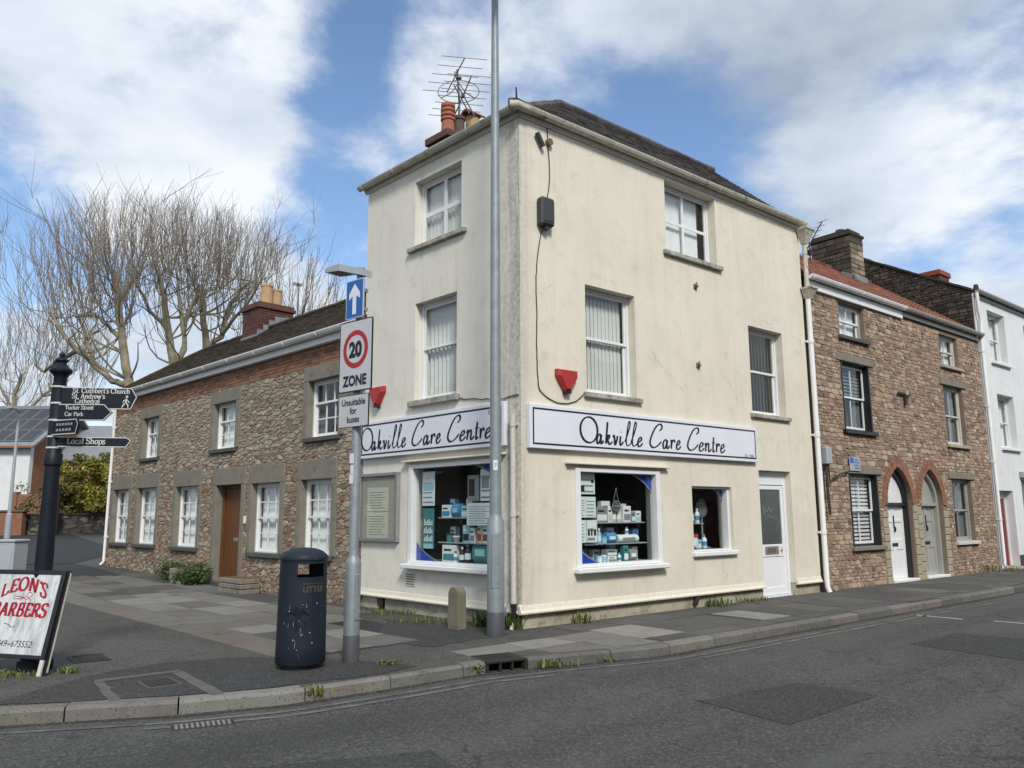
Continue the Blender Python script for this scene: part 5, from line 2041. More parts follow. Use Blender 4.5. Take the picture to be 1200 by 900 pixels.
def bottle(F, x, z, rad, h, y, mat, capm, label, group=None, name='bottle', cat='bottle', pump=False):
    W = wmat(F) @ Vector((x, y, z))
    r = thing(name, label, cat, W, rot_of(F), group)
    b = MB()
    b.lathe([(rad * .9, 0), (rad, .01), (rad, h * .62), (rad * .8, h * .72), (rad * .35, h * .8), (rad * .35, h * .84)], n=14)
    b.build('body', M[mat], r, smooth=True)
    b = MB()
    b.lathe([(rad * .45, h * .84), (rad * .45, h), (rad * .3, h)], n=10)
    if pump:
        b.box(-rad * .9, rad * .3, -rad * .2, rad * .2, h * .93, h * 1.0)
    b.build('cap', M[capm], r)
    b = MB()
    b.lathe([(rad * 1.01, h * .2), (rad * 1.015, h * .21), (rad * 1.015, h * .5), (rad * 1.01, h * .51)], n=14)
    b.build('wrap_label', M['pk_white'] if mat != 'pk_white' else M['pk_blue'], r)
    return r


def tub(F, x, z, rad, h, y, mat, lid, label):
    W = wmat(F) @ Vector((x, y, z))
    r = thing('tub', label, 'tub', W, rot_of(F))
    b = MB()
    b.lathe([(rad * .88, 0), (rad, h * .8)], n=16)
    b.build('body', M[mat], r, smooth=True)
    b = MB()
    b.lathe([(rad * 1.06, h * .8), (rad * 1.06, h * .95), (rad * .98, h)], n=16)
    b.build('lid', M[lid], r)
    return r


def softpack(F, x, z, w, h, d, y, mat, label, band='pk_white'):
    W = wmat(F) @ Vector((x, y + d / 2, z))
    r = thing('soft_pack', label, 'pack', W, rot_of(F))
    b = MB()
    P = []
    for k in range(7):
        t = k / 6
        s = math.sin(math.pi * t) ** .35 if 0 < t < 1 else 0.25
        P.append((t * h, d / 2 * s))
    vs, fs = [], []
    for z_, dd in P:
        vs += [(-w / 2 * (.9 + .1 * dd / (d / 2)), -dd, z_), (w / 2 * (.9 + .1 * dd / (d / 2)), -dd, z_), (w / 2 * (.9 + .1 * dd / (d / 2)), dd, z_), (-w / 2 * (.9 + .1 * dd / (d / 2)), dd, z_)]
    for k in range(6):
        for j in range(4):
            fs.append((k * 4 + j, k * 4 + (j + 1) % 4, k * 4 + 4 + (j + 1) % 4, k * 4 + 4 + j))
    fs += [(3, 2, 1, 0), (24, 25, 26, 27)]
    b.add(vs, fs)
    b.build('bag', M[mat], r, smooth=True)
    b = MB()
    b.box(-w * .3, w * .3, -d / 2 - .004, -d / 2 + .01, h * .35, h * .65)
    b.build('printed_band', M[band], r)
    return r


def glass_shelf(F, x0, x1, y0, y1, z, label):
    W = wmat(F) @ Vector(((x0 + x1) / 2, (y0 + y1) / 2, z))
    r = thing('display_shelf', label, 'shelf', W, rot_of(F))
    w, d = (x1 - x0) / 2, (y1 - y0) / 2
    b = MB()
    b.box(-w, w, -d, d, -.018, 0, c=.003)
    b.build('board', M['shelf'], r)
    b = MB()
    for sx in (-w + .05, 0, w - .05):
        b.box(sx - .008, sx + .008, d - .03, d - .005, -.09, -.0181)
    b.build('bracket', M['alu'], r)
    return r


# --- right front, large window: panes x 1.165..2.925, z .84..2.23
yp, ys_, xr = 0.10, 0.15, 1.17
poster(None, 1.18, 1.60, 1.90, 2.22, yp, 'paper', 'pale sheet with small photo at top left of the right shop window', 3, [(.05, .45, .12, .42, 'pk_dark'), (.8, .95, .55, .72, 'pk_dark')])
poster(None, 1.18, 1.39, 1.54, 1.86, yp, 'paper', 'pale text sheet halfway up the left edge of the right shop window', 7)
poster(None, 1.395, 1.61, 1.54, 1.86, yp, 'paper', 'pale leaflet right of the halfway text sheet in the right shop window', 5)
poster(None, 1.18, 1.39, 1.16, 1.50, yp, 'paper', 'plain pale sheet low at the left edge of the right shop window', 6)
poster(None, 1.40, 1.63, 1.16, 1.50, yp, 'pk_white', 'white card with three dark figures low in the right shop window', 2, [(.1, .3, .3, .55, 'pk_dark'), (.4, .55, .3, .6, 'pk_dark'), (.68, .9, .3, .58, 'pk_dark')])
glass_shelf(None, 1.65, 2.80, 0.14, 0.62, 1.46, 'upper glass shelf in the right shop window')
glass_shelf(None, 1.40, 2.85, 0.14, 0.66, 1.13, 'lower glass shelf in the right shop window')
carton(None, 1.80, 1.46, .26, .25, .18, ys_, 'pk_grey', 'grey white carton at left end of the upper shelf, right window', 'pk_white')
carton(None, 1.99, 1.46, .10, .25, .12, ys_, 'pk_white', 'slim white carton second on the upper shelf, right window', 'pk_cream')
bottle(None, 2.11, 1.46, .045, .24, ys_ + .05, 'pk_cream', 'pk_white', 'first of two cream bottles on the upper shelf, right window')
bottle(None, 2.23, 1.46, .045, .24, ys_ + .05, 'pk_cream', 'pk_brown', 'second cream bottle with brown cap on upper shelf, right window')
carton(None, 2.39, 1.46, .18, .26, .15, ys_, 'pk_white', 'white box right of the cream bottles, right window', 'pk_grey')
carton(None, 2.54, 1.46, .09, .17, .12, ys_, 'pk_grey', 'small grey box on the upper shelf, right window', 'pk_white')
carton(None, 2.66, 1.46, .13, .18, .12, ys_, 'pk_white', 'low white box at right end of the upper shelf, right window', 'pk_aqua')
bottle(None, 1.72, 1.13, .035, .24, ys_, 'pk_aqua', 'pk_white', 'tall cyan bottle on the lower shelf, right window')
tub(None, 1.83, 1.13, .05, .12, ys_, 'pk_aqua', 'pk_blue', 'round cyan tub with blue lid, lower shelf of right window')
softpack(None, 2.03, 1.13, .22, .17, .14, ys_, 'pk_blue', 'blue soft pack at middle of the lower shelf, right window')
softpack(None, 2.42, 1.13, .48, .13, .16, ys_, 'pk_white', 'wide clear white pouch on the lower shelf, right window', 'pk_grey')
bottle(None, 2.45, 1.26, .03, .12, ys_ + .08, 'pk_white', 'pk_white', 'small white bottle above the clear pouch, right window')
tub(None, 1.68, .835, .05, .11, ys_ - .03, 'pk_white', 'pk_aqua', 'white tub with cyan lid on the floor of the right window')
tub(None, 1.80, .835, .045, .12, ys_ - .02, 'pk_aqua', 'pk_white', 'cyan tub with white lid on the floor of the right window')
carton(None, 1.97, .835, .20, .10, .14, ys_ - .04, 'pk_white', 'low white carton on the floor of the right window', 'pk_grey')
carton(None, 1.97, .936, .24, .10, .14, ys_ - .04, 'pk_grey', 'grey carton stacked on the low white carton, right window', 'pk_white')
bottle(None, 2.17, .835, .035, .14, ys_, 'pk_white', 'pk_aqua', 'white bottle with cyan cap on the floor of right window')
carton(None, 2.34, .835, .11, .25, .09, ys_, 'pk_teal', 'tall teal carton on the floor of the right window', 'pk_white')
softpack(None, 2.52, .835, .18, .19, .12, ys_, 'pk_grey', 'grey white soft pack on the floor of the right window', 'pk_white')
for x, z, w, h, y, mt, tr_, lab in (
        (1.74, 1.46, .11, .30, .42, 'pk_aqua', 'pk_white', 'pale cyan carton standing behind the grey one, upper shelf right window'),
        (2.10, 1.46, .20, .34, .44, 'pk_white', 'pk_blue', 'tall white blue carton behind the cream bottles, right window'),
        (2.50, 1.46, .18, .30, .44, 'pk_cream', 'pk_grey', 'cream carton at back right of the upper shelf, right window'),
        (1.60, 1.13, .13, .20, .40, 'pk_white', 'pk_teal', 'white teal carton at back left of lower shelf, right window'),
        (1.92, 1.13, .16, .26, .44, 'pk_aqua', 'pk_white', 'cyan carton behind the blue soft pack, right window'),
        (2.22, 1.13, .16, .24, .46, 'pk_white', 'pk_aqua', 'white carton behind the clear pouch, lower shelf right window'),
        (2.72, 1.13, .12, .22, .36, 'pk_blue', 'pk_white', 'blue carton at right end of the lower shelf, right window'),
        (1.56, .835, .14, .22, .40, 'pk_teal', 'pk_white', 'teal carton at back left of the right window floor'),
        (1.84, .835, .16, .20, .42, 'pk_white', 'pk_blue', 'white blue carton at back of the right window floor'),
        (2.24, .835, .14, .26, .44, 'pk_aqua', 'pk_grey', 'pale cyan carton behind the tall teal carton, right window'),
        (2.68, .835, .14, .22, .36, 'pk_white', 'pk_teal', 'white teal carton at right end of the right window floor')):
    carton(None, x, z, w, h, .10, y - .09, mt, lab, tr_)
# hanging closed sign
cs = thing('closed_sign', 'round black CLOSED sign hanging on cords in the right shop window', 'sign', wmat(None) @ Vector((2.10, .115, 1.72)), ROT_R)
b = MB()
P = [(.105 * math.cos(t), .09 * math.sin(t)) for t in [i * 2 * math.pi / 28 for i in range(28)]]
b.prism(P, 0, .008)
b.build('plaque', M['pk_dark'], cs)
b = MB()
ribbon(b, [(x * .88, z * .88) for x, z in P], .006, .006, -.001, closed=True)
font_text(b, 'CLOSED', .052, 0, -.018, -.001, squeeze=.9)
font_text(b, 'SORRY', .022, 0, .036, -.001)
font_text(b, 'WE ARE', .022, 0, -.055, -.001)
b.build('lettering', M['letter'], cs, fix=False)
b = MB()
for sx in (-.06, .06):
    b.tube([(sx, .004, .07), (0, .004, .27)], .004, 5)
b.lathe([(.012, .265), (.014, .275), (.012, .285)], n=8)
b.build('cord', M['pk_grey'], cs)

# --- small window: panes x 3.96..5.0, z .96..2.03
glass_shelf(None, 3.98, 4.55, 0.26, 0.60, 1.42, 'glass shelf in the small window beside the door')
bottle(None, 4.18, 1.42, .06, .36, .34, 'pk_dark', 'pk_brown', 'dark tall bottle on the shelf of the small window', pump=True)
bottle(None, 4.31, 1.42, .05, .33, .36, 'pk_dark', 'pk_dark', 'black bottle beside the white bottle in the small window')
bottle(None, 4.43, 1.42, .045, .26, .32, 'pk_white', 'pk_white', 'white bottle on the shelf of the small window')
tub(None, 4.24, 1.42, .05, .07, .29, 'pk_grey', 'pk_white', 'small grey tub at front of shelf, small window')
tub(None, 4.30, .965, .13, .26, .38, 'pk_white', 'pk_red', 'large white tub with red lid on the floor of the small window')
bottle(None, 4.66, .965, .05, .25, .36, 'pk_white', 'pk_grey', 'white spray bottle on the floor of the small window', pump=True)
carton(None, 4.48, .965, .10, .16, .08, .32, 'pk_aqua', 'small cyan carton on the floor of the small window', 'pk_white')
r = thing('display_stand', 'pale grey upright display stand at right of the small window', 'stand', wmat(None) @ Vector((4.80, .50, .965)), ROT_R)
b = MB()
b.lathe([(.14, 0), (.14, .02), (.02, .03), (.016, .55)], n=16)
b.build('pole', M['pk_grey'], r)
b = MB()
b.lathe([(.05, .55), (.14, .6), (.17, .72), (.12, .84), (.05, .9)], n=16, sy=.4)
b.build('form', M['pk_grey'], r, smooth=True)

# --- left front, large window: panes x -2.575..-.525, z .85..2.36
FL = F_L
poster(FL, -2.46, -2.13, 1.74, 2.30, yp, 'paper', 'tall pale blue poster at upper left of the left shop window', 6, [(.1, .42, .72, .92, 'pk_white'), (.5, .9, .72, .92, 'pk_white'), (.08, .92, .45, .66, 'pk_aqua')])
pq = poster(FL, -2.44, -2.14, 1.05, 1.70, yp, 'pk_teal', 'teal poster showing white shelves at left of the left shop window', 0, [(.08, .92, .0, .12, 'pk_aqua'), (.1, .9, .18, .205, 'pk_white'), (.1, .9, .38, .405, 'pk_white'), (.1, .9, .58, .605, 'pk_white')] + [(.14 + .13 * i, .22 + .13 * i, .21 + .2 * j, .27 + .2 * j + .03 * ((i * 7 + j) % 3), 'pk_white') for i in range(6) for j in range(3)])
poster(FL, -1.30, -1.03, 1.80, 2.20, yp, 'pk_grey', 'grey purple photo poster at upper right of the left shop window', 2, [(.1, .6, .2, .85, 'pk_dark')])
poster(FL, -1.00, -0.72, 1.80, 2.28, yp, 'pk_white', 'white leaflet behind the lamp column in the left shop window', 4, [(.1, .7, .4, .8, 'pk_grey')])
poster(FL, -1.32, -0.70, 1.43, 1.77, yp, 'paper', 'wide sheet of printed text at right of the left shop window', 8)
glass_shelf(FL, -2.08, -0.56, 0.14, 0.62, 1.55, 'upper glass shelf in the left shop window')
glass_shelf(FL, -2.08, -0.56, 0.14, 0.66, 1.16, 'lower glass shelf in the left shop window')
carton(FL, -1.92, 1.55, .22, .20, .16, ys_ + .02, 'pk_white', 'white blue carton at left of the upper shelf, left window', 'pk_blue')
softpack(FL, -1.70, 1.55, .20, .22, .16, ys_ + .02, 'pk_blue', 'bright blue soft pack on the upper shelf, left window', 'pk_aqua')
carton(FL, -1.43, 1.55, .22, .18, .16, ys_ + .02, 'pk_aqua', 'pale blue carton at middle of the upper shelf, left window', 'pk_white')
carton(FL, -1.24, 1.55, .13, .22, .14, ys_ + .02, 'pk_cream', 'pale cream carton right of the pale blue one, left window', 'pk_teal')
carton(FL, -1.05, 1.55, .16, .19, .14, ys_ + .02, 'pk_blue', 'dark blue carton behind the text sheet, left window', 'pk_white')
tub(FL, -1.86, 1.16, .06, .14, ys_ + .06, 'pk_teal', 'pk_dark', 'small teal tub at left of the lower shelf, left window')
tub(FL, -1.70, 1.16, .055, .10, ys_ + .06, 'pk_grey', 'pk_white', 'small grey tub on the lower shelf, left window')
carton(FL, -1.42, 1.16, .16, .27, .14, ys_ + .02, 'pk_aqua', 'pale blue carton with photo on the lower shelf, left window', 'pk_dark')
carton(FL, -1.27, 1.16, .11, .23, .12, ys_ + .02, 'pk_white', 'white carton next to the photo carton on lower shelf, left window', 'pk_grey')
carton(FL, -1.10, 1.16, .10, .29, .12, ys_ + .02, 'pk_cream', 'tall cream carton on the lower shelf, left window', 'pk_red')
carton(FL, -0.97, 1.16, .12, .27, .12, ys_ + .02, 'pk_white', 'tall white carton on the lower shelf, left window', 'pk_brown')
carton(FL, -0.78, 1.16, .20, .19, .14, ys_ + .02, 'pk_aqua', 'cyan carton at right end of the lower shelf, left window', 'pk_white')
carton(FL, -1.80, .845, .32, .27, .10, ys_ - .02, 'pk_white', 'white picture box on the floor of the left window', 'pk_teal')
bottle(FL, -1.52, .845, .045, .25, ys_ + .03, 'pk_dark', 'pk_white', 'black bottle with white cap on the floor of the left window')
bottle(FL, -1.38, .845, .05, .30, ys_ + .03, 'pk_dark', 'pk_grey', 'tall black bottle on the floor of the left window', pump=True)
bottle(FL, -1.62, .845, .035, .18, ys_ - .02, 'pk_white', 'pk_dark', 'small white bottle beside the picture box, left window')
softpack(FL, -1.10, .845, .36, .34, .18, ys_ + .02, 'pk_teal', 'large teal soft pack on the floor of the left window', 'pk_aqua')
carton(FL, -0.80, .845, .16, .16, .12, ys_, 'pk_aqua', 'small pale cyan carton at right floor of the left window', 'pk_white')

for x, z, w, h, y, mt, tr_, lab in (
        (-1.98, 1.55, .12, .30, .44, 'pk_aqua', 'pk_white', 'cyan carton at back left of the upper shelf, left window'),
        (-1.56, 1.55, .15, .30, .44, 'pk_white', 'pk_blue', 'white blue carton at back of the upper shelf, left window'),
        (-1.32, 1.55, .14, .34, .46, 'pk_brown', 'pk_cream', 'brown carton at back of the upper shelf, left window'),
        (-0.84, 1.55, .16, .26, .40, 'pk_white', 'pk_aqua', 'white cyan carton behind the lamp column, upper shelf left window'),
        (-1.96, 1.16, .13, .24, .44, 'pk_white', 'pk_teal', 'white teal carton at back left of lower shelf, left window'),
        (-1.60, 1.16, .15, .26, .46, 'pk_blue', 'pk_white', 'blue carton at back of the lower shelf, left window'),
        (-1.02, 1.16, .18, .32, .46, 'pk_aqua', 'pk_white', 'large cyan carton behind the tall white one, left window'),
        (-2.06, .845, .14, .24, .40, 'pk_aqua', 'pk_white', 'pale cyan carton at back left of the left window floor'),
        (-1.66, .845, .16, .30, .46, 'pk_blue', 'pk_white', 'dark blue carton behind the bottles on left window floor'),
        (-1.36, .845, .14, .24, .46, 'pk_white', 'pk_teal', 'white teal carton behind the tall black bottle, left window'),
        (-0.64, .845, .12, .28, .40, 'pk_white', 'pk_blue', 'white blue carton at back right of the left window floor')):
    carton(FL, x, z, w, h, .10, y - .09, mt, lab, tr_)

# ================================================================== the stone cottage on the left
cot = thing('stone_cottage', 'long two storey rubble stone cottage with brown door and mossy roof', 'house', COT, ROT_C)
CL = 13.05
UP = [(.85, 1.98, 3.11, 4.27), (5.12, 6.28, 3.13, 4.23), (9.62, 10.72, 3.15, 4.27)]
LO = [(1.0, 2.12, .83, 2.29), (2.95, 4.18, .81, 2.28), (6.90, 8.22, .83, 2.32), (9.46, 10.80, .84, 2.35), (11.42, 12.66, .84, 2.35)]
DO = (4.66, 5.92, .10, 2.29)
cot_holes = [(-b_, -a, c, d) for a, b_, c, d in UP + LO + [DO]]
b = MB()
wall_cells(b, -CL, 0.0, -0.35, 4.97, cot_holes, 0.0, 0.42)
b.box(-CL, -CL + .4, .421, 3.2, -.35, 4.97)
b.box(-.4, 0, .421, 3.2, -.35, 4.97)
b.box(-CL + .401, -.401, 2.8, 3.2, -.35, 4.97)
cwall = b.build('wall', M['mortar_l'], cot)
b = MB()
b.box(-CL + .41, -.41, .43, 2.79, 2.62, 2.75)
b.box(-CL + .41, -.41, .43, 2.79, -.2, -.08)
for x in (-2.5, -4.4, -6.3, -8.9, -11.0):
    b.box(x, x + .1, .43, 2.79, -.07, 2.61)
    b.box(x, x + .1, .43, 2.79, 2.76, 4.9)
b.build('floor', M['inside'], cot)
# surrounds and stones
sur = []
for x0, x1, z0, z1 in cot_holes:
    top = z1 + (0.38 if z1 < 3 else 0.29)
    j = 0.16 if z1 < 3 else 0.18
    if (x0, x1, z0, z1) == cot_holes[-1]:
        j = 0.16
        z0 = -0.3
    sur.append((x0 - j, x1 + j, z0 - (0.0 if z0 < 0 else 0.10), top))
band0 = 4.56


def cot_pal(c, rg):
    x, z = c
    warm = sstep(3.2, 2.2, z) if False else 1 - sstep(2.2, 3.3, z)
    pale = [(.43, .365, .265), (.38, .32, .23), (.48, .415, .31), (.33, .275, .20), (.40, .345, .265), (.28, .235, .175), (.36, .285, .21)]
    red = [(.37, .265, .195), (.35, .235, .17), (.43, .355, .265), (.33, .185, .13), (.29, .215, .16), (.40, .33, .245), (.30, .155, .11), (.47, .41, .315), (.26, .205, .155), (.44, .375, .285), (.37, .305, .225)]
    return pick(red if rg.random() < warm * 0.9 else pale, rg)


polys = rubble_cells(-CL, 0.0, -0.3, band0, sur, 0.152, 0.068, rng, jit=.36, wvar=.9)
WC_ = Matrix.Translation(COT) @ Matrix.Rotation(ROT_C, 4, 'Z')
stones_on(cwall, polys, WC_, M['stone'], cot_pal, rng, 0.0075, (.004, .018), 300)
# end wall stones at the far left corner
Fe = Matrix.Translation((-CL, 0, 0)) @ Matrix.Rotation(-math.pi / 2, 4, 'Z')
polys = rubble_cells(-3.1, 0.0, -0.3, 4.9, [], 0.24, 0.14, rng, wvar=.8)
stones_on(cwall, polys, WC_ @ Fe, M['stone'], cot_pal, rng, 0.012, (.008, .03), 0, F=Fe)
# brick band under the eave
b = MB()
z = band0 + .004
row = 0
while z < 4.93:
    a = -CL + .01 - (0.11 if row % 2 else 0)
    while a < -0.01:
        x0, x1 = max(a, -CL + .01), min(a + .215, -0.01)
        o = rng.uniform(0.004, .016)
        if x1 - x0 > .04 and not any(s0 < (x0 + x1) / 2 < s1 and z < s3 for s0, s1, s2, s3 in sur):
            b.box(x0, x1, -o, .01, z, z + .063, 0, pick([(1, 1, 1), (1.1, 1.1, 1.05), (.8, .85, .85), (1.05, 1.2, 1.3), (.65, .7, .75)], rng, .2))
        a += .225
    z += .073
    row += 1
b.build('brick_band', M['brick'], cwall, kind='stuff', fix=False)

cur_specs = {}
for i, (x0, x1, z0, z1) in enumerate(cot_holes):
    s0, s1, s2, s3 = sur[i]
    if i == len(cot_holes) - 1:
        break
    upper = z1 > 3
    bh = (curtains('curtain', .25, .02, 4) if i == 0 else curtains('net', .5, .02, 7)) if upper else curtains('net', .5, .025, 8)
    w = sash_window(cot, None, x0, x1, z0, z1, y=0.11, frame=0.045, mat='white', cols=3, rows=(1, 2) if upper else (2, 2), split=.62 if upper else .5, bar=.026,
                    sill=None, behind=bh, stile=.042)
    for a, c in ((s0, x0), (x1, s1)):
        b = MB()
        b.box(a + (.004 if a == s0 else -.004), c + (.004 if a == s0 else -.004), -.028, .15, z0, z1 - .005, c=.006)
        b.build('jamb', M['dressed'], w)
    b = MB()
    b.box(s0 + .003, s1 - .003, -.032, .15, z1 - .0045, s3, c=.01)
    b.build('lintel', M['dressed'], w)
    b = MB()
    b.box(x0 - .08, x1 + .08, -.075, .16, z0 - .085, z0 + .002, c=.008)
    b.build('sill', M['slatesill'], w)
# door
x0, x1, z0, z1 = cot_holes[-1]
s0, s1, s2, s3 = sur[-1]
b = MB()
b.box(x0 + .002, x0 + .07, .15, .25, .12, z1 - .002, c=.005)
b.box(x1 - .07, x1 - .002, .15, .25, .12, z1 - .002, c=.005)
b.box(x0 + .071, x1 - .071, .151, .249, z1 - .07, z1 - .003, c=.005)
d_fr = b.build('door_frame', M['oak'], cot)
b = MB()
b.box(x0 + .071, x1 - .071, .21, .25, .14, z1 - .071)
cdoor = b.build('plank_door', M['oak'], cot)
n = 6
pw = (x1 - x0 - .142) / n
for i in range(n):
    b = MB()
    b.box(x0 + .071 + i * pw + .006, x0 + .071 + (i + 1) * pw - .006, .192, .2095, .145, z1 - .073, c=.004)
    b.build('plank', M['oak'], cdoor)
b = MB()
b.box((x0 + x1) / 2 - .05, (x0 + x1) / 2 + .16, .182, .1915, 1.02, 1.10, c=.003)
b.build('letter_plate', M['alu'], cdoor)
b = MB()
b.lathe([(.0, 0), (.03, 0.0), (.03, .03), (.02, .05)], n=10)
for v in range(len(b.v)):
    vx, vy, vz = b.v[v]
    b.v[v] = (x1 - .16 + vx, .19 - vz, 1.06 + vy)
b.build('handle', M['black'], cdoor)
for a, c in ((s0 + .004, x0 + .004), (x1 - .004, s1 - .004)):
    b = MB()
    b.box(a, c, -.03, .148, -.25, z1 - .005, c=.006)
    b.build('jamb', M['dressed'], d_fr)
b = MB()
b.box(s0 + .003, s1 - .003, -.034, .148, z1 - .0045, s3, c=.01)
b.build('lintel', M['dressed'], d_fr)
b = MB()
b.box(x0 + .001, x1 - .001, -.06, .24, -.2, .118, c=.01)
b.build('doorstep', M['slatesill'], cot)
b = MB()
b.box(s1 + .02, s1 + .10, -.036, -.002, 1.42, 1.58, c=.006)
b.build('house_number_plate', M['white'], cot)

# eave, gutter, roof
b = MB()
b.box(-CL - .02, -.005, -.11, -.002, 4.955, 5.09, c=.004)
b.build('fascia', M['gutter_w'], cot)
gutter_run(cot, None, -CL - .05, -.01, -.185, 5.17, .07, 'gutter_w', 1.2)
b = MB()
b.box(-CL - .02, -.005, -.112, .3, 5.092, 5.11)
b.build('soffit', M['gutter_w'], cot)
RY, RZc = 1.55, 6.44
hip = 2.5
b = MB()
e0, e1 = (-CL - .05, -.16, 5.17), (0.0, -.16, 5.17)
r0, r1 = (-CL + hip, RY, RZc), (0.0, RY, RZc)
f0, f1 = (-CL - .05, 3.25, 5.17), (0.0, 3.25, 5.17)
slope_slab(b, [e0, e1, r1, r0], .06)
croof = b.build('tiled_roof', M['mossroof'], cot)
b = MB()
slope_slab(b, [f0, f1, r1, r0], .06)
slope_slab(b, [e0, r0, f0], .06)
b.build('rear_slopes', M['mossroof'], croof)
mcol = [(1.0, .95, .9), (.75, .75, .7), (1.3, 1.15, 1.0), (.6, .6, .55), (1.1, 1.15, .8)]
lift = Vector((0, 0, .004))
roof_tiles(croof, M['mossroof'], Vector(e0) + lift, Vector(e1) + lift, Vector(r0) + lift, Vector(r1) + lift, .19, .13, .018, rng, mcol)
b = MB()
for a, c in ((Vector(r0), Vector(r1)), (Vector(e0), Vector(r0))):
    n = int((c - a).length / .34)
    for i in range(n):
        p, q = a.lerp(c, i / n), a.lerp(c, (i + .97) / n)
        b.tube([tuple(p + Vector((0, 0, .01))), tuple(q + Vector((0, 0, .01 + rng.uniform(-.012, .012))))], .075, 8, 0, pick(mcol, rng, .2))
b.build('ridge_tiles', M['mossroof'], croof, kind='stuff')
# chimney with stepped flashing
b = MB()
b.box(-7.53, -6.69, 1.21, 2.19, 5.2, 7.0)
cch = b.build('chimney', M['mortar_d'], cot)
b = MB()
brickwork(b, -7.55, -6.67, 1.2, 2.2, 5.9, 6.95, rng, [(1.6, 1.0, .9), (1.2, .9, .9), (2.2, 1.5, 1.2), (.8, .8, .8)])
b.build('brickwork', M['brickdark'], cch, kind='stuff', fix=False)
b = MB()
b.box(-7.60, -6.62, 1.15, 2.25, 6.95, 7.03, c=.008)
b.box(-7.56, -6.66, 1.19, 2.21, 7.031, 7.12, c=.008)
b.build('chimney_cap', M['brickdark'], cch)
b = MB()
for k in range(6):
    y0 = 1.18 + k * .16
    zt = 5.10 + .855 * (y0 + .1) + .02 + k * .0
    zt = min(zt + .12, RZc + .28 - .0)
    b.box(-6.672, -6.655, y0, y0 + .17, zt - .22, zt + .02 + k * .012)
b.box(-7.56, -6.66, 1.17, 1.19, 6.0, 6.24)
b.build('lead_flashing', M['lead'], cch)
for x, y, h in ((-7.02, 1.58, .56), (-7.16, 1.93, .52)):
    b = MB()
    b.lathe([(.17, 7.12), (.15, 7.12 + h - .06), (.165, 7.12 + h - .05), (.165, 7.12 + h), (.12, 7.12 + h), (.12, 7.3)], x, y, 16)
    b.build('chimney_pot', M['buffpot'], cch, smooth=True)
pipe_run(cot, None, [(-CL + .12, -.16, 5.12), (-CL + .12, -.06, 4.9), (-CL + .12, -.06, .3), (-CL + .10, -.14, .2)], .045, 'white', [(-CL + .12, -.06, z) for z in (4.2, 2.6, 1.0)])
# small TV aerial behind the cottage chimney
ar = thing('tv_aerial', 'small thin TV aerial on pole beside the brick cottage chimney', 'aerial', WC_ @ Vector((-6.45, 2.2, 6.2)), ROT_C)
b = MB()
b.tube([(0, 0, -.5), (0, 0, 1.55)], .018, 6)
b.build('mast', M['antenna'], ar)
b = MB()
b.tube([(-.1, 0, 1.5), (.5, -.3, 1.38)], .012, 5)
for k in range(5):
    t = k / 4
    b.tube([(-.1 + .6 * t, -.3 * t - .14, 1.5 - .12 * t), (-.1 + .6 * t, -.3 * t + .14, 1.5 - .12 * t)], .007, 4)
b.build('antenna', M['antenna'], ar)

# ================================================================== the rubble terrace on the right
TX = 8.06
TB = pr(TX, 0)


def ter_pal(c, rg):
    cols = [(.40, .28, .195), (.36, .24, .17), (.44, .34, .24), (.30, .205, .15), (.38, .27, .19), (.25, .18, .135), (.42, .305, .215), (.34, .225, .16), (.49, .39, .285), (.36, .20, .135), (.21, .155, .12), (.47, .35, .26)]
    q = pick(cols, rg, .14)
    g = sum(q) / 3
    return tuple(min(1, (v * .80 + g * .20) * k) for v, k in zip(q, (1.12, 1.08, 1.02)))


def pointed_arch(xc, hw, zs, h, n=9):
    """Left to right points of a two-centred arch."""
    c = (h * h - hw * hw) / (2 * hw)
    Rr = c + hw
    a1 = math.atan2(h, -(-c)) if False else math.acos(c / Rr)
    L = []
    for i in range(n + 1):
        a = math.pi - a1 * i / n
        L.append((xc + c + Rr * math.cos(a), zs + Rr * math.sin(a)))
    Rg = [(2 * xc - x, z) for x, z in L[::-1]][1:]
    return L + Rg


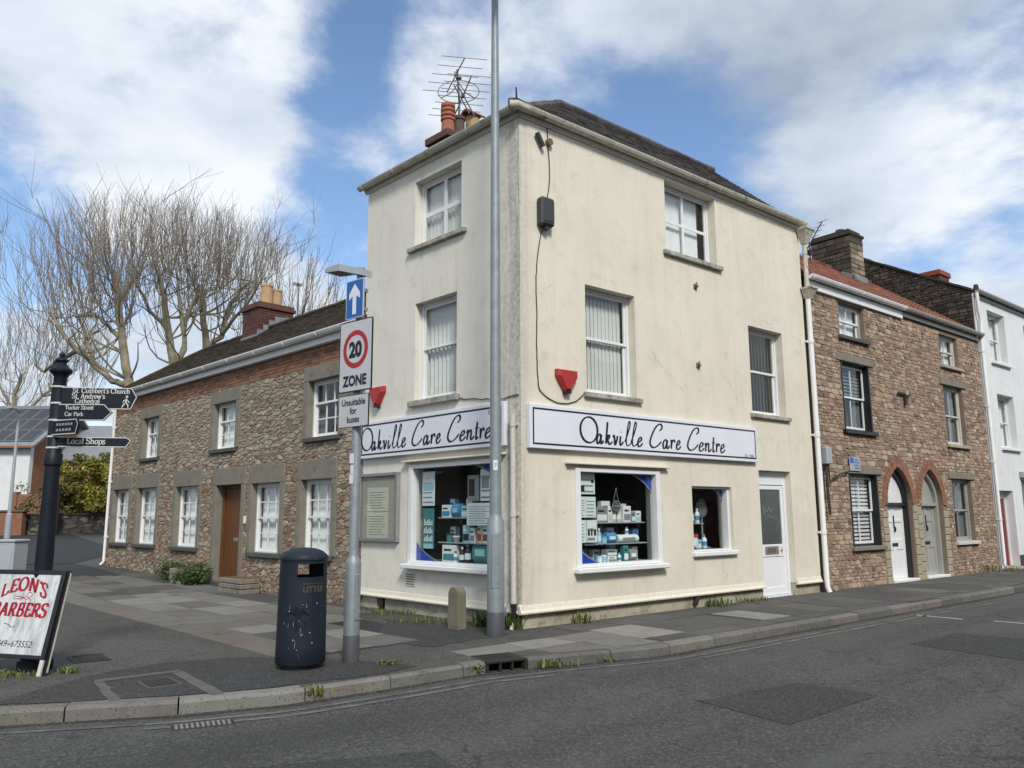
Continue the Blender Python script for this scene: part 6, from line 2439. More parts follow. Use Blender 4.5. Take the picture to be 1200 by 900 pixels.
def terrace_house(name, label, x0, x1, wins, door, fascia_mat, gut_mat, door_mat, frame_mat, seed, arch_x, pale_pillars):
    """x0..x1 measured along the right front from the shop's corner."""
    root = thing(name, label, 'house', pr(x0, 0), ROT_R)
    rg = random.Random(seed)
    W = x1 - x0
    hs = [(a - x0, b_ - x0, c, d) for a, b_, c, d, *_ in wins]
    dx0, dx1 = door[0] - x0, door[1] - x0
    zs, ah = 1.78, .89
    xc, hw = (dx0 + dx1) / 2, (dx1 - dx0) / 2
    dh = (dx0, dx1, -.1, zs + ah + .004)
    b = MB()
    wall_cells(b, 0, W, -.2, 6.46, hs + [dh], 0, .40)
    arch = pointed_arch(xc, hw, zs, ah)
    half = len(arch) // 2
    b.prism([(dx0 - .001, zs + ah + .003)] + [(x, z) for x, z in arch[:half + 1]][::-1] + [], 0.001, .38)
    b.prism([(dx1 + .001, zs + ah + .003)] + [(x, z) for x, z in arch[half:]][::-1], 0.001, .38)
    b.box(0.01, W - .01, 5.6, 6.0, -.2, 6.46)
    wall = b.build('wall', M['mortar_r'], root)
    b = MB()
    b.box(.02, W - .02, .41, 5.59, 2.62, 2.75)
    b.box(.02, W - .02, .41, 5.59, 5.05, 5.15)
    b.box(.02, W - .02, .41, 5.59, -.15, -.05)
    for xx in (.03, W / 2, W - .13):
        b.box(xx, xx + .1, .41, 5.59, -.049, 2.61)
        b.box(xx, xx + .1, .41, 5.59, 2.76, 5.04)
        b.box(xx, xx + .1, .41, 5.59, 5.16, 6.4)
    b.build('floor', M['inside'], root)
    outer = pointed_arch(xc, hw + .25, zs - .05, ah + .32, 9)

    def in_arch(x, z):
        if z < zs - .05:
            return dx0 - .02 < x < dx1 + .02
        for i in range(len(outer) - 1):
            (xa, za), (xb, zb) = outer[i], outer[i + 1]
            if xa <= x <= xb:
                return z < za + (zb - za) * (x - xa) / max(1e-6, xb - xa) - .02
        return False
    block = [(h[0] - (.02), h[1] + .02, h[2] - .10, h[3] + (.18 if w[4] else .04)) for h, w in zip(hs, wins)]
    block.append((dx0 - .002, dx1 + .002, -.2, zs))
    if pale_pillars:
        block += [(p[0] - x0, p[1] - x0, -.2, p[2]) for p in pale_pillars]
    polys = coursed_cells(0.0, W, -.2, 6.42, block, .055, .125, .09, .34, rg, skip=in_arch)
    Wm = Matrix.Translation(pr(x0, 0)) @ Matrix.Rotation(ROT_R, 4, 'Z')
    stones_on(wall, polys, Wm, M['stone'], ter_pal, rg, .008, (.004, .018), 300)
    if pale_pillars:
        for px0, px1, pz in pale_pillars:
            z, k = -.05, 0
            while z < pz - .1:
                h_ = rg.uniform(.15, .24)
                o = rg.uniform(.015, .035)
                e = min(z + h_, pz)
                cuts = [px0 - x0 + .003, px1 - x0 - .003] if k % 2 else [px0 - x0 + .003, (px0 + px1) / 2 - x0 + rg.uniform(-.06, .06), px1 - x0 - .003]
                for a, c in zip(cuts, cuts[1:]):
                    q = MB()
                    q.box(a + .005, c - .005, -o, .05, z + .006, e - .006, 0, pick([(1, .97, .9), (1.15, 1.1, 1.0), (.8, .75, .7)], rg, .12), c=.012)
                    q.build('quoin_stone', M['stone'] if False else M['palestone'], wall)
                z, k = e, k + 1
    # brick voussoirs
    b = MB()
    inner = pointed_arch(xc, hw - .002, zs, ah, 12)
    out2 = pointed_arch(xc, hw + .235, zs - .04, ah + .29, 12)
    for i in range(len(inner) - 1):
        for s0, s1 in ((0.02, .48), (.52, .98)):
            for r0, r1 in ((0, .49), (.51, 1)):
                def mixp(t, r):
                    a = tuple(inner[i][k] + (inner[i + 1][k] - inner[i][k]) * t for k in (0, 1))
                    c = tuple(out2[i][k] + (out2[i + 1][k] - out2[i][k]) * t for k in (0, 1))
                    return (a[0] + (c[0] - a[0]) * r, a[1] + (c[1] - a[1]) * r)
                o = rg.uniform(.022, .034)
                b.prism([mixp(s0, r0), mixp(s1, r0), mixp(s1, r1), mixp(s0, r1)], -o, .02, 0, pick([(1, 1, 1), (1.2, 1.15, 1.1), (.8, .8, .8), (1.1, 1.3, 1.4)], rg, .15))
    b.build('arch_bricks', M['brick'], wall, kind='stuff', fix=False)
    # windows
    for (h, w) in zip(hs, wins):
        a, c, d, e = h
        lint, fr_, sash, rows, cols, sillm, beh, mt = w[4:]
        ww = sash_window(root, None, a, c, d, e, y=.10, frame=.055, mat=mt, cols=cols, rows=rows, bar=.024, sill=(.10, .09, .085, sillm), behind=beh, frame_mat=fr_)
        if lint:
            q = MB()
            q.box(a - .2, c + .2, -.045, .1, e + .003, e + .17, c=.01)
            q.build('lintel', M[lint], ww)
        if fr_ == 'black':
            for s in ((a - .0, a + .05), (c - .05, c + .0)):
                q = MB()
                q.box(s[0] + .003, s[1] - .003, -.012, .098, d + .003, e - .003)
                q.build('surround', M['black'], ww)
    # door
    fm, dm = M[frame_mat], M[door_mat]
    b = MB()
    ring = pointed_arch(xc, hw - .004, zs, ah - .004, 9)
    ring2 = pointed_arch(xc, hw - .11, zs, ah - .13, 9)
    for i in range(len(ring) - 1):
        b.prism([ring[i], ring[i + 1], ring2[i + 1], ring2[i]], .10, .26)
    b.box(dx0 + .004, dx0 + .11, .10, .26, .06, zs)
    b.box(dx1 - .11, dx1 - .004, .10, .26, .06, zs)
    b.box(dx0 + .111, dx1 - .111, .105, .255, zs - .03, zs + .04)
    fr = b.build('door_frame', fm, root)
    b = MB()
    b.prism(ring2[::-1], .19, .22)
    b.build('tympanum', dm, fr)
    b = MB()
    a, c = dx0 + .114, dx1 - .114
    b.box(a, c, .205, .235, .06, zs - .034)
    d_ = b.build('panel_door', dm, root, label='white panelled door' if door_mat == 'white' else 'grey panelled door')
    Wd = c - a
    b = MB()
    st = .10
    zz = [.06, .22, .74, .98, 1.42, 1.50, zs - .035]
    for s in ((a, a + st), (c - st, c), ((a + c) / 2 - .05, (a + c) / 2 + .05)):
        b.box(s[0] + .001, s[1] - .001, .188, .2045, .061, zs - .036, c=.003)
    for lo, hi in ((.06, .17), (.72, .96), (1.36, 1.43), (zs - .12, zs - .036)):
        for s in ((a + st, (a + c) / 2 - .05), ((a + c) / 2 + .05, c - st)):
            b.box(s[0], s[1], .189, .2045, lo + .001, hi, c=.003)
    b.build('stiles_and_rails', dm, d_)
    b = MB()
    b.box((a + c) / 2 - .14, (a + c) / 2 + .14, .178, .187, .80, .88, c=.004)
    b.build('letter_plate', M['black'], d_)
    b = MB()
    b.box((a + c) / 2 - .022, (a + c) / 2 + .022, .17, .187, 1.22, 1.52, c=.006)
    b.tube([((a + c) / 2, .165, 1.26), ((a + c) / 2, .15, 1.2), ((a + c) / 2, .165, 1.14)], .022, 6)
    b.build('knocker', M['black'], d_)
    b = MB()
    b.box(dx0 + .003, dx1 - .003, -.05, .30, -.1, .058, c=.01)
    b.build('doorstep', M['white'], root)
    # eave and roof
    b = MB()
    zl = 6.405 if fascia_mat == 'white' else 6.48
    b.box(.0, W - .002, -.07, -.001, zl, 6.60, c=.004)
    b.build('fascia', M[fascia_mat], root)
    gutter_run(root, None, 0.0, W, -.145, 6.675, .068, gut_mat, 1.1)
    b = MB()
    slope_slab(b, [(0, -.12, 6.66), (W, -.12, 6.66), (W, 3.0, 8.92), (0, 3.0, 8.92)], .07)
    rf = b.build('tiled_roof', M['redroof'], root)
    b = MB()
    slope_slab(b, [(0, 6.1, 6.66), (W, 6.1, 6.66), (W, 3.0, 8.92), (0, 3.0, 8.92)], .07)
    b.build('rear_slope', M['redroof'], rf)
    rcol = [(1, 1, 1), (1.25, 1.1, 1.0), (.75, .75, .75), (1.1, 1.25, 1.3), (.55, .6, .6)]
    roof_tiles(rf, M['redroof'], (0, -.13, 6.664), (W, -.13, 6.664), (0, 3.0, 8.924), (W, 3.0, 8.924), .23, .27, .022, rg, rcol, curve=.035)
    b = MB()
    for i in range(int(W / .4)):
        b.tube([(i * .4, 3.0, 8.93), (i * .4 + .39, 3.0, 8.93 + rg.uniform(-.01, .01))], .10, 8, 0, pick(rcol, rg, .2))
    b.build('ridge_tiles', M['redroof'], rf, kind='stuff')
    return root


SLATS = several(hblind('pk_dark', .07, .0, .6))
t1 = terrace_house('terrace_cottage', 'three storey rubble stone cottage with white arched door and black window frames', TX, 12.55,
                   [(9.46, 10.62, 5.56, 6.37, None, 'greydoor', 'white', (1, 1), 2, 'slatesill', curtains('net', .5, .02, 7), 'white'),
                    (9.38, 10.66, 3.41, 4.96, 'dressed', 'black', 'white', (1, 1), 2, 'black', several(hblind('pk_grey', .08, .5, .45), curtains('curtain', .3, .02, 5)), 'white'),
                    (9.38, 10.66, .86, 2.44, 'dressed', 'black', 'white', (1, 1), 2, 'dressed', hblind('white', .085, .0, .62), 'white')],
                   (11.06, 12.33), 'white', 'gutter_w', 'white', 'black', 31, 11.7, [(12.34, 12.548, 1.95), (10.80, 11.05, 1.62)])
t2 = terrace_house('terrace_cottage', 'three storey rubble stone cottage with grey arched door and pale window frames', 12.553, 17.40,
                   [(14.75, 15.90, 5.50, 6.36, None, 'offwhite', 'offwhite', (1, 1), 2, 'palestone', curtains('net', .35, .02, 6), 'offwhite'),
                    (14.72, 15.93, 3.36, 4.95, 'dressed', 'offwhite', 'offwhite', (1, 1), 2, 'palestone', curtains('curtain', .3, .02, 5), 'offwhite'),
                    (14.70, 15.92, .84, 2.45, 'dressed', 'greydoor', 'greydoor', (1, 1), 2, 'offwhite', curtains('curtain', .35, .02, 5), 'greydoor')],
                   (12.80, 14.03), 'greydoor', 'gutter_g', 'greydoor', 'greydoor', 47, 13.4, [(12.556, 12.795, 1.95), (14.04, 14.30, 1.62)])
# stone stack between the roofs
WT = Matrix.Translation(pr(12.553, 0)) @ Matrix.Rotation(ROT_R, 4, 'Z')
ox = 12.553
b = MB()
b.box(14.93 - ox, 15.67 - ox, 2.33, 3.57, 7.5, 9.98)
ts = b.build('chimney', M['mortar_d'], t2)
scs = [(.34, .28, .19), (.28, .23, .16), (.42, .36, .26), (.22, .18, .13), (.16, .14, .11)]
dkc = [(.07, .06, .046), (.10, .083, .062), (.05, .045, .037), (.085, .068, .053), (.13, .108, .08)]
for F, w, pal in ((Matrix.Translation((14.92 - ox, 2.32, 0)), .76, scs), (Matrix.Translation((14.92 - ox, 3.58, 0)) @ Matrix.Rotation(-math.pi / 2, 4, 'Z'), 1.26, None)):
    for z0, z1 in ((7.6, 9.86),):
        z = z0
        st = MB(F)
        while z < z1 - .05:
            h_ = rng.uniform(.11, .19)
            x = 0
            while x < w - .03:
                e = min(x + rng.uniform(.16, .34), w)
                if w - e < .1:
                    e = w
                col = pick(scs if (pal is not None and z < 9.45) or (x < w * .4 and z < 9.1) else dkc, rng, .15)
                st.box(x + .006, e - .006, -rng.uniform(.008, .028), .06, z + .006, min(z + h_, z1) - .006, 0, col, c=.01)
                x = e
            z += h_
        st.build('stack_stones', M['stone'], ts, kind='stuff', fix=False)
b = MB()
b.box(14.87 - ox, 15.73 - ox, 2.27, 3.63, 9.86, 9.95, c=.01)
b.box(14.95 - ox, 15.65 - ox, 2.35, 3.55, 9.951, 10.06, c=.02)
b.lathe([(.13, 10.06), (.15, 10.12), (.13, 10.2)], 15.3 - ox, 2.8, 10)
b.build('chimney_cap', M['mortar_d'], ts)
b = MB()
b.add([(14.915 - ox, 1.9, 8.13), (14.915 - ox, 3.6, 9.0), (14.915 - ox, 3.6, 9.2), (14.915 - ox, 2.31, 8.62), (14.90 - ox, 1.9, 8.13), (14.90 - ox, 3.6, 9.0), (14.90 - ox, 3.6, 9.2), (14.90 - ox, 2.31, 8.62)],
      [(0, 1, 2, 3), (7, 6, 5, 4), (0, 4, 5, 1), (1, 5, 6, 2), (2, 6, 7, 3), (3, 7, 4, 0)])
b.box(14.9 - ox, 15.7 - ox, 2.25, 2.315, 8.3, 8.6)
b.build('lead_flashing', M['lead'], ts)

# metal tie plate on the seam, wall bracket and blue notice plate on the first cottage
r = thing('tie_plate', 'rusty iron tie plate on the seam between the two rubble cottages', 'wall tie', pr(12.3, .04, 4.25), ROT_R)
b = MB()
b.box(-.34, .3, -.03, .0, .18, .25, c=.005)
b.box(.0, .1, -.035, .0, -.05, .179, c=.005)
b.build('plate', M['iron'], r)
b = MB()
b.lathe([(.04, .18), (.05, .2), (.04, .3)], .05, -.05, 8)
b.build('bolt', M['palestone'], r)
r = thing('street_plate', 'small pale blue parking plate fixed over the ground floor window of first cottage', 'sign', pr(9.57, .06, 2.50), ROT_R)
b = MB()
b.box(-.23, .23, -.012, 0, 0, .31, c=.003)
b.build('plate', M['cabinet'], r)
b = MB()
b.box(-.21, -.06, -.015, -.0125, .17, .29)
b.build('symbol', M['signblue'], r)
b = MB()
for k in range(4):
    b.box(-.03, .19 - .03 * (k % 2), -.015, -.0125, .05 + k * .06, .075 + k * .06)
b.build('printed_lines', M['signblue'], r)
r = thing('meter_box', 'grey cable box with black ducts beside the white downpipe', 'box', pr(8.32, .05, 2.60), ROT_R)
b = MB()
b.box(-.11, .11, -.13, 0, 0, .36, c=.015)
b.build('casing', M['cabinet'], r)
b = MB()
b.tube([(-.03, -.05, .02), (-.03, -.05, -.5), (.0, -.05, -1.05)], .028, 6)
b.tube([(.06, -.05, .02), (.08, -.05, -.35), (.5, -.03, -.2), (.95, -.03, -.12)], .016, 6)
b.build('duct', M['cable'], r)

# ================================================================== the white house at the far right
wh = thing('white_house', 'tall white rendered house with maroon door at the far right', 'house', pr(17.42, 0), ROT_R)
HW = [(.93, 2.28, 6.03, 7.60), (1.06, 2.35, 3.46, 5.06), (3.9, 5.2, 6.0, 7.55), (3.95, 5.2, 3.45, 5.05), (.42, 1.50, -.1, 2.20), (2.25, 4.2, .85, 2.55)]
b = MB()
wall_cells(b, .385, 7.0, -.2, 7.95, HW, 0, .35)
wall_cells(b, .002, .384, -.2, 6.5, [], .001, .35)
b.box(6.6, 6.99, .351, 8.0, -.2, 7.95)
b.box(.4, 6.59, 7.6, 8.0, -.2, 7.95)
b.box(.002, .384, .0, .028, 6.502, 7.95)
b.build('front_wall', M['white_house'], wh)
b = MB()
GP = [(.36, -.2), (.36, 6.51), (.03, 6.51), (.03, 8.02), (3.75, 10.1), (4.2, 10.12), (7.9, 8.0), (7.9, -.2)]
b.prism_x(GP, .0, .38)
gab = b.build('gable_wall', M['mortar_d'], wh)
Fg = Matrix.Rotation(-math.pi / 2, 4, 'Z')


def in_gable(x, z):
    y = -x
    top = 8.02 + y * .555 if y < 3.75 else 10.1 - (y - 4.2) * .57
    return z > top - .03 or z < 6.5 - .3


polys = coursed_cells(-7.8, -.03, 6.2, 10.1, [], .06, .13, .09, .32, rng, skip=in_gable)
g = MB(Fg)
for p in polys:
    stone_geo(g, p, .012, rng.uniform(.008, .03), pick(dkc, rng, .2), rng)
g.build('rubble_infill', M['stone'], gab, kind='stuff', fix=False)
b = MB()
for i in range(9):
    t0, t1 = i / 9, (i + .97) / 9
    o = rng.uniform(-.012, .02)
    b.prism_x([(3.75 * t0, 8.02 + 2.08 * t0), (3.75 * t1, 8.02 + 2.08 * t1), (3.75 * t1, 8.09 + 2.08 * t1 + o), (3.75 * t0, 8.09 + 2.08 * t0 + o)], -.05, .42)
b.tube([(.15, -.05, 8.05), (.15, -.05, 8.22)], [.09, .06], 8)
b.build('coping', M['mortar_d'], gab)
b = MB()
slope_slab(b, [(.38, -.15, 8.0), (7.0, -.15, 8.0), (7.0, 3.95, 10.2), (.38, 3.95, 10.2)], .08)
wr_ = b.build('slate_roof', M['slate'], wh)
b = MB()
slope_slab(b, [(.38, 8.05, 8.0), (7.0, 8.05, 8.0), (7.0, 3.95, 10.2), (.38, 3.95, 10.2)], .08)
b.build('rear_slope', M['slate'], wr_)
roof_tiles(wr_, M['slate'], (.38, -.16, 8.004), (7.0, -.16, 8.004), (.38, 3.95, 10.204), (7.0, 3.95, 10.204), .28, .22, .018, rng, scol)
b = MB()
b.box(.05, 7, -.05, -.001, 7.85, 7.98)
b.build('fascia', M['gutter_g'], wh)
gutter_run(wh, None, .0, 7.0, -.13, 8.02, .065, 'gutter_g', 1.2)
b = MB()
b.box(.45, 1.15, 1.06, 1.82, 8.2, 8.92, 0, (2.2, 1.2, 1.0))
wc = b.build('chimney', M['brickdark'], wh)
b = MB()
brickwork(b, .44, 1.16, 1.05, 1.83, 8.32, 8.85, rng, [(2.4, 1.3, 1.1), (1.8, 1.1, 1.0), (3.0, 1.7, 1.3)])
b.build('brickwork', M['brickdark'], wc, kind='stuff', fix=False)
b = MB()
b.box(.39, 1.21, 1.0, 1.88, 8.86, 9.02, 0, (2.2, 1.2, 1.0), c=.01)
b.build('chimney_cap', M['brickdark'], wc)
for i, (a, c, d, e) in enumerate(HW[:4]):
    sash_window(wh, None, a, c, d, e, y=.2, frame=.05, mat='white', cols=2, rows=(1, 1), bar=.026, sill=(.07, .09, .08, 'white'), behind=curtains('net', .42, .03, 5))
a, c, d, e = HW[5]
sash_window(wh, None, a, c, d, e, y=.2, frame=.06, mat='greydoor', cols=2, rows=(1,), single=True, bar=.05, sill=(.05, .08, .10, 'greydoor'), behind=curtains('net', .4, .03, 5))
a, c, d, e = HW[4]
b = MB()
b.box(a + .003, a + .07, .22, .32, .06, 2.195)
b.box(c - .07, c - .003, .22, .32, .06, 2.195)
b.box(a + .071, c - .071, .221, .319, 1.98, 2.194)
f_ = b.build('door_frame', M['white'], wh)
b = MB()
b.box(a + .071, c - .071, .25, .29, .06, 1.975)
d_ = b.build('panel_door', M['reddoor'], wh)
b = MB()
for x0, x1 in ((a + .16, (a + c) / 2 - .04), ((a + c) / 2 + .04, c - .16)):
    for z0, z1 in ((.2, .85), (1.05, 1.85)):
        b.box(x0, x1, .24, .2495, z0, z1, c=.004)
b.build('panels', M['reddoor'], d_)
b = MB()
b.box(a + .3, a + .34, .21, .24, 1.0, 1.06)
b.build('handle', M['alu'], d_)
b = MB()
b.box(a + .002, c - .002, -.3, .33, -.2, .05, c=.01)
b.build('doorstep', M['palestone'], wh)
b = MB()
b.box(1.52, 7, -.03, .0, -.2, .35)
b.build('plinth', M['greybox'], wh)
b = MB()
b.box(2.15, 4.3, -.10, .0, 2.6, 2.78, c=.01)
b.build('window_canopy', M['greydoor'], wh)
b = MB()
b.box(2.2, 4.2, -.06, -.001, .42, .80, c=.01)
b.build('red_panel', M['redplastic'], wh)
pipe_run(wh, None, [(.02, -.10, 7.95), (.02, -.10, 7.4), (.10, -.10, 7.2), (.10, -.10, 6.8), (.02, -.10, 6.6), (.02, -.10, .15), (.02, -.16, .04)], .05, 'gutter_w', [(.02, -.10, z) for z in (6.2, 4.6, 3.0, 1.4)])

# TV aerial behind the shop's right end
r = thing('tv_aerial', 'slanted dark TV aerial above the red tiled roof', 'aerial', pr(12.0, -2.0, 8.25), ROT_R)
b = MB()
b.tube([(0, 0, -.3), (0, 0, .62)], .02, 6)
b.build('mast', M['cable'], r)
b = MB()
b.tube([(-.40, 0, .1), (.40, -.2, 1.25)], .018, 5)
b.tube([(-.1, 0, .35), (0.1, -.1, .45)], .03, 5)
for k in range(8):
    t = k / 7
    p = Vector((-.40 + .8 * t, -.2 * t, .1 + 1.15 * t))
    b.tube([tuple(p + Vector((-.02, -.16, .0))), tuple(p + Vector((.02, .16, 0)))], .008, 4)
b.box(-.05, .05, -.05, .05, .25, .35)
b.build('antenna', M['cable'], r)

# aerials on the shop chimney
def yagi(label, z, off, n, lens, boom, slope):
    p = wmat(F_L) @ Vector((-3.9, 2.02, 9.36))
    r = thing('tv_aerial', label, 'aerial', p, 0)
    return r


r = thing('tv_aerial', 'tangled rusty TV and radio aerials on the mast above shop chimney', 'aerial', wmat(F_L) @ Vector((-3.9, 2.02, 9.36)), 0)
b = MB()
r.scale = (1, 1, .88)
b.tube([(0, 0, 0), (0.02, 0, 1.0), (-.03, 0, 1.9)], .022, 8)
b.build('mast', M['antenna'], r)
for (z, x0, n, Lm, bd, L0) in ((1.78, -.05, 5, 1.5, Vector((.32, -.95, -.04)), 1.05), (1.22, .1, 7, 1.7, Vector((.28, -.96, .02)), 1.1)):
    b = MB()
    a, c = Vector((x0, 0, z)) - bd * .55 * Lm, Vector((x0, 0, z)) + bd * .45 * Lm
    b.tube([tuple(a), tuple(c)], .013, 6)
    ed = Vector((.95, .16, .0)).normalized()
    for k in range(n):
        p = a.lerp(c, k / (n - 1))
        L = L0 * (1 - .12 * k / n) / 2 * (1.05 if k == 0 else 1)
        b.tube([tuple(p - ed * L + Vector((0, 0, .012))), tuple(p + ed * L + Vector((0, 0, .012)))], .009, 5)
    b.box(x0 - .04, x0 + .04, -.04, .04, z - .05, z + .05)
    b.build('yagi_antenna', M['antenna'], r)
b = MB()
lp = [(.44 * math.cos(t), .1 * math.sin(t), 1.32 + .36 * math.sin(t)) for t in [i * 2 * math.pi / 30 for i in range(31)]]
b.tube(lp, .010, 5, cap=False)
b.tube([(-.38, -.02, 1.14), (-.15, 0, 1.3), (0, 0, 1.55)], .013, 5)
b.tube([(.36, -.03, 1.12), (.15, 0, 1.3), (0, 0, 1.55)], .013, 5)
b.box(-.06, .06, -.05, .05, 1.66, 1.71)
b.build('loop_antenna', M['antenna'], r)
b = MB()
b.tube([(-.1, 0, 1.5), (.25, -.2, .62)], .016, 5)
b.tube([(-.02, 0, 1.5), (.36, -.2, .55)], .016, 5)
b.build('stay', M['antenna'], r)

# ================================================================== street furniture
# tall lamp column
lc = thing('lamp_column', 'tall galvanised lamp column with wide base at the shop corner', 'lamp post', (-0.232, 10.955, 0), 0)
b = MB()
b.lathe([(.118, .31), (.118, 1.50), (.085, 1.56), (.082, 1.6), (.060, 7.5), (.05, 9.6)], n=24)
b.build('shaft', M['galv'], lc, smooth=True)
b = MB()
b.lathe([(.121, -.05), (.121, .305), (.116, .312)], n=24)
b.build('base_band', M['galvdark'], lc, smooth=True)
b = MB()
b.box(-.055, .055, -.122, -.10, .62, 1.35, c=.01)
b.build('access_door', M['galv'], lc)
b = MB()
b.box(-.03, .03, -.0875, -.07, 2.19, 2.33)
st = b.build('number_sticker', M['signwhite'], lc)
b = MB()
font_text(b, '7', .08, 0, 2.23, -.0885)
b.build('lettering', M['ink'], st, fix=False)
b = MB()
b.tube([(0, 0, 9.5), (0, -.1, 9.7), (.15, -.5, 9.85)], .035, 8)
b.build('bracket', M['galv'], lc, smooth=True)
b = MB()
b.box(.02, .3, -1.1, -.45, 9.82, 9.92, c=.03)
b.build('lantern', M['galv'], lc)

# speed limit post
SP = (-1.79, 9.09, 0)
sp = thing('traffic_sign', 'galvanised post with 20 zone plate, blue arrow plate and sign light', 'traffic sign', SP, R_(-40.2))
b = MB()
b.lathe([(.088, .29), (.088, 1.06), (.082, 1.09), (.06, 1.13), (.055, 1.16), (.050, 4.50)], n=22)
b.build('post', M['galv'], sp, smooth=True)
b = MB()
b.lathe([(.091, -.05), (.091, .286), (.087, .292)], n=22)
b.build('base_band', M['galvdark'], sp, smooth=True)
b = MB()
b.box(.06, .10, -.03, .03, .45, .95, c=.008)
b.build('door_strip', M['galv'], sp)


def plate(x0, x1, z0, z1, edge, face, r=.03, y=-.075, name='plate', thick=.012, border=.014):
    b = MB()
    b.prism(rrect(x0, x1, z0, z1, r), y, y + thick)
    p = b.build(name, M[edge], sp)
    b = MB()
    b.add([(x, y - .0015, z) for x, z in rrect(x0 + border, x1 - border, z0 + border, z1 - border, max(.004, r - border))], [tuple(range(24))])
    b.build('face', M[face], p, fix=False)
    for zz in (z0 + .12, z1 - .12):
        c = MB()
        c.box(-.075, .075, y + thick + .001, .055, zz - .02, zz + .02)
        c.build('clamp', M['galv'], p)
    return p


p20 = plate(-.266, .328, 3.0, 3.845, 'ink', 'signgrey', name='zone_plate')
cx, cz = .031, 3.50
b = MB()
disc(b, cx, cz, .225, -.0785, 40, .165)
b.build('red_ring', M['signred'], p20, fix=False)
b = MB()
disc(b, cx, cz, .164, -.0780, 40)
b.build('white_disc', M['signgrey'], p20, fix=False)
b = MB()
font_text(b, '20', .245, cx, cz - .088, -.0795, bold=.013, squeeze=.92)
font_text(b, 'ZONE', .165, cx, 3.075, -.0795, bold=.007, squeeze=.92)
b.build('lettering', M['ink'], p20, fix=False)
pu = plate(-.257, .283, 2.59, 2.965, 'ink', 'signgrey', r=.02, y=-.07, name='buses_plate', border=.008)
b = MB()
for t, z in (('Unsuitable', 2.845), ('for', 2.745), ('buses', 2.645)):
    font_text(b, t, .105, .013, z, -.0735, bold=.0026, squeeze=.95)
b.build('lettering', M['ink'], pu, fix=False)
pb = plate(-.16, .16, 3.87, 4.34, 'signgrey', 'signblue', r=.012, y=-.085, name='arrow_plate', border=.012)
b = MB()
b.add([(-.035, -.0885, 3.92), (.035, -.0885, 3.92), (.035, -.0885, 4.14), (-.035, -.0885, 4.14)], [(0, 1, 2, 3)])
b.add([(-.10, -.0885, 4.10), (-.035, -.0885, 4.14), (.035, -.0885, 4.14), (.10, -.0885, 4.10), (.10, -.0885, 4.17), (0, -.0885, 4.29), (-.10, -.0885, 4.17)], [(0, 1, 2, 3, 4, 5, 6)])
b.build('arrow', M['signwhite'], pb, fix=False)
b = MB()
b.add([(-.47, -.18, 4.50), (-.20, -.18, 4.47), (.10, -.08, 4.38), (.10, .08, 4.38), (-.20, .06, 4.47), (-.47, .06, 4.50),
       (-.47, -.18, 4.545), (-.20, -.18, 4.555), (.10, -.08, 4.46), (.10, .08, 4.46), (-.20, .06, 4.555), (-.47, .06, 4.545)],
      [(0, 1, 2, 3, 4, 5), (11, 10, 9, 8, 7, 6)] + [(i, 6 + i, 6 + (i + 1) % 6, (i + 1) % 6) for i in range(6)])
lm = b.build('sign_light', M['cabinet'], sp)
b = MB()
b.add([(-.44, -.15, 4.496), (-.22, -.15, 4.4675), (-.22, .03, 4.4675), (-.44, .03, 4.496)], [(0, 1, 2, 3)])
b.build('lens', M['greybox'], lm, fix=False)
for z, w in ((2.18, .05), (1.95, .045), (2.05, .03)):
    b = MB()
    b.box(-w, .02, -.0545, -.045, z, z + .11)
    b.build('torn_sticker', M['signwhite'], sp)

# litter bin
BN = (-2.27, 8.80, 0)
bn = thing('litter_bin', 'dark blue plastic litter bin with domed lid and scuffed front', 'bin', BN, 0)
bn.scale = (.9, .9, .945)
phi = R_(-52)
nseg = 60
zl = [.05, .07, .25, .45, .65, .80, .90, 1.0, 1.005, 1.15, 1.155, 1.19]
rad = [.275, .29, .288, .286, .284, .281, .279, .277, .277, .274, .274, .274]
b = MB()
vs, fs = [], []
for z, r in zip(zl, rad):
    for j in range(nseg):
        a = 2 * math.pi * j / nseg
        vs.append((r * math.cos(a), r * math.sin(a), z))
for z, r in zip(zl, rad):
    for j in range(nseg):
        a = 2 * math.pi * j / nseg
        vs.append(((r - .018) * math.cos(a), (r - .018) * math.sin(a), z))
N = len(zl) * nseg


def is_hole(i, j):
    a = 2 * math.pi * (j + .5) / nseg
    d0 = abs((a - phi + math.pi) % (2 * math.pi) - math.pi)
    d1 = abs((a - phi) % (2 * math.pi) - math.pi)
    return i in (8,) and (d0 < R_(39) or d1 < R_(39))


for i in range(len(zl) - 1):
    for j in range(nseg):
        q = (i * nseg + j, i * nseg + (j + 1) % nseg, (i + 1) * nseg + (j + 1) % nseg, (i + 1) * nseg + j)
        if is_hole(i, j):
            fs.append((q[3], q[2], N + q[2], N + q[3]))
            fs.append((q[0], N + q[0], N + q[1], q[1]))
            if not is_hole(i, (j - 1) % nseg):
                fs.append((q[0], q[3], N + q[3], N + q[0]))
            if not is_hole(i, (j + 1) % nseg):
                fs.append((q[1], N + q[1], N + q[2], q[2]))
            continue
        fs.append(q)
        fs.append(tuple(N + k for k in q[::-1]))
fs.append(tuple(range(nseg))[::-1])
b.add(vs, fs)
b.build('body', M['binblue'], bn, smooth=True, fix=False)
b = MB()
b.lathe([(.262, 1.186), (.285, 1.19), (.288, 1.215), (.27, 1.245), (.22, 1.285), (.13, 1.315), (.02, 1.325)], n=40)
b.build('domed_lid', M['binblue'], bn, smooth=True)
b = MB()
b.lathe([(.24, -.01), (.24, .06)], n=30)
b.build('base', M['black'], bn)
b = MB()
b.lathe([(.225, .07), (.225, .93), (.2, .93), (.2, .3)], n=24)
b.build('liner', M['greybox'], bn)


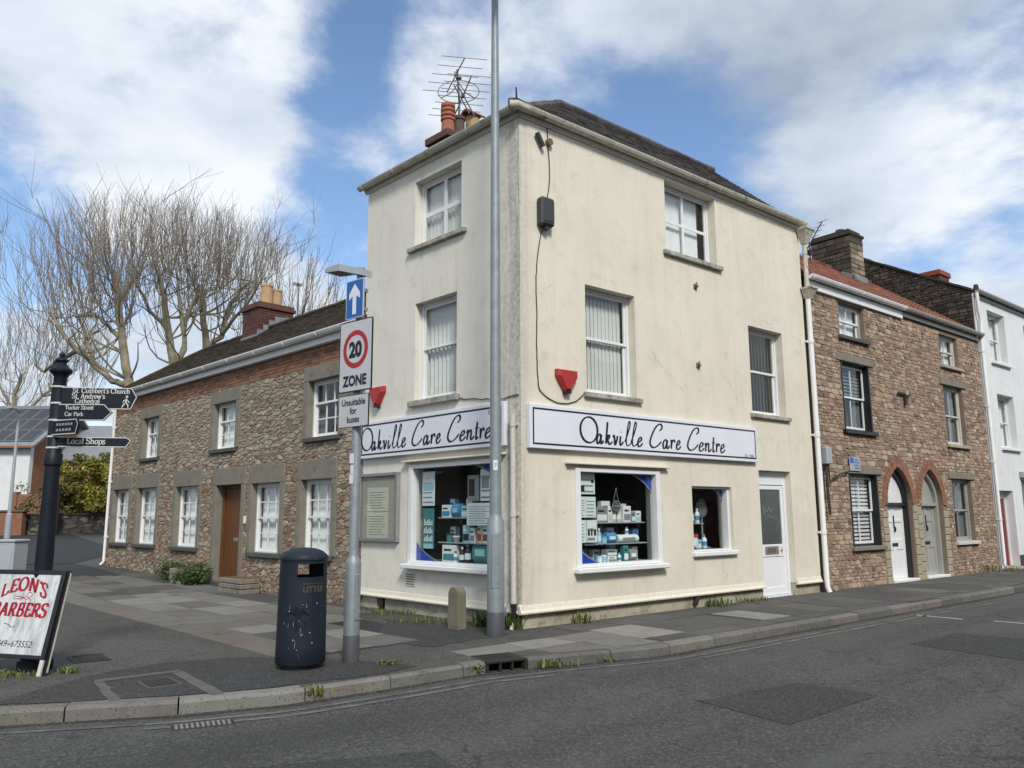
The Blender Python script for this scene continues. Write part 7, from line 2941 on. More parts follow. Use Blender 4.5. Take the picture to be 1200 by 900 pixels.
def on_bin(r, a0):
    return lambda x, z: (r * math.cos(a0 + x / r), r * math.sin(a0 + x / r), z)


b = MB()
font_text(b, 'LITTER', .088, 0, .845, 0, bold=.003, put=on_bin(.2835, phi + .06))
ribbon(b, [(x, .935) for x in [-.15 + .3 * i / 10 for i in range(11)]], .006, .006, 0, put=on_bin(.282, phi + .06))
b.build('lettering', M['gold'], bn, fix=False)
b = MB()
rg = random.Random(5)
for i in range(20):
    x, z = rg.gauss(-.15, .09), rg.uniform(.22, .75)
    if rg.random() < .35:
        L = rg.uniform(.02, .10)
        ribbon(b, [(x, z), (x + rg.uniform(-.004, .004), z - L * .5), (x + rg.uniform(-.008, .008), z - L)], .003, .007, 0, pen=1.57, put=on_bin(.2905, phi - .05))
    else:
        disc(b, x, z, rg.uniform(.003, .009), 0, 7, put=on_bin(.2905, phi - .05))
b.build('paint_splashes', M['cabinet'], bn, fix=False)
b = MB()
P = [(-.15 + .12 * math.cos(t) * (1 + .25 * math.sin(5 * t)), .56 + .12 * math.sin(t) * (1 + .2 * math.cos(7 * t))) for t in [i * 2 * math.pi / 28 for i in range(28)]]
put = on_bin(.2885, phi - .05)
b.add([put(x, z) for x, z in P] + [put(-.15, .56)], [(i, (i + 1) % 28, 28) for i in range(28)])
b.build('dark_smear', M['navy'], bn, fix=False)

# finger post
FP = (-5.07, 8.76, 0)
fp = thing('finger_post', 'dark blue cast iron finger post with four pointing name boards', 'signpost', FP, 0)
b = MB()
b.lathe([(.17, -.02), (.17, .10), (.15, .12), (.14, .22), (.125, .24), (.10, .28), (.092, .32), (.088, 1.2), (.075, 2.10), (.075, 2.14), (.092, 2.16), (.092, 2.27), (.078, 2.29),
         (.078, 3.03), (.068, 3.04), (.066, 3.14), (.085, 3.17), (.115, 3.195), (.118, 3.22), (.075, 3.26), (.05, 3.30), (.068, 3.325), (.066, 3.34), (.03, 3.37), (.035, 3.395), (.018, 3.42), (.0, 3.425)], n=22)
b.build('post', M['navy'], fp, smooth=True)
for z in (3.025, 2.84, 2.65, 2.468, 2.345):
    b = MB()
    b.lathe([(.0795, z - .010), (.083, z - .008), (.083, z + .008), (.0795, z + .010)], n=22)
    b.build('white_band', M['letter'], fp)


def finger(z0, z1, L, tip, az, cut, lines, x0=.06, y=-.085):
    """lines: (text, size, x, z)."""
    F = Matrix.Rotation(R_(90 - az), 4, 'Z')
    zm = (z0 + z1) / 2
    b = MB(F)
    out = [(x0, z0), (L, z0), (L + tip, zm), (L, z1), (x0, z1)] if cut == 'arrow' else [(x0, z0), (L + tip * .3, z0), (L + tip, zm + .02), (L + tip * .3, z1), (x0, z1)]
    b.prism(out, y, y + .03)
    f = b.build('finger_board', M['navy'], fp)
    b = MB(F)
    n = len(out)
    c = centroid(out)
    for i in range(n - 1):
        a, d = out[i], out[i + 1]
        l = math.hypot(d[0] - a[0], d[1] - a[1])
        nx, nz = -(d[1] - a[1]) / l * .009, (d[0] - a[0]) / l * .009
        b.add([(a[0], y - .002, a[1]), (d[0], y - .002, d[1]), (d[0] + nx, y - .002, d[1] + nz), (a[0] + nx, y - .002, a[1] + nz)], [(0, 1, 2, 3)])
    b.build('white_edge', M['letter'], f, fix=False)
    if lines:
        b = MB(F)
        for t, sz, x, z in lines:
            serif_text(b, t, sz, x, z, y - .002, bold=.17, thin=.08)
        b.build('lettering', M['letter'], f, fix=False)
    return f


f1 = finger(2.778, 3.018, .76, .085, 80, 'blunt', [("St. Cuthbert's Church", .054, .17, 2.955), ("St. Andrew's", .054, .165, 2.893), ('Cathedral', .052, .20, 2.838)])
F1 = Matrix.Rotation(R_(10), 4, 'Z')
b = MB(F1)
px, pz = .735, 2.80
for st, w in (([(.0, .10), (-.005, .05)], .03), ([(-.005, .055), (-.03, .025), (-.045, -.005)], .014), ([(-.005, .055), (.018, .03), (.022, -.005)], .014), ([(.0, .09), (.025, .065), (.035, .05)], .010), ([(.0, .09), (-.028, .075), (-.034, .052)], .010)):
    ribbon(b, [(px + x, pz + z) for x, z in st], w, w, -.0875)
disc(b, px + .004, pz + .122, .013, -.0875, 12)
b.build('walking_figure', M['letter'], f1, fix=False)
finger(2.640, 2.822, .545, .09, 86, 'arrow', [('Tucker Street', .044, .13, 2.762), ('Car Park', .044, .13, 2.690)], y=-.105)
f3 = finger(2.478, 2.640, .42, .04, 114, 'blunt', [], y=-.085)
b = MB(Matrix.Rotation(R_(-24), 4, 'Z'))
for k in range(6):
    b.box(.12 + k * .045, .15 + k * .045, -.0875, -.0866, 2.575, 2.602)
for k in range(5):
    b.box(.12 + k * .05, .155 + k * .05, -.0875, -.0866, 2.515, 2.542)
b.build('worn_lettering', M['pk_grey'], f3, fix=False, kind='stuff')
finger(2.352, 2.462, .745, .07, 80, 'blunt', [('Local Shops', .066, .15, 2.385)])

# barber's A-board
ab = thing('a_board', "weathered white A-board for Leon's barbers at the left edge", 'sign', (-4.78, 8.36, 0), R_(-17.2))
AW = 0.98
tilt = math.atan2(.225, 1.03)
FT = Matrix.Rotation(-tilt, 4, 'X')                # panel plane leaning back
H = 1.055
b = MB(FT)
for q in ((-AW, -AW + .05, .16, H), (-.05, 0, .16, H), (-AW + .051, -.051, .16, .20), (-AW + .051, -.051, H - .045, H)):
    b.box(q[0], q[1], -.012, .022, q[2], q[3], c=.005)
b.build('black_frame', M['black'], ab)
b = MB(FT)
b.box(-AW + .04, -.04, .0, .012, .19, H - .035)
pf = b.build('panel', M['boardface'], ab)
b = MB(FT)
mid = -AW / 2 - .01


def on_arc(x, z):
    t = (x - mid) / .62
    return (mid + .62 * math.sin(t), -.0016, z - .62 * (1 - math.cos(t)))


serif_text(b, "LEON'S", .135, mid, .84, 0, bold=.27, thin=.12, align='C', put=on_arc, width=.66)
serif_text(b, 'BARBERS', .135, mid - .0, .575, -.0016, bold=.27, thin=.12, align='C', width=.74, slant=.12)
for s in (1, -1):
    q = [(mid + .085 + .036 * math.cos(t), .765 + s * .032 + .026 * math.sin(t)) for t in [i * 2 * math.pi / 14 for i in range(14)]]
    ribbon(b, q, .007, .007, -.0016, closed=True)
    ribbon(b, [(mid + .055, .765 + s * .015), (mid - .02, .765 - s * .01), (mid - .12, .765 - s * .016)], .009, .009, -.0016)
b.build('red_lettering', M['crimson'], pf, fix=False)
b = MB(FT)
font_text(b, '01749~673552', .092, mid, .27, -.0016, shear=.22, squeeze=1.02)
ribbon(b, cr_spline([(mid - .16, .50), (mid - .10, .49), (mid - .05, .465), (mid + .0, .475)]), .004, .008, -.0016)
b.build('phone_lettering', M['ink'], pf, fix=False)
for x in (-AW + .03, -.025):
    b = MB(FT)
    b.box(x - .022, x + .022, -.008, .020, -.0, .159, c=.004)
    b.build('front_leg', M['offwhite'], ab)
FB = Matrix.Translation((.022, .055, 0)) @ Matrix.Rotation(-tilt * .93, 4, 'X')
for x in (-AW + .03, -.015):
    b = MB(FB)
    b.box(x - .02, x + .02, -.02, .012, .0, H - .01, c=.004)
    b.build('rear_leg', M['black'], ab)
    b = MB(FB)
    b.box(x + .0205, x + .024, -.012, .004, .03, H - .03)
    b.build('pale_edge', M['offwhite'], ab)
b = MB(FB)
b.box(-AW + .051, -.036, -.012, .0, .18, H - .03)
b.build('rear_panel', M['black'], ab)

# marker stone
ms = thing('marker_stone', 'short round topped mossy stone post against the left shop wall', 'bollard', (-.795, 11.60, 0), ROT_L)
b = MB()
prof = [(-.105, -.05), (.105, -.05), (.10, .48)] + [(.10 * math.cos(a), .48 + .10 * math.sin(a)) for a in [R_(20 * i) for i in range(1, 9)]] + [(-.10, .48)]
b.prism(prof, -.08, .08)
b.build('stone', M['bollard'], ms)
# fallen metal flap against the wall by the pipe
fl = thing('loose_sheet', 'small grey triangular sheet leaning at the foot of the corner pipe', 'sheet', pl(.30, .10), ROT_L)
b = MB()
b.add([(-.11, -.05, 0), (.05, -.05, 0), (.04, .07, .36), (-.11, -.043, 0), (.05, -.043, 0), (.04, .077, .36)], [(0, 1, 2), (5, 4, 3), (0, 3, 4, 1), (1, 4, 5, 2), (2, 5, 3, 0)])
b.build('sheet', M['galv'], fl)

# grey cabinet
cb = thing('utility_cabinet', 'pale grey steel utility cabinet behind the finger post', 'cabinet', (-7.55, 12.1, 0), R_(-6))
b = MB()
b.box(-.20, .20, -.15, .15, .0, 1.22, c=.01)
b.build('casing', M['cabinet'], cb)
b = MB()
b.box(-.215, .215, -.165, .165, 1.221, 1.26, c=.01)
b.build('lid', M['cabinet'], cb)
b = MB()
b.box(-.17, .17, -.158, -.1505, .08, 1.15, c=.003)
b.build('door', M['cabinet'], cb)

# planters by the cottage door
def trough(label, loc, w, d, h, rot):
    r = thing('stone_trough', label, 'planter', loc, rot)
    b = MB()
    z = 0
    k = 0
    while z < h - .02:
        e = min(z + h / 3, h)
        x = -w / 2
        while x < w / 2 - .02:
            x2 = min(x + rng.uniform(.14, .26), w / 2)
            b.box(x + .005, x2 - .005, -d / 2 - rng.uniform(0, .02), d / 2, z + .004, e - .004, c=.012)
            x = x2
        z = e
    b.build('stonework', M['dressed'], r)
    b = MB()
    b.box(-w / 2 + .05, w / 2 - .05, -d / 2 + .06, d / 2 - .04, h - .02, h + .01)
    b.build('soil', M['pk_brown'], r)
    return r


WCm = Matrix.Translation(COT) @ Matrix.Rotation(ROT_C, 4, 'Z')
tp = WCm @ Vector((-6.55, -.42, 0))
trough('low stone trough half hidden by green shrubs left of the cottage door', (tp.x, tp.y, 0), .55, .40, .40, ROT_C)
tp = WCm @ Vector((-3.95, -.32, 0))
trough('low rough stone trough right of the cottage door', (tp.x, tp.y, 0), 1.0, .42, .31, ROT_C)

# ================================================================== plants
def leaf_quad(mb, p, s, rg, col, up=0.3, asp=.55):
    n = Vector((rg.gauss(0, 1), rg.gauss(0, 1), rg.gauss(0, 1) + up)).normalized()
    t = n.orthogonal().normalized()
    t.rotate(Matrix.Rotation(rg.uniform(0, 6.28), 3, n))
    w = n.cross(t)
    a, c = t * s, w * s * asp
    mb.add([tuple(p - a), tuple(p - a * .1 + c), tuple(p + a), tuple(p - a * .1 - c)], [(0, 1, 2, 3)], 0, col)


def clumps(mb, centres, count, leaf, rg, tones):
    for (c, r) in centres:
        k = rg.choice(tones)
        for _ in range(count):
            d = Vector((rg.gauss(0, 1), rg.gauss(0, 1), rg.gauss(0, 1))).normalized() * (rg.random() ** .4)
            p = Vector(c) + Vector((d.x * r[0], d.y * r[1], d.z * r[2]))
            if p.z < .01:
                p.z = rg.uniform(.01, .1)
            v = k * rg.uniform(.75, 1.25)
            leaf_quad(mb, p, leaf * rg.uniform(.6, 1.3), rg, (v, v * rg.uniform(.92, 1.06), v * .9))


def shrub(name, label, cat, loc, centres, count, leaf, mat, seed, stems=4, group=None):
    rg = random.Random(seed)
    r = thing(name, label, cat, loc, 0, group)
    b = MB()
    clumps(b, centres, count, leaf, rg, (.6, .85, 1.1, 1.35))
    b.build('foliage', M[mat], r, fix=False)
    b = MB()
    for i in range(stems):
        c = centres[i % len(centres)][0]
        b.tube([(c[0] * .3, c[1] * .3, -.02), (c[0] * .7, c[1] * .7, c[2] * .5), c], [.012, .009, .004], 5)
    b.build('stem', M['twig'], r)
    return r


for (x, lab, sd_, sp_) in ((-7.25, 'dense dark green shrub growing against the cottage wall, left of the trough', 3, 1.0), (-6.15, 'dense dark green shrub between stone trough and cottage door', 4, .8)):
    q = WCm @ Vector((x, -.38, 0))
    rg = random.Random(sd_)
    cs_ = [((rg.uniform(-.45, .45) * sp_, rg.uniform(-.18, .18), rg.uniform(.08, .42)), (.22, .2, .17)) for _ in range(16)]
    shrub('green_shrub', lab, 'shrub', (q.x, q.y, 0), [((c[0] * math.cos(ROT_C) - c[1] * math.sin(ROT_C), c[0] * math.sin(ROT_C) + c[1] * math.cos(ROT_C), c[2]), r) for c, r in cs_], 130, .032, 'leaf', sd_)


def weed(label, loc, n, h, sp_, seed, mat='weed'):
    rg = random.Random(seed)
    r = thing('weed_tuft', label, 'weed', loc, 0, 'weeds at the foot of the walls and kerb')
    b = MB()
    for _ in range(n):
        a, l = rg.uniform(0, 6.28), h * rg.uniform(.5, 1.1)
        x, y = rg.gauss(0, sp_), rg.gauss(0, sp_ * .4)
        dx, dy = math.cos(a) * l * rg.uniform(.2, .7), math.sin(a) * l * rg.uniform(.2, .7)
        w = rg.uniform(.004, .010)
        px_, py_ = -math.sin(a) * w, math.cos(a) * w
        c = rg.uniform(.6, 1.4)
        dead = rg.random() < .22
        b.add([(x - px_, y - py_, 0), (x + px_, y + py_, 0), (x + dx * .5 + px_, y + dy * .5 + py_, l * .7), (x + dx * .5 - px_, y + dy * .5 - py_, l * .7), (x + dx, y + dy, l * rg.uniform(.75, 1))],
              [(0, 1, 2, 3), (3, 2, 4)], 0, (c * 2.0, c * 1.35, c) if dead else (c, c, c * .9))
    b.build('blades', M[mat], r, fix=False, kind='stuff')
    b = MB()
    for _ in range(n // 2):
        leaf_quad(b, Vector((rg.gauss(0, sp_), rg.gauss(0, sp_ * .4), rg.uniform(.01, h * .4))), rg.uniform(.012, .03), rg, (rg.uniform(.6, 1.2),) * 3)
    b.build('leaves', M[mat], r, fix=False, kind='stuff')
    return r


weed('leafy green tuft at the wall foot below the right front big window', pr(1.05, .08), 60, .20, .14, 1)
weed('tall grassy tuft beside the drain mouth on the right front', pr(4.35, .10), 90, .20, .15, 2)
weed('low green tuft under the small window near the door', pr(5.35, .10), 40, .12, .14, 3)
weed('small tuft at the doorway end of the right wall', pr(5.75, .12), 24, .10, .06, 4)
weed('bushy weed squeezed between the lamp column and stone post', pl(.58, .16), 120, .26, .11, 5, 'leaf')
weed('dark weed growing at the corner of the two shop walls', pl(.10, .10), 90, .28, .07, 6, 'leaf')
weed('spreading grass patch in front of the mossy stone post', pl(1.6, .45), 130, .08, .26, 7)
weed('grass patch by the left shop wall near the cottage', pl(2.9, .30), 130, .09, .30, 8)
weed('little tuft at the kerb in front of speed limit post', (-1.32, 8.92, 0), 60, .07, .06, 9)
weed('green tuft at the left end of the kerb beside the drain inlet', (*k_at(s_in0 - .15).xy, -.06), 50, .07, .07, 10)
weed('green tuft at the right end of the kerb beside the drain inlet', (*k_at(s_in1 + .22).xy, -.10), 110, .09, .14, 11)
weed('weed tuft at the road edge further right along the kerb', (*(k_at(s_in1 + 1.0)).xy, -.12), 50, .08, .07, 12)
weed('tuft in the kerb joint in front of litter bin', (*(k_at(s_in0 - 2.0)).xy, -.06), 40, .10, .05, 13)
weed('yellow green weed by the foot of the barber board', (-4.58, 8.55, 0), 50, .08, .05, 14)
weed('grass growing under the barber board', (-5.25, 8.42, 0), 160, .06, .20, 15)
weed('grassy weeds at the foot of the second rubble cottage', pr(16.3, .12), 150, .24, .42, 16)
weed('low weeds at the foot of the cottage wall near its left end', tuple(WCm @ Vector((-8.9, -.15, 0.02))), 140, .16, .5, 17)
# moss and litter of earth along the kerb foot: nobody could count it
rg = random.Random(77)
b = MB()
for _ in range(900):
    s = rg.uniform(3.0, acc[-1] - 4)
    if rg.random() < noise.noise(Vector((s * .8, 0, 3))) * .5 + .5:
        p = k_off(s, rg.uniform(.005, .05) + abs(rg.gauss(0, .02)))
        w = rg.uniform(.006, .022)
        z = -.12 + .002
        a = rg.uniform(0, 6.28)
        P = [(p.x + w * math.cos(a + t), p.y + w * math.sin(a + t), z) for t in (0, 1.6, 3.1, 4.7)]
        b.add(P + [(p.x, p.y, z + w * .5)], [(0, 1, 4), (1, 2, 4), (2, 3, 4), (3, 0, 4)])
b.build('kerb_moss', M['moss'], None, kind='stuff', fix=False)


# bare plane trees ----------------------------------------------------------
CROWN = [(-.72, .20), (-.669, .29), (-.623, .385), (-.56, .415), (-.511, .425), (-.454, .412), (-.386, .402), (-.326, .368), (-.246, .325), (-.2, .28)]


def crown_line(t):                            # the rounded outline the pollarded crowns share
    for (a, c), (d, e) in zip(CROWN, CROWN[1:]):
        if a <= t <= d:
            return c + (e - c) * (t - a) / (d - a)
    return CROWN[0][1] if t < CROWN[0][0] else CROWN[-1][1]


def plane_tree(label, Y, limbs, seed, reach, nshoot, top):
    rg = random.Random(seed)
    base = limbs[0][0]
    bx = base[0]
    r = thing('plane_tree', label, 'tree', (bx, Y, gz(bx, Y)), 0, 'bare pollarded plane trees behind the cottage')
    z0 = gz(bx, Y)
    tr, br, tw = MB(), MB(), MB()
    knuckles = []
    first = True
    for li, l in enumerate(limbs):
        r0 = (.26 if first else .145) * (1 if li < 2 else .7)
        dy = 0 if first else rg.uniform(-2.2, 2.2)
        n = len(l)
        pts = [Vector((x - bx, dy * (i / (n - 1)), z - z0)) for i, (x, z) in enumerate(l)]
        if first:
            pts = [Vector((pts[0].x + .1, 0, -.1)), Vector((pts[0].x + .05, 0, pts[0].z * .5))] + pts
        sm = []
        for a, c in zip(pts, pts[1:]):
            for k in range(3):
                q = a.lerp(c, k / 3)
                sm.append(q + Vector((rg.uniform(-.06, .06), rg.uniform(-.06, .06), rg.uniform(-.04, .04))))
        sm.append(pts[-1])
        m_ = len(sm)
        rs = [r0 * (1 - .55 * i / (m_ - 1)) for i in range(m_)]
        tr.tube([tuple(p) for p in sm], rs, 10)
        lo = m_ * (2 if first else 1) // 4
        for i in range(lo, m_, 2):
            knuckles.append((sm[i], rs[i], (sm[i] - sm[i - 1]).normalized()))
        knuckles.append((sm[-1], rs[-1], Vector((0, 0, 1))))
        first = False
    tips = []
    for (p, rad_, d) in knuckles:
        for _ in range(rg.choice((2, 2, 3))):
            a = rg.uniform(0, 6.28)
            h = Vector((math.cos(a), math.sin(a) * .9, rg.uniform(-.15, .7))).normalized()
            L = rg.uniform(1.4, 3.9) * reach
            pts = [p]
            q = p
            v = h
            for k in range(5):
                v = (v + Vector((rg.uniform(-.25, .25), rg.uniform(-.25, .25), .16 + .1 * k))).normalized()
                q = q + v * L / 5
                pts.append(q)
            rr = min(.05, rad_ * .3)
            br.tube([tuple(x) for x in pts], [rr * (1 - .6 * k / 5) for k in range(6)], 6)
            tips += [(pts[k], rr * .4) for k in (2, 3, 4, 5)]
        tips.append((p, .04))
    for _ in range(nshoot):
        p, rr = rg.choice(tips)
        if p.z + z0 < top - 7.2 and rg.random() < .85:
            continue
        p = p + Vector((rg.uniform(-.1, .1), rg.uniform(-.1, .1), rg.uniform(-.1, .1)))
        out = Vector((p.x - 0, p.y, 0))
        out = out.normalized() if out.length > .1 else Vector((0, 0, 0))
        low = rg.random() < .09
        v = (Vector((0, 0, .35 if low else 1.0)) + out * (rg.uniform(.5, 1.1) if low else rg.uniform(0, .42)) + Vector((rg.gauss(0, .2), rg.gauss(0, .2), 0))).normalized()
        lim = 1.6 + crown_line((bx + p.x) / (Y + p.y)) * (Y + p.y) - z0
        L = rg.uniform(1.4, 3.0) if low else max(.7, min(rg.uniform(2.4, 5.2), (lim - p.z) * rg.uniform(.78, 1.06)))
        pts = [p]
        q = p
        for k in range(5):
            v = (v + Vector((rg.gauss(0, .10), rg.gauss(0, .10), .02 if low else .12))).normalized()
            q = q + v * L / 5
            pts.append(q)
        tw.tube([tuple(x) for x in pts], [.0135, .0125, .011, .0095, .007, .0045], 4, cap=False)
        for _2 in range(rg.choice((1, 2, 2, 3))):
            k = rg.randint(1, 4)
            s_ = pts[k].lerp(pts[k + 1], rg.random())
            a = rg.uniform(0, 6.28)
            w = (v + Vector((math.cos(a), math.sin(a), rg.uniform(-.3, .4))) * .6).normalized()
            l2 = rg.uniform(.35, 1.2)
            tw.tube([tuple(s_), tuple(s_ + w * l2 * .5 + Vector((0, 0, .04))), tuple(s_ + w * l2 + Vector((0, 0, .12)))], [.0075, .0065, .0045], 3, cap=False)
    t = tr.build('trunk', M['bark'], r, smooth=True, fix=False)
    br.build('branches', M['bark'], r, smooth=True, fix=False)
    tw.build('crown', M['twig'], r, fix=False)
    return r


plane_tree('large bare plane tree with forked mottled trunk left of the cottage roof', 33,
           [[(-16.07, 6.0), (-16.24, 7.28), (-16.58, 8.94), (-16.84, 10.55), (-17.21, 12.0)], [(-16.22, 7.1), (-16.84, 7.17), (-17.74, 8.02), (-18.36, 8.58), (-18.94, 9.4), (-19.29, 10.0)],
            [(-16.58, 8.94), (-17.2, 9.5), (-17.72, 10.07), (-18.39, 10.22), (-19.01, 10.15)], [(-17.74, 8.02), (-18.19, 9.13), (-18.42, 10.07)], [(-16.84, 10.55), (-16.55, 11.58), (-16.23, 12.26)],
            [(-18.36, 8.58), (-19.57, 8.21), (-20.32, 7.78), (-21.02, 8.22)]], 101, 1.2, 520, 16.4)
plane_tree('bare plane tree with several upright limbs behind the middle of cottage roof', 36,
           [[(-15.44, 6.79), (-15.68, 8.63), (-16.06, 10.21), (-16.36, 11.77), (-16.62, 12.68)], [(-15.64, 7.98), (-15.16, 9.19), (-15.26, 10.74), (-15.51, 12.22)], [(-15.24, 10.41), (-14.85, 11.31), (-14.48, 11.72)], [(-16.06, 10.21), (-16.66, 10.91), (-16.97, 11.86)]],
           102, 1.1, 240, 16.6)
plane_tree('bare plane tree spreading right behind the brick cottage chimney', 37.5,
           [[(-14.6, 7.41), (-14.83, 9.92), (-15.03, 11.2), (-15.1, 12.49)], [(-14.8, 9.5), (-14.09, 10.09), (-13.79, 11.4), (-13.26, 12.39), (-12.61, 12.82)], [(-15.01, 10.98), (-15.49, 12.06), (-15.71, 12.92)], [(-14.09, 10.09), (-13.42, 10.76), (-12.46, 11.4), (-11.75, 12.25)]],
           103, 1.2, 310, 16.4)
plane_tree('thin bare tree low at the far left edge of the sky', 58,
           [[(-36.5, 4.0), (-36.6, 8.5), (-36.9, 10.5), (-36.5, 12.0)], [(-36.6, 8.0), (-34.8, 10.4), (-33.4, 11.6)], [(-36.7, 9.0), (-38.6, 11.4), (-39.4, 12.6)], [(-34.8, 10.4), (-32.2, 10.6), (-30.6, 10.2)]], 104, 1.2, 520, 15.0)
plane_tree('slender bare tree rising behind the cottage ridge next to the shop', 41,
           [[(-11.6, 6.0), (-11.7, 8.8), (-11.4, 10.6), (-11.2, 12.0)], [(-11.7, 8.5), (-10.4, 10.0), (-9.6, 11.4)], [(-11.6, 8.0), (-13.0, 9.8), (-13.8, 11.6)]], 105, 1.1, 230, 15.8)

# ================================================================== far left background
bh = thing('white_town_house', 'white rendered house with solar panels on its roof far left', 'house', (-33.5, 48, .6), 0)
b = MB()
wall_cells(b, -7, 4.3, -.3, 5.2, [(.5, 2.0, 3.9, 4.75), (1.0, 2.6, 1.8, 3.2), (-3.0, -1.4, 3.9, 4.75), (-3.0, -1.4, 1.8, 3.2)], 0, .35)
b.build('wall', M['white_house'], bh)
b = MB()
b.box(-7, 3.94, 7.6, 8, -.3, 5.2)
b.build('rear_wall', M['white_house'], bh)
b = MB()
b.box(3.95, 4.302, .351, 8, -.3, 5.2)
b.prism_x([(.0, 5.2), (8, 5.2), (4.0, 7.85)], 4.0, 4.301)
b.build('brick_gable', M['brickwall'], bh)
for x0, x1, z0, z1 in ((.5, 2.0, 3.9, 4.75), (-3.0, -1.4, 3.9, 4.75)):
    sash_window(bh, None, x0, x1, z0, z1, y=.08, frame=.07, mat='white', cols=4, rows=(2,), single=True, bar=.06)
for x0, x1, z0, z1 in ((1.0, 2.6, 1.8, 3.2), (-3.0, -1.4, 1.8, 3.2)):
    sash_window(bh, None, x0, x1, z0, z1, y=.08, frame=.07, mat='white', cols=2, rows=(1, 1), bar=.06)
b = MB()
slope_slab(b, [(-7.3, -.4, 5.2), (4.7, -.4, 5.2), (4.7, 4.0, 8.0), (-7.3, 4.0, 8.0)], .12)
slope_slab(b, [(-7.3, 8.4, 5.2), (4.7, 8.4, 5.2), (4.7, 4.0, 8.0), (-7.3, 4.0, 8.0)], .12)
b.box(-7.2, 4.6, 3.85, 4.15, 7.98, 8.2)
hr = b.build('roof', M['lead'], bh)
sl = math.hypot(4.4, 2.8)
FS = Matrix.Translation((0, -.4, 5.2)) @ Matrix.Rotation(math.atan2(2.8, 4.4), 4, 'X')
for i in range(10):
    for j in range(3):
        b = MB(FS)
        x, y = -4.6 + i * .90, .5 + j * 1.50
        b.box(x, x + .86, y, y + 1.44, .05, .09)
        b.build('solar_panel', M['alu'], hr)
        b = MB(FS)
        b.box(x + .03, x + .83, y + .03, y + 1.41, .091, .095)
        b.build('solar_cells', M['solar'], hr)
b = MB()
b.box(-7.2, 4.7, -.5, -.38, 5.08, 5.2)
b.build('eave_board', M['terracotta'], bh)

bb = thing('brick_house', 'low brick building with grey slate roof beyond the green tree', 'house', (-25.5, 51, .7), R_(4))
b = MB()
wall_cells(b, -5, 2.6, -.3, 4.4, [(-2, -1, 1.2, 2.6)], 0, .35)
b.box(2.25, 2.6, .351, 6, -.3, 4.4)
b.build('wall', M['brickwall'], bb)
b = MB()
slope_slab(b, [(-5.3, -.3, 4.4), (2.9, -.3, 4.4), (2.9, 3.2, 7.0), (-5.3, 3.2, 7.0)], .1)
slope_slab(b, [(-5.3, 6.6, 4.4), (2.9, 6.6, 4.4), (2.9, 3.2, 7.0), (-5.3, 3.2, 7.0)], .1)
rf = b.build('roof', M['lead'], bb)
b = MB()
b.box(1.5, 2.3, 2.6, 3.6, 6.0, 8.0)
b.build('chimney', M['brickwall'], bb)
b = MB()
b.box(-2, -1, .05, .09, 1.2, 2.6)
b.build('window', M['solar'], bb)

bw = thing('brick_wall', 'orange brick garden wall below the green tree far left', 'wall', (-25.6, 46.6, .62), 0)
b = MB()
for i in range(3):
    b.box(-3.3 + i * 2.4, -1.15 + i * 2.4, .05, .3, -.2, 2.25)
b.build('panel', M['brickwall'], bw)
for i in range(4):
    b = MB()
    b.box(-3.55 + i * 2.4, -3.31 + i * 2.4, 0, .35, -.2, 2.4)
    b.build('pier', M['brickwall'], bw)
b = MB()
b.lathe([(.0, 0), (.22, .03), (.26, .14), (.2, .25), (.0, .3)], n=12)
ly = b.build('yellow_lamp', M['paperyellow'], None)
ly.parent = bw
ly.location = (1.95, -.12, 2.0)

sw = thing('stone_wall', 'dark low rubble stone wall across the far end of the lane', 'wall', (-28.0, 44.4, .58), 0)
b = MB()
b.box(-9, 7.6, .05, .45, -.3, 1.05)
w_ = b.build('core', M['mortar_d'], sw)
polys = rubble_cells(-9, 7.6, -.1, 1.05, [], .42, .17, rng, wvar=.8)
g = MB()
for p in polys:
    stone_geo(g, p, .015, rng.uniform(-.02, .02), pick([(.11, .10, .085), (.15, .135, .11), (.085, .08, .07), (.18, .16, .13)], rng, .2), rng)
gm = Matrix.Translation((0, .045, 0))
g.v = [tuple(gm @ Vector(v)) for v in g.v]
g.build('rubble_infill', M['stone'], w_, kind='stuff', fix=False)
b = MB()
for i in range(24):
    b.box(-9 + i * .69, -8.98 + i * .69 + .64, -.02, .5, 1.055, 1.17, c=.02)
b.build('coping', M['mortar_d'], sw)
bp = thing('brick_pier', 'short orange brick gate pier at far left behind the lamp pole', 'pier', (-27.6, 43.9, .58), 0)
b = MB()
b.box(-.9, .9, -.2, .2, -.2, 1.25)
b.build('pier', M['brickwall'], bp)
b = MB()
b.box(-1.0, 1.0, -.27, .27, 1.251, 1.36, c=.02)
b.build('cap', M['concrete'], bp)

lp2 = thing('lamp_post', 'thin pale grey lamp pole far down the lane at left', 'lamp post', (-25.1, 40, .5), 0)
b = MB()
b.lathe([(.14, -.1), (.14, 1.2), (.09, 1.25), (.06, 6.3)], n=12)
b.build('pole', M['cabinet'], lp2, smooth=True)
b = MB()
b.tube([(0, 0, 6.25), (.05, -.1, 6.4), (.1, -.5, 6.45)], .05, 6)
b.box(-.05, .2, -1.0, -.4, 6.4, 6.5, c=.02)
b.build('lantern', M['cabinet'], lp2)

nb = thing('notice_board', 'tall dark framed notice board standing by the far stone wall', 'notice board', (-25.1, 43.6, .58), 0)
b = MB()
for x in (-.42, .38):
    b.box(x, x + .06, -.04, .04, -.1, 2.7)
b.box(-.36, .38, -.04, .04, 2.62, 2.7)
b.box(-.36, .38, -.03, .03, .9, 2.61)
b.build('frame', M['black'], nb)
b = MB()
b.box(-.26, .28, -.05, -.031, 1.0, 2.5)
b.build('poster_sheet', M['pk_grey'], nb)

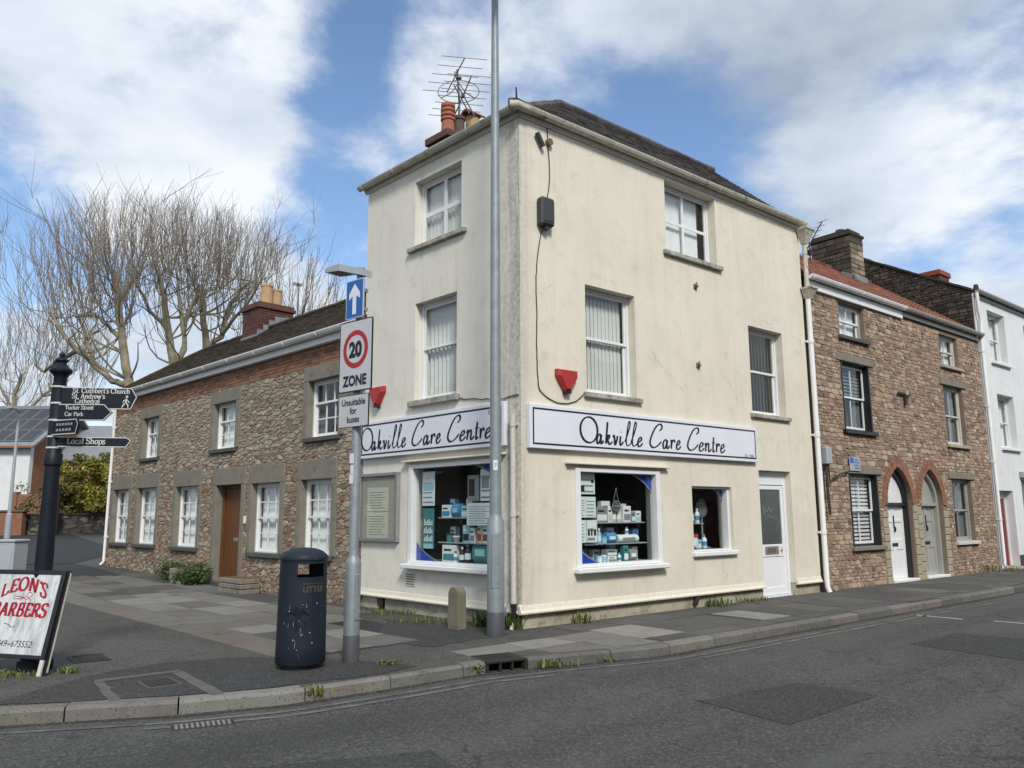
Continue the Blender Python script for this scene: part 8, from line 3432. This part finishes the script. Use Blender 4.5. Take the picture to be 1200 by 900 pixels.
rg = random.Random(8)
cs_ = []
for i in range(46):
    a, q = rg.uniform(0, 6.28), rg.random() ** .5
    cs_.append(((1.95 * q * math.cos(a), 1.2 * q * math.sin(a), 1.2 + rg.uniform(0, 3.3) * (1 - .3 * q * q)), (.5, .45, .42)))
shrub('green_tree', 'round yellow green leafy tree in front of the far brick wall', 'tree', (-23.9, 44.9, .6), cs_, 190, .11, 'leafy', 21, stems=8)
rg = random.Random(9)
cs_ = [((rg.uniform(-1.2, 1.2), rg.uniform(-.5, .5), rg.uniform(1.2, 3.2)), (.45, .4, .4)) for i in range(14)]
shrub('young_tree', 'thin green young tree in front of the far white house', 'tree', (-27.0, 45.6, .6), cs_, 40, .09, 'weed', 22, stems=6)

# ================================================================== houses over the road (seen only in the windows' reflections)
def opposite(label, u0, u1, h, mat, roofm, chim_u, left=False, beside=False):
    q = pr(u0, 0, -.1) if beside else pl(u0, 15.5, -.1) if left else pr(u1, 14.5, -.1)
    r = thing('terrace_house', label, 'house', q, ROT_R if beside else (ROT_L if left else ROT_R) + math.pi, 'houses across the road' if not beside else 'houses beyond the white house')
    W = u1 - u0
    hs = [(1.0, 2.1, .9, 2.3), (W - 2.3, W - 1.2, .9, 2.3), (1.0, 2.1, 3.6, 5.0), (W - 2.3, W - 1.2, 3.6, 5.0), (W / 2 - .5, W / 2 + .5, 0, 2.2)]
    b = MB()
    wall_cells(b, 0.01, W - .01, 0, h, hs, 0, .3)
    b.box(.01, W - .01, 5.7, 6, 0, h)
    b.build('wall', M[mat], r)
    for x0, x1, z0, z1 in hs[:4]:
        sash_window(r, None, x0, x1, z0, z1, y=.1, frame=.06, mat='white', cols=2, rows=(1, 1), sill=(.08, .08, .08, 'sill'))
    b = MB()
    x0, x1, z0, z1 = hs[4]
    b.box(x0 + .01, x1 - .01, .1, .15, .02, z1 - .01)
    b.build('door', M['reddoor'], r)
    b = MB()
    slope_slab(b, [(0, -.2, h), (W, -.2, h), (W, 3, h + 2.3), (0, 3, h + 2.3)], .08)
    slope_slab(b, [(0, 6.2, h), (W, 6.2, h), (W, 3, h + 2.3), (0, 3, h + 2.3)], .08)
    rr = b.build('roof', M[roofm], r)
    b = MB()
    b.box(chim_u, chim_u + 1.0, 2.6, 3.4, h + 1.5, h + 3.6)
    b.build('chimney', M['brickdark'], rr)


opposite('dark stone house across the road, left end of the row reflected in the windows', -9.0, -1.5, 6.6, 'mortar_d', 'slate', 6.0)
opposite('sooty rubble house across the road, second in the reflected row', -1.5, 5.5, 7.0, 'mortar_l', 'slate', .4)
opposite('brick terraced house with red roof across the road, middle of the reflected row', 5.5, 13.0, 6.4, 'brickwall', 'redroof', 3.0)
opposite('dark rubble house with slate roof across the road, fourth in the reflected row', 13.0, 20.0, 7.0, 'mortar_d', 'slate', 1.0)
opposite('brown rubble house across the road, right end of the reflected row', 20.0, 29.0, 6.8, 'mortar_l', 'slate', 4.0)
opposite('dark stone house across the side road, reflected in the left shop window', 12.0, 20.0, 6.8, 'mortar_d', 'slate', 5.0, True)
opposite('brown stone house across the side road, far end of that row', 20.0, 29.0, 6.4, 'mortar_l', 'redroof', 2.0, True)
opposite('cream house standing beyond the tall white house', 24.45, 31.5, 6.6, 'stucco_l', 'slate', 5.0, beside=True)
opposite('brown rubble house last in the row beyond the white house', 31.52, 39.0, 6.2, 'mortar_l', 'redroof', 5.5, beside=True)
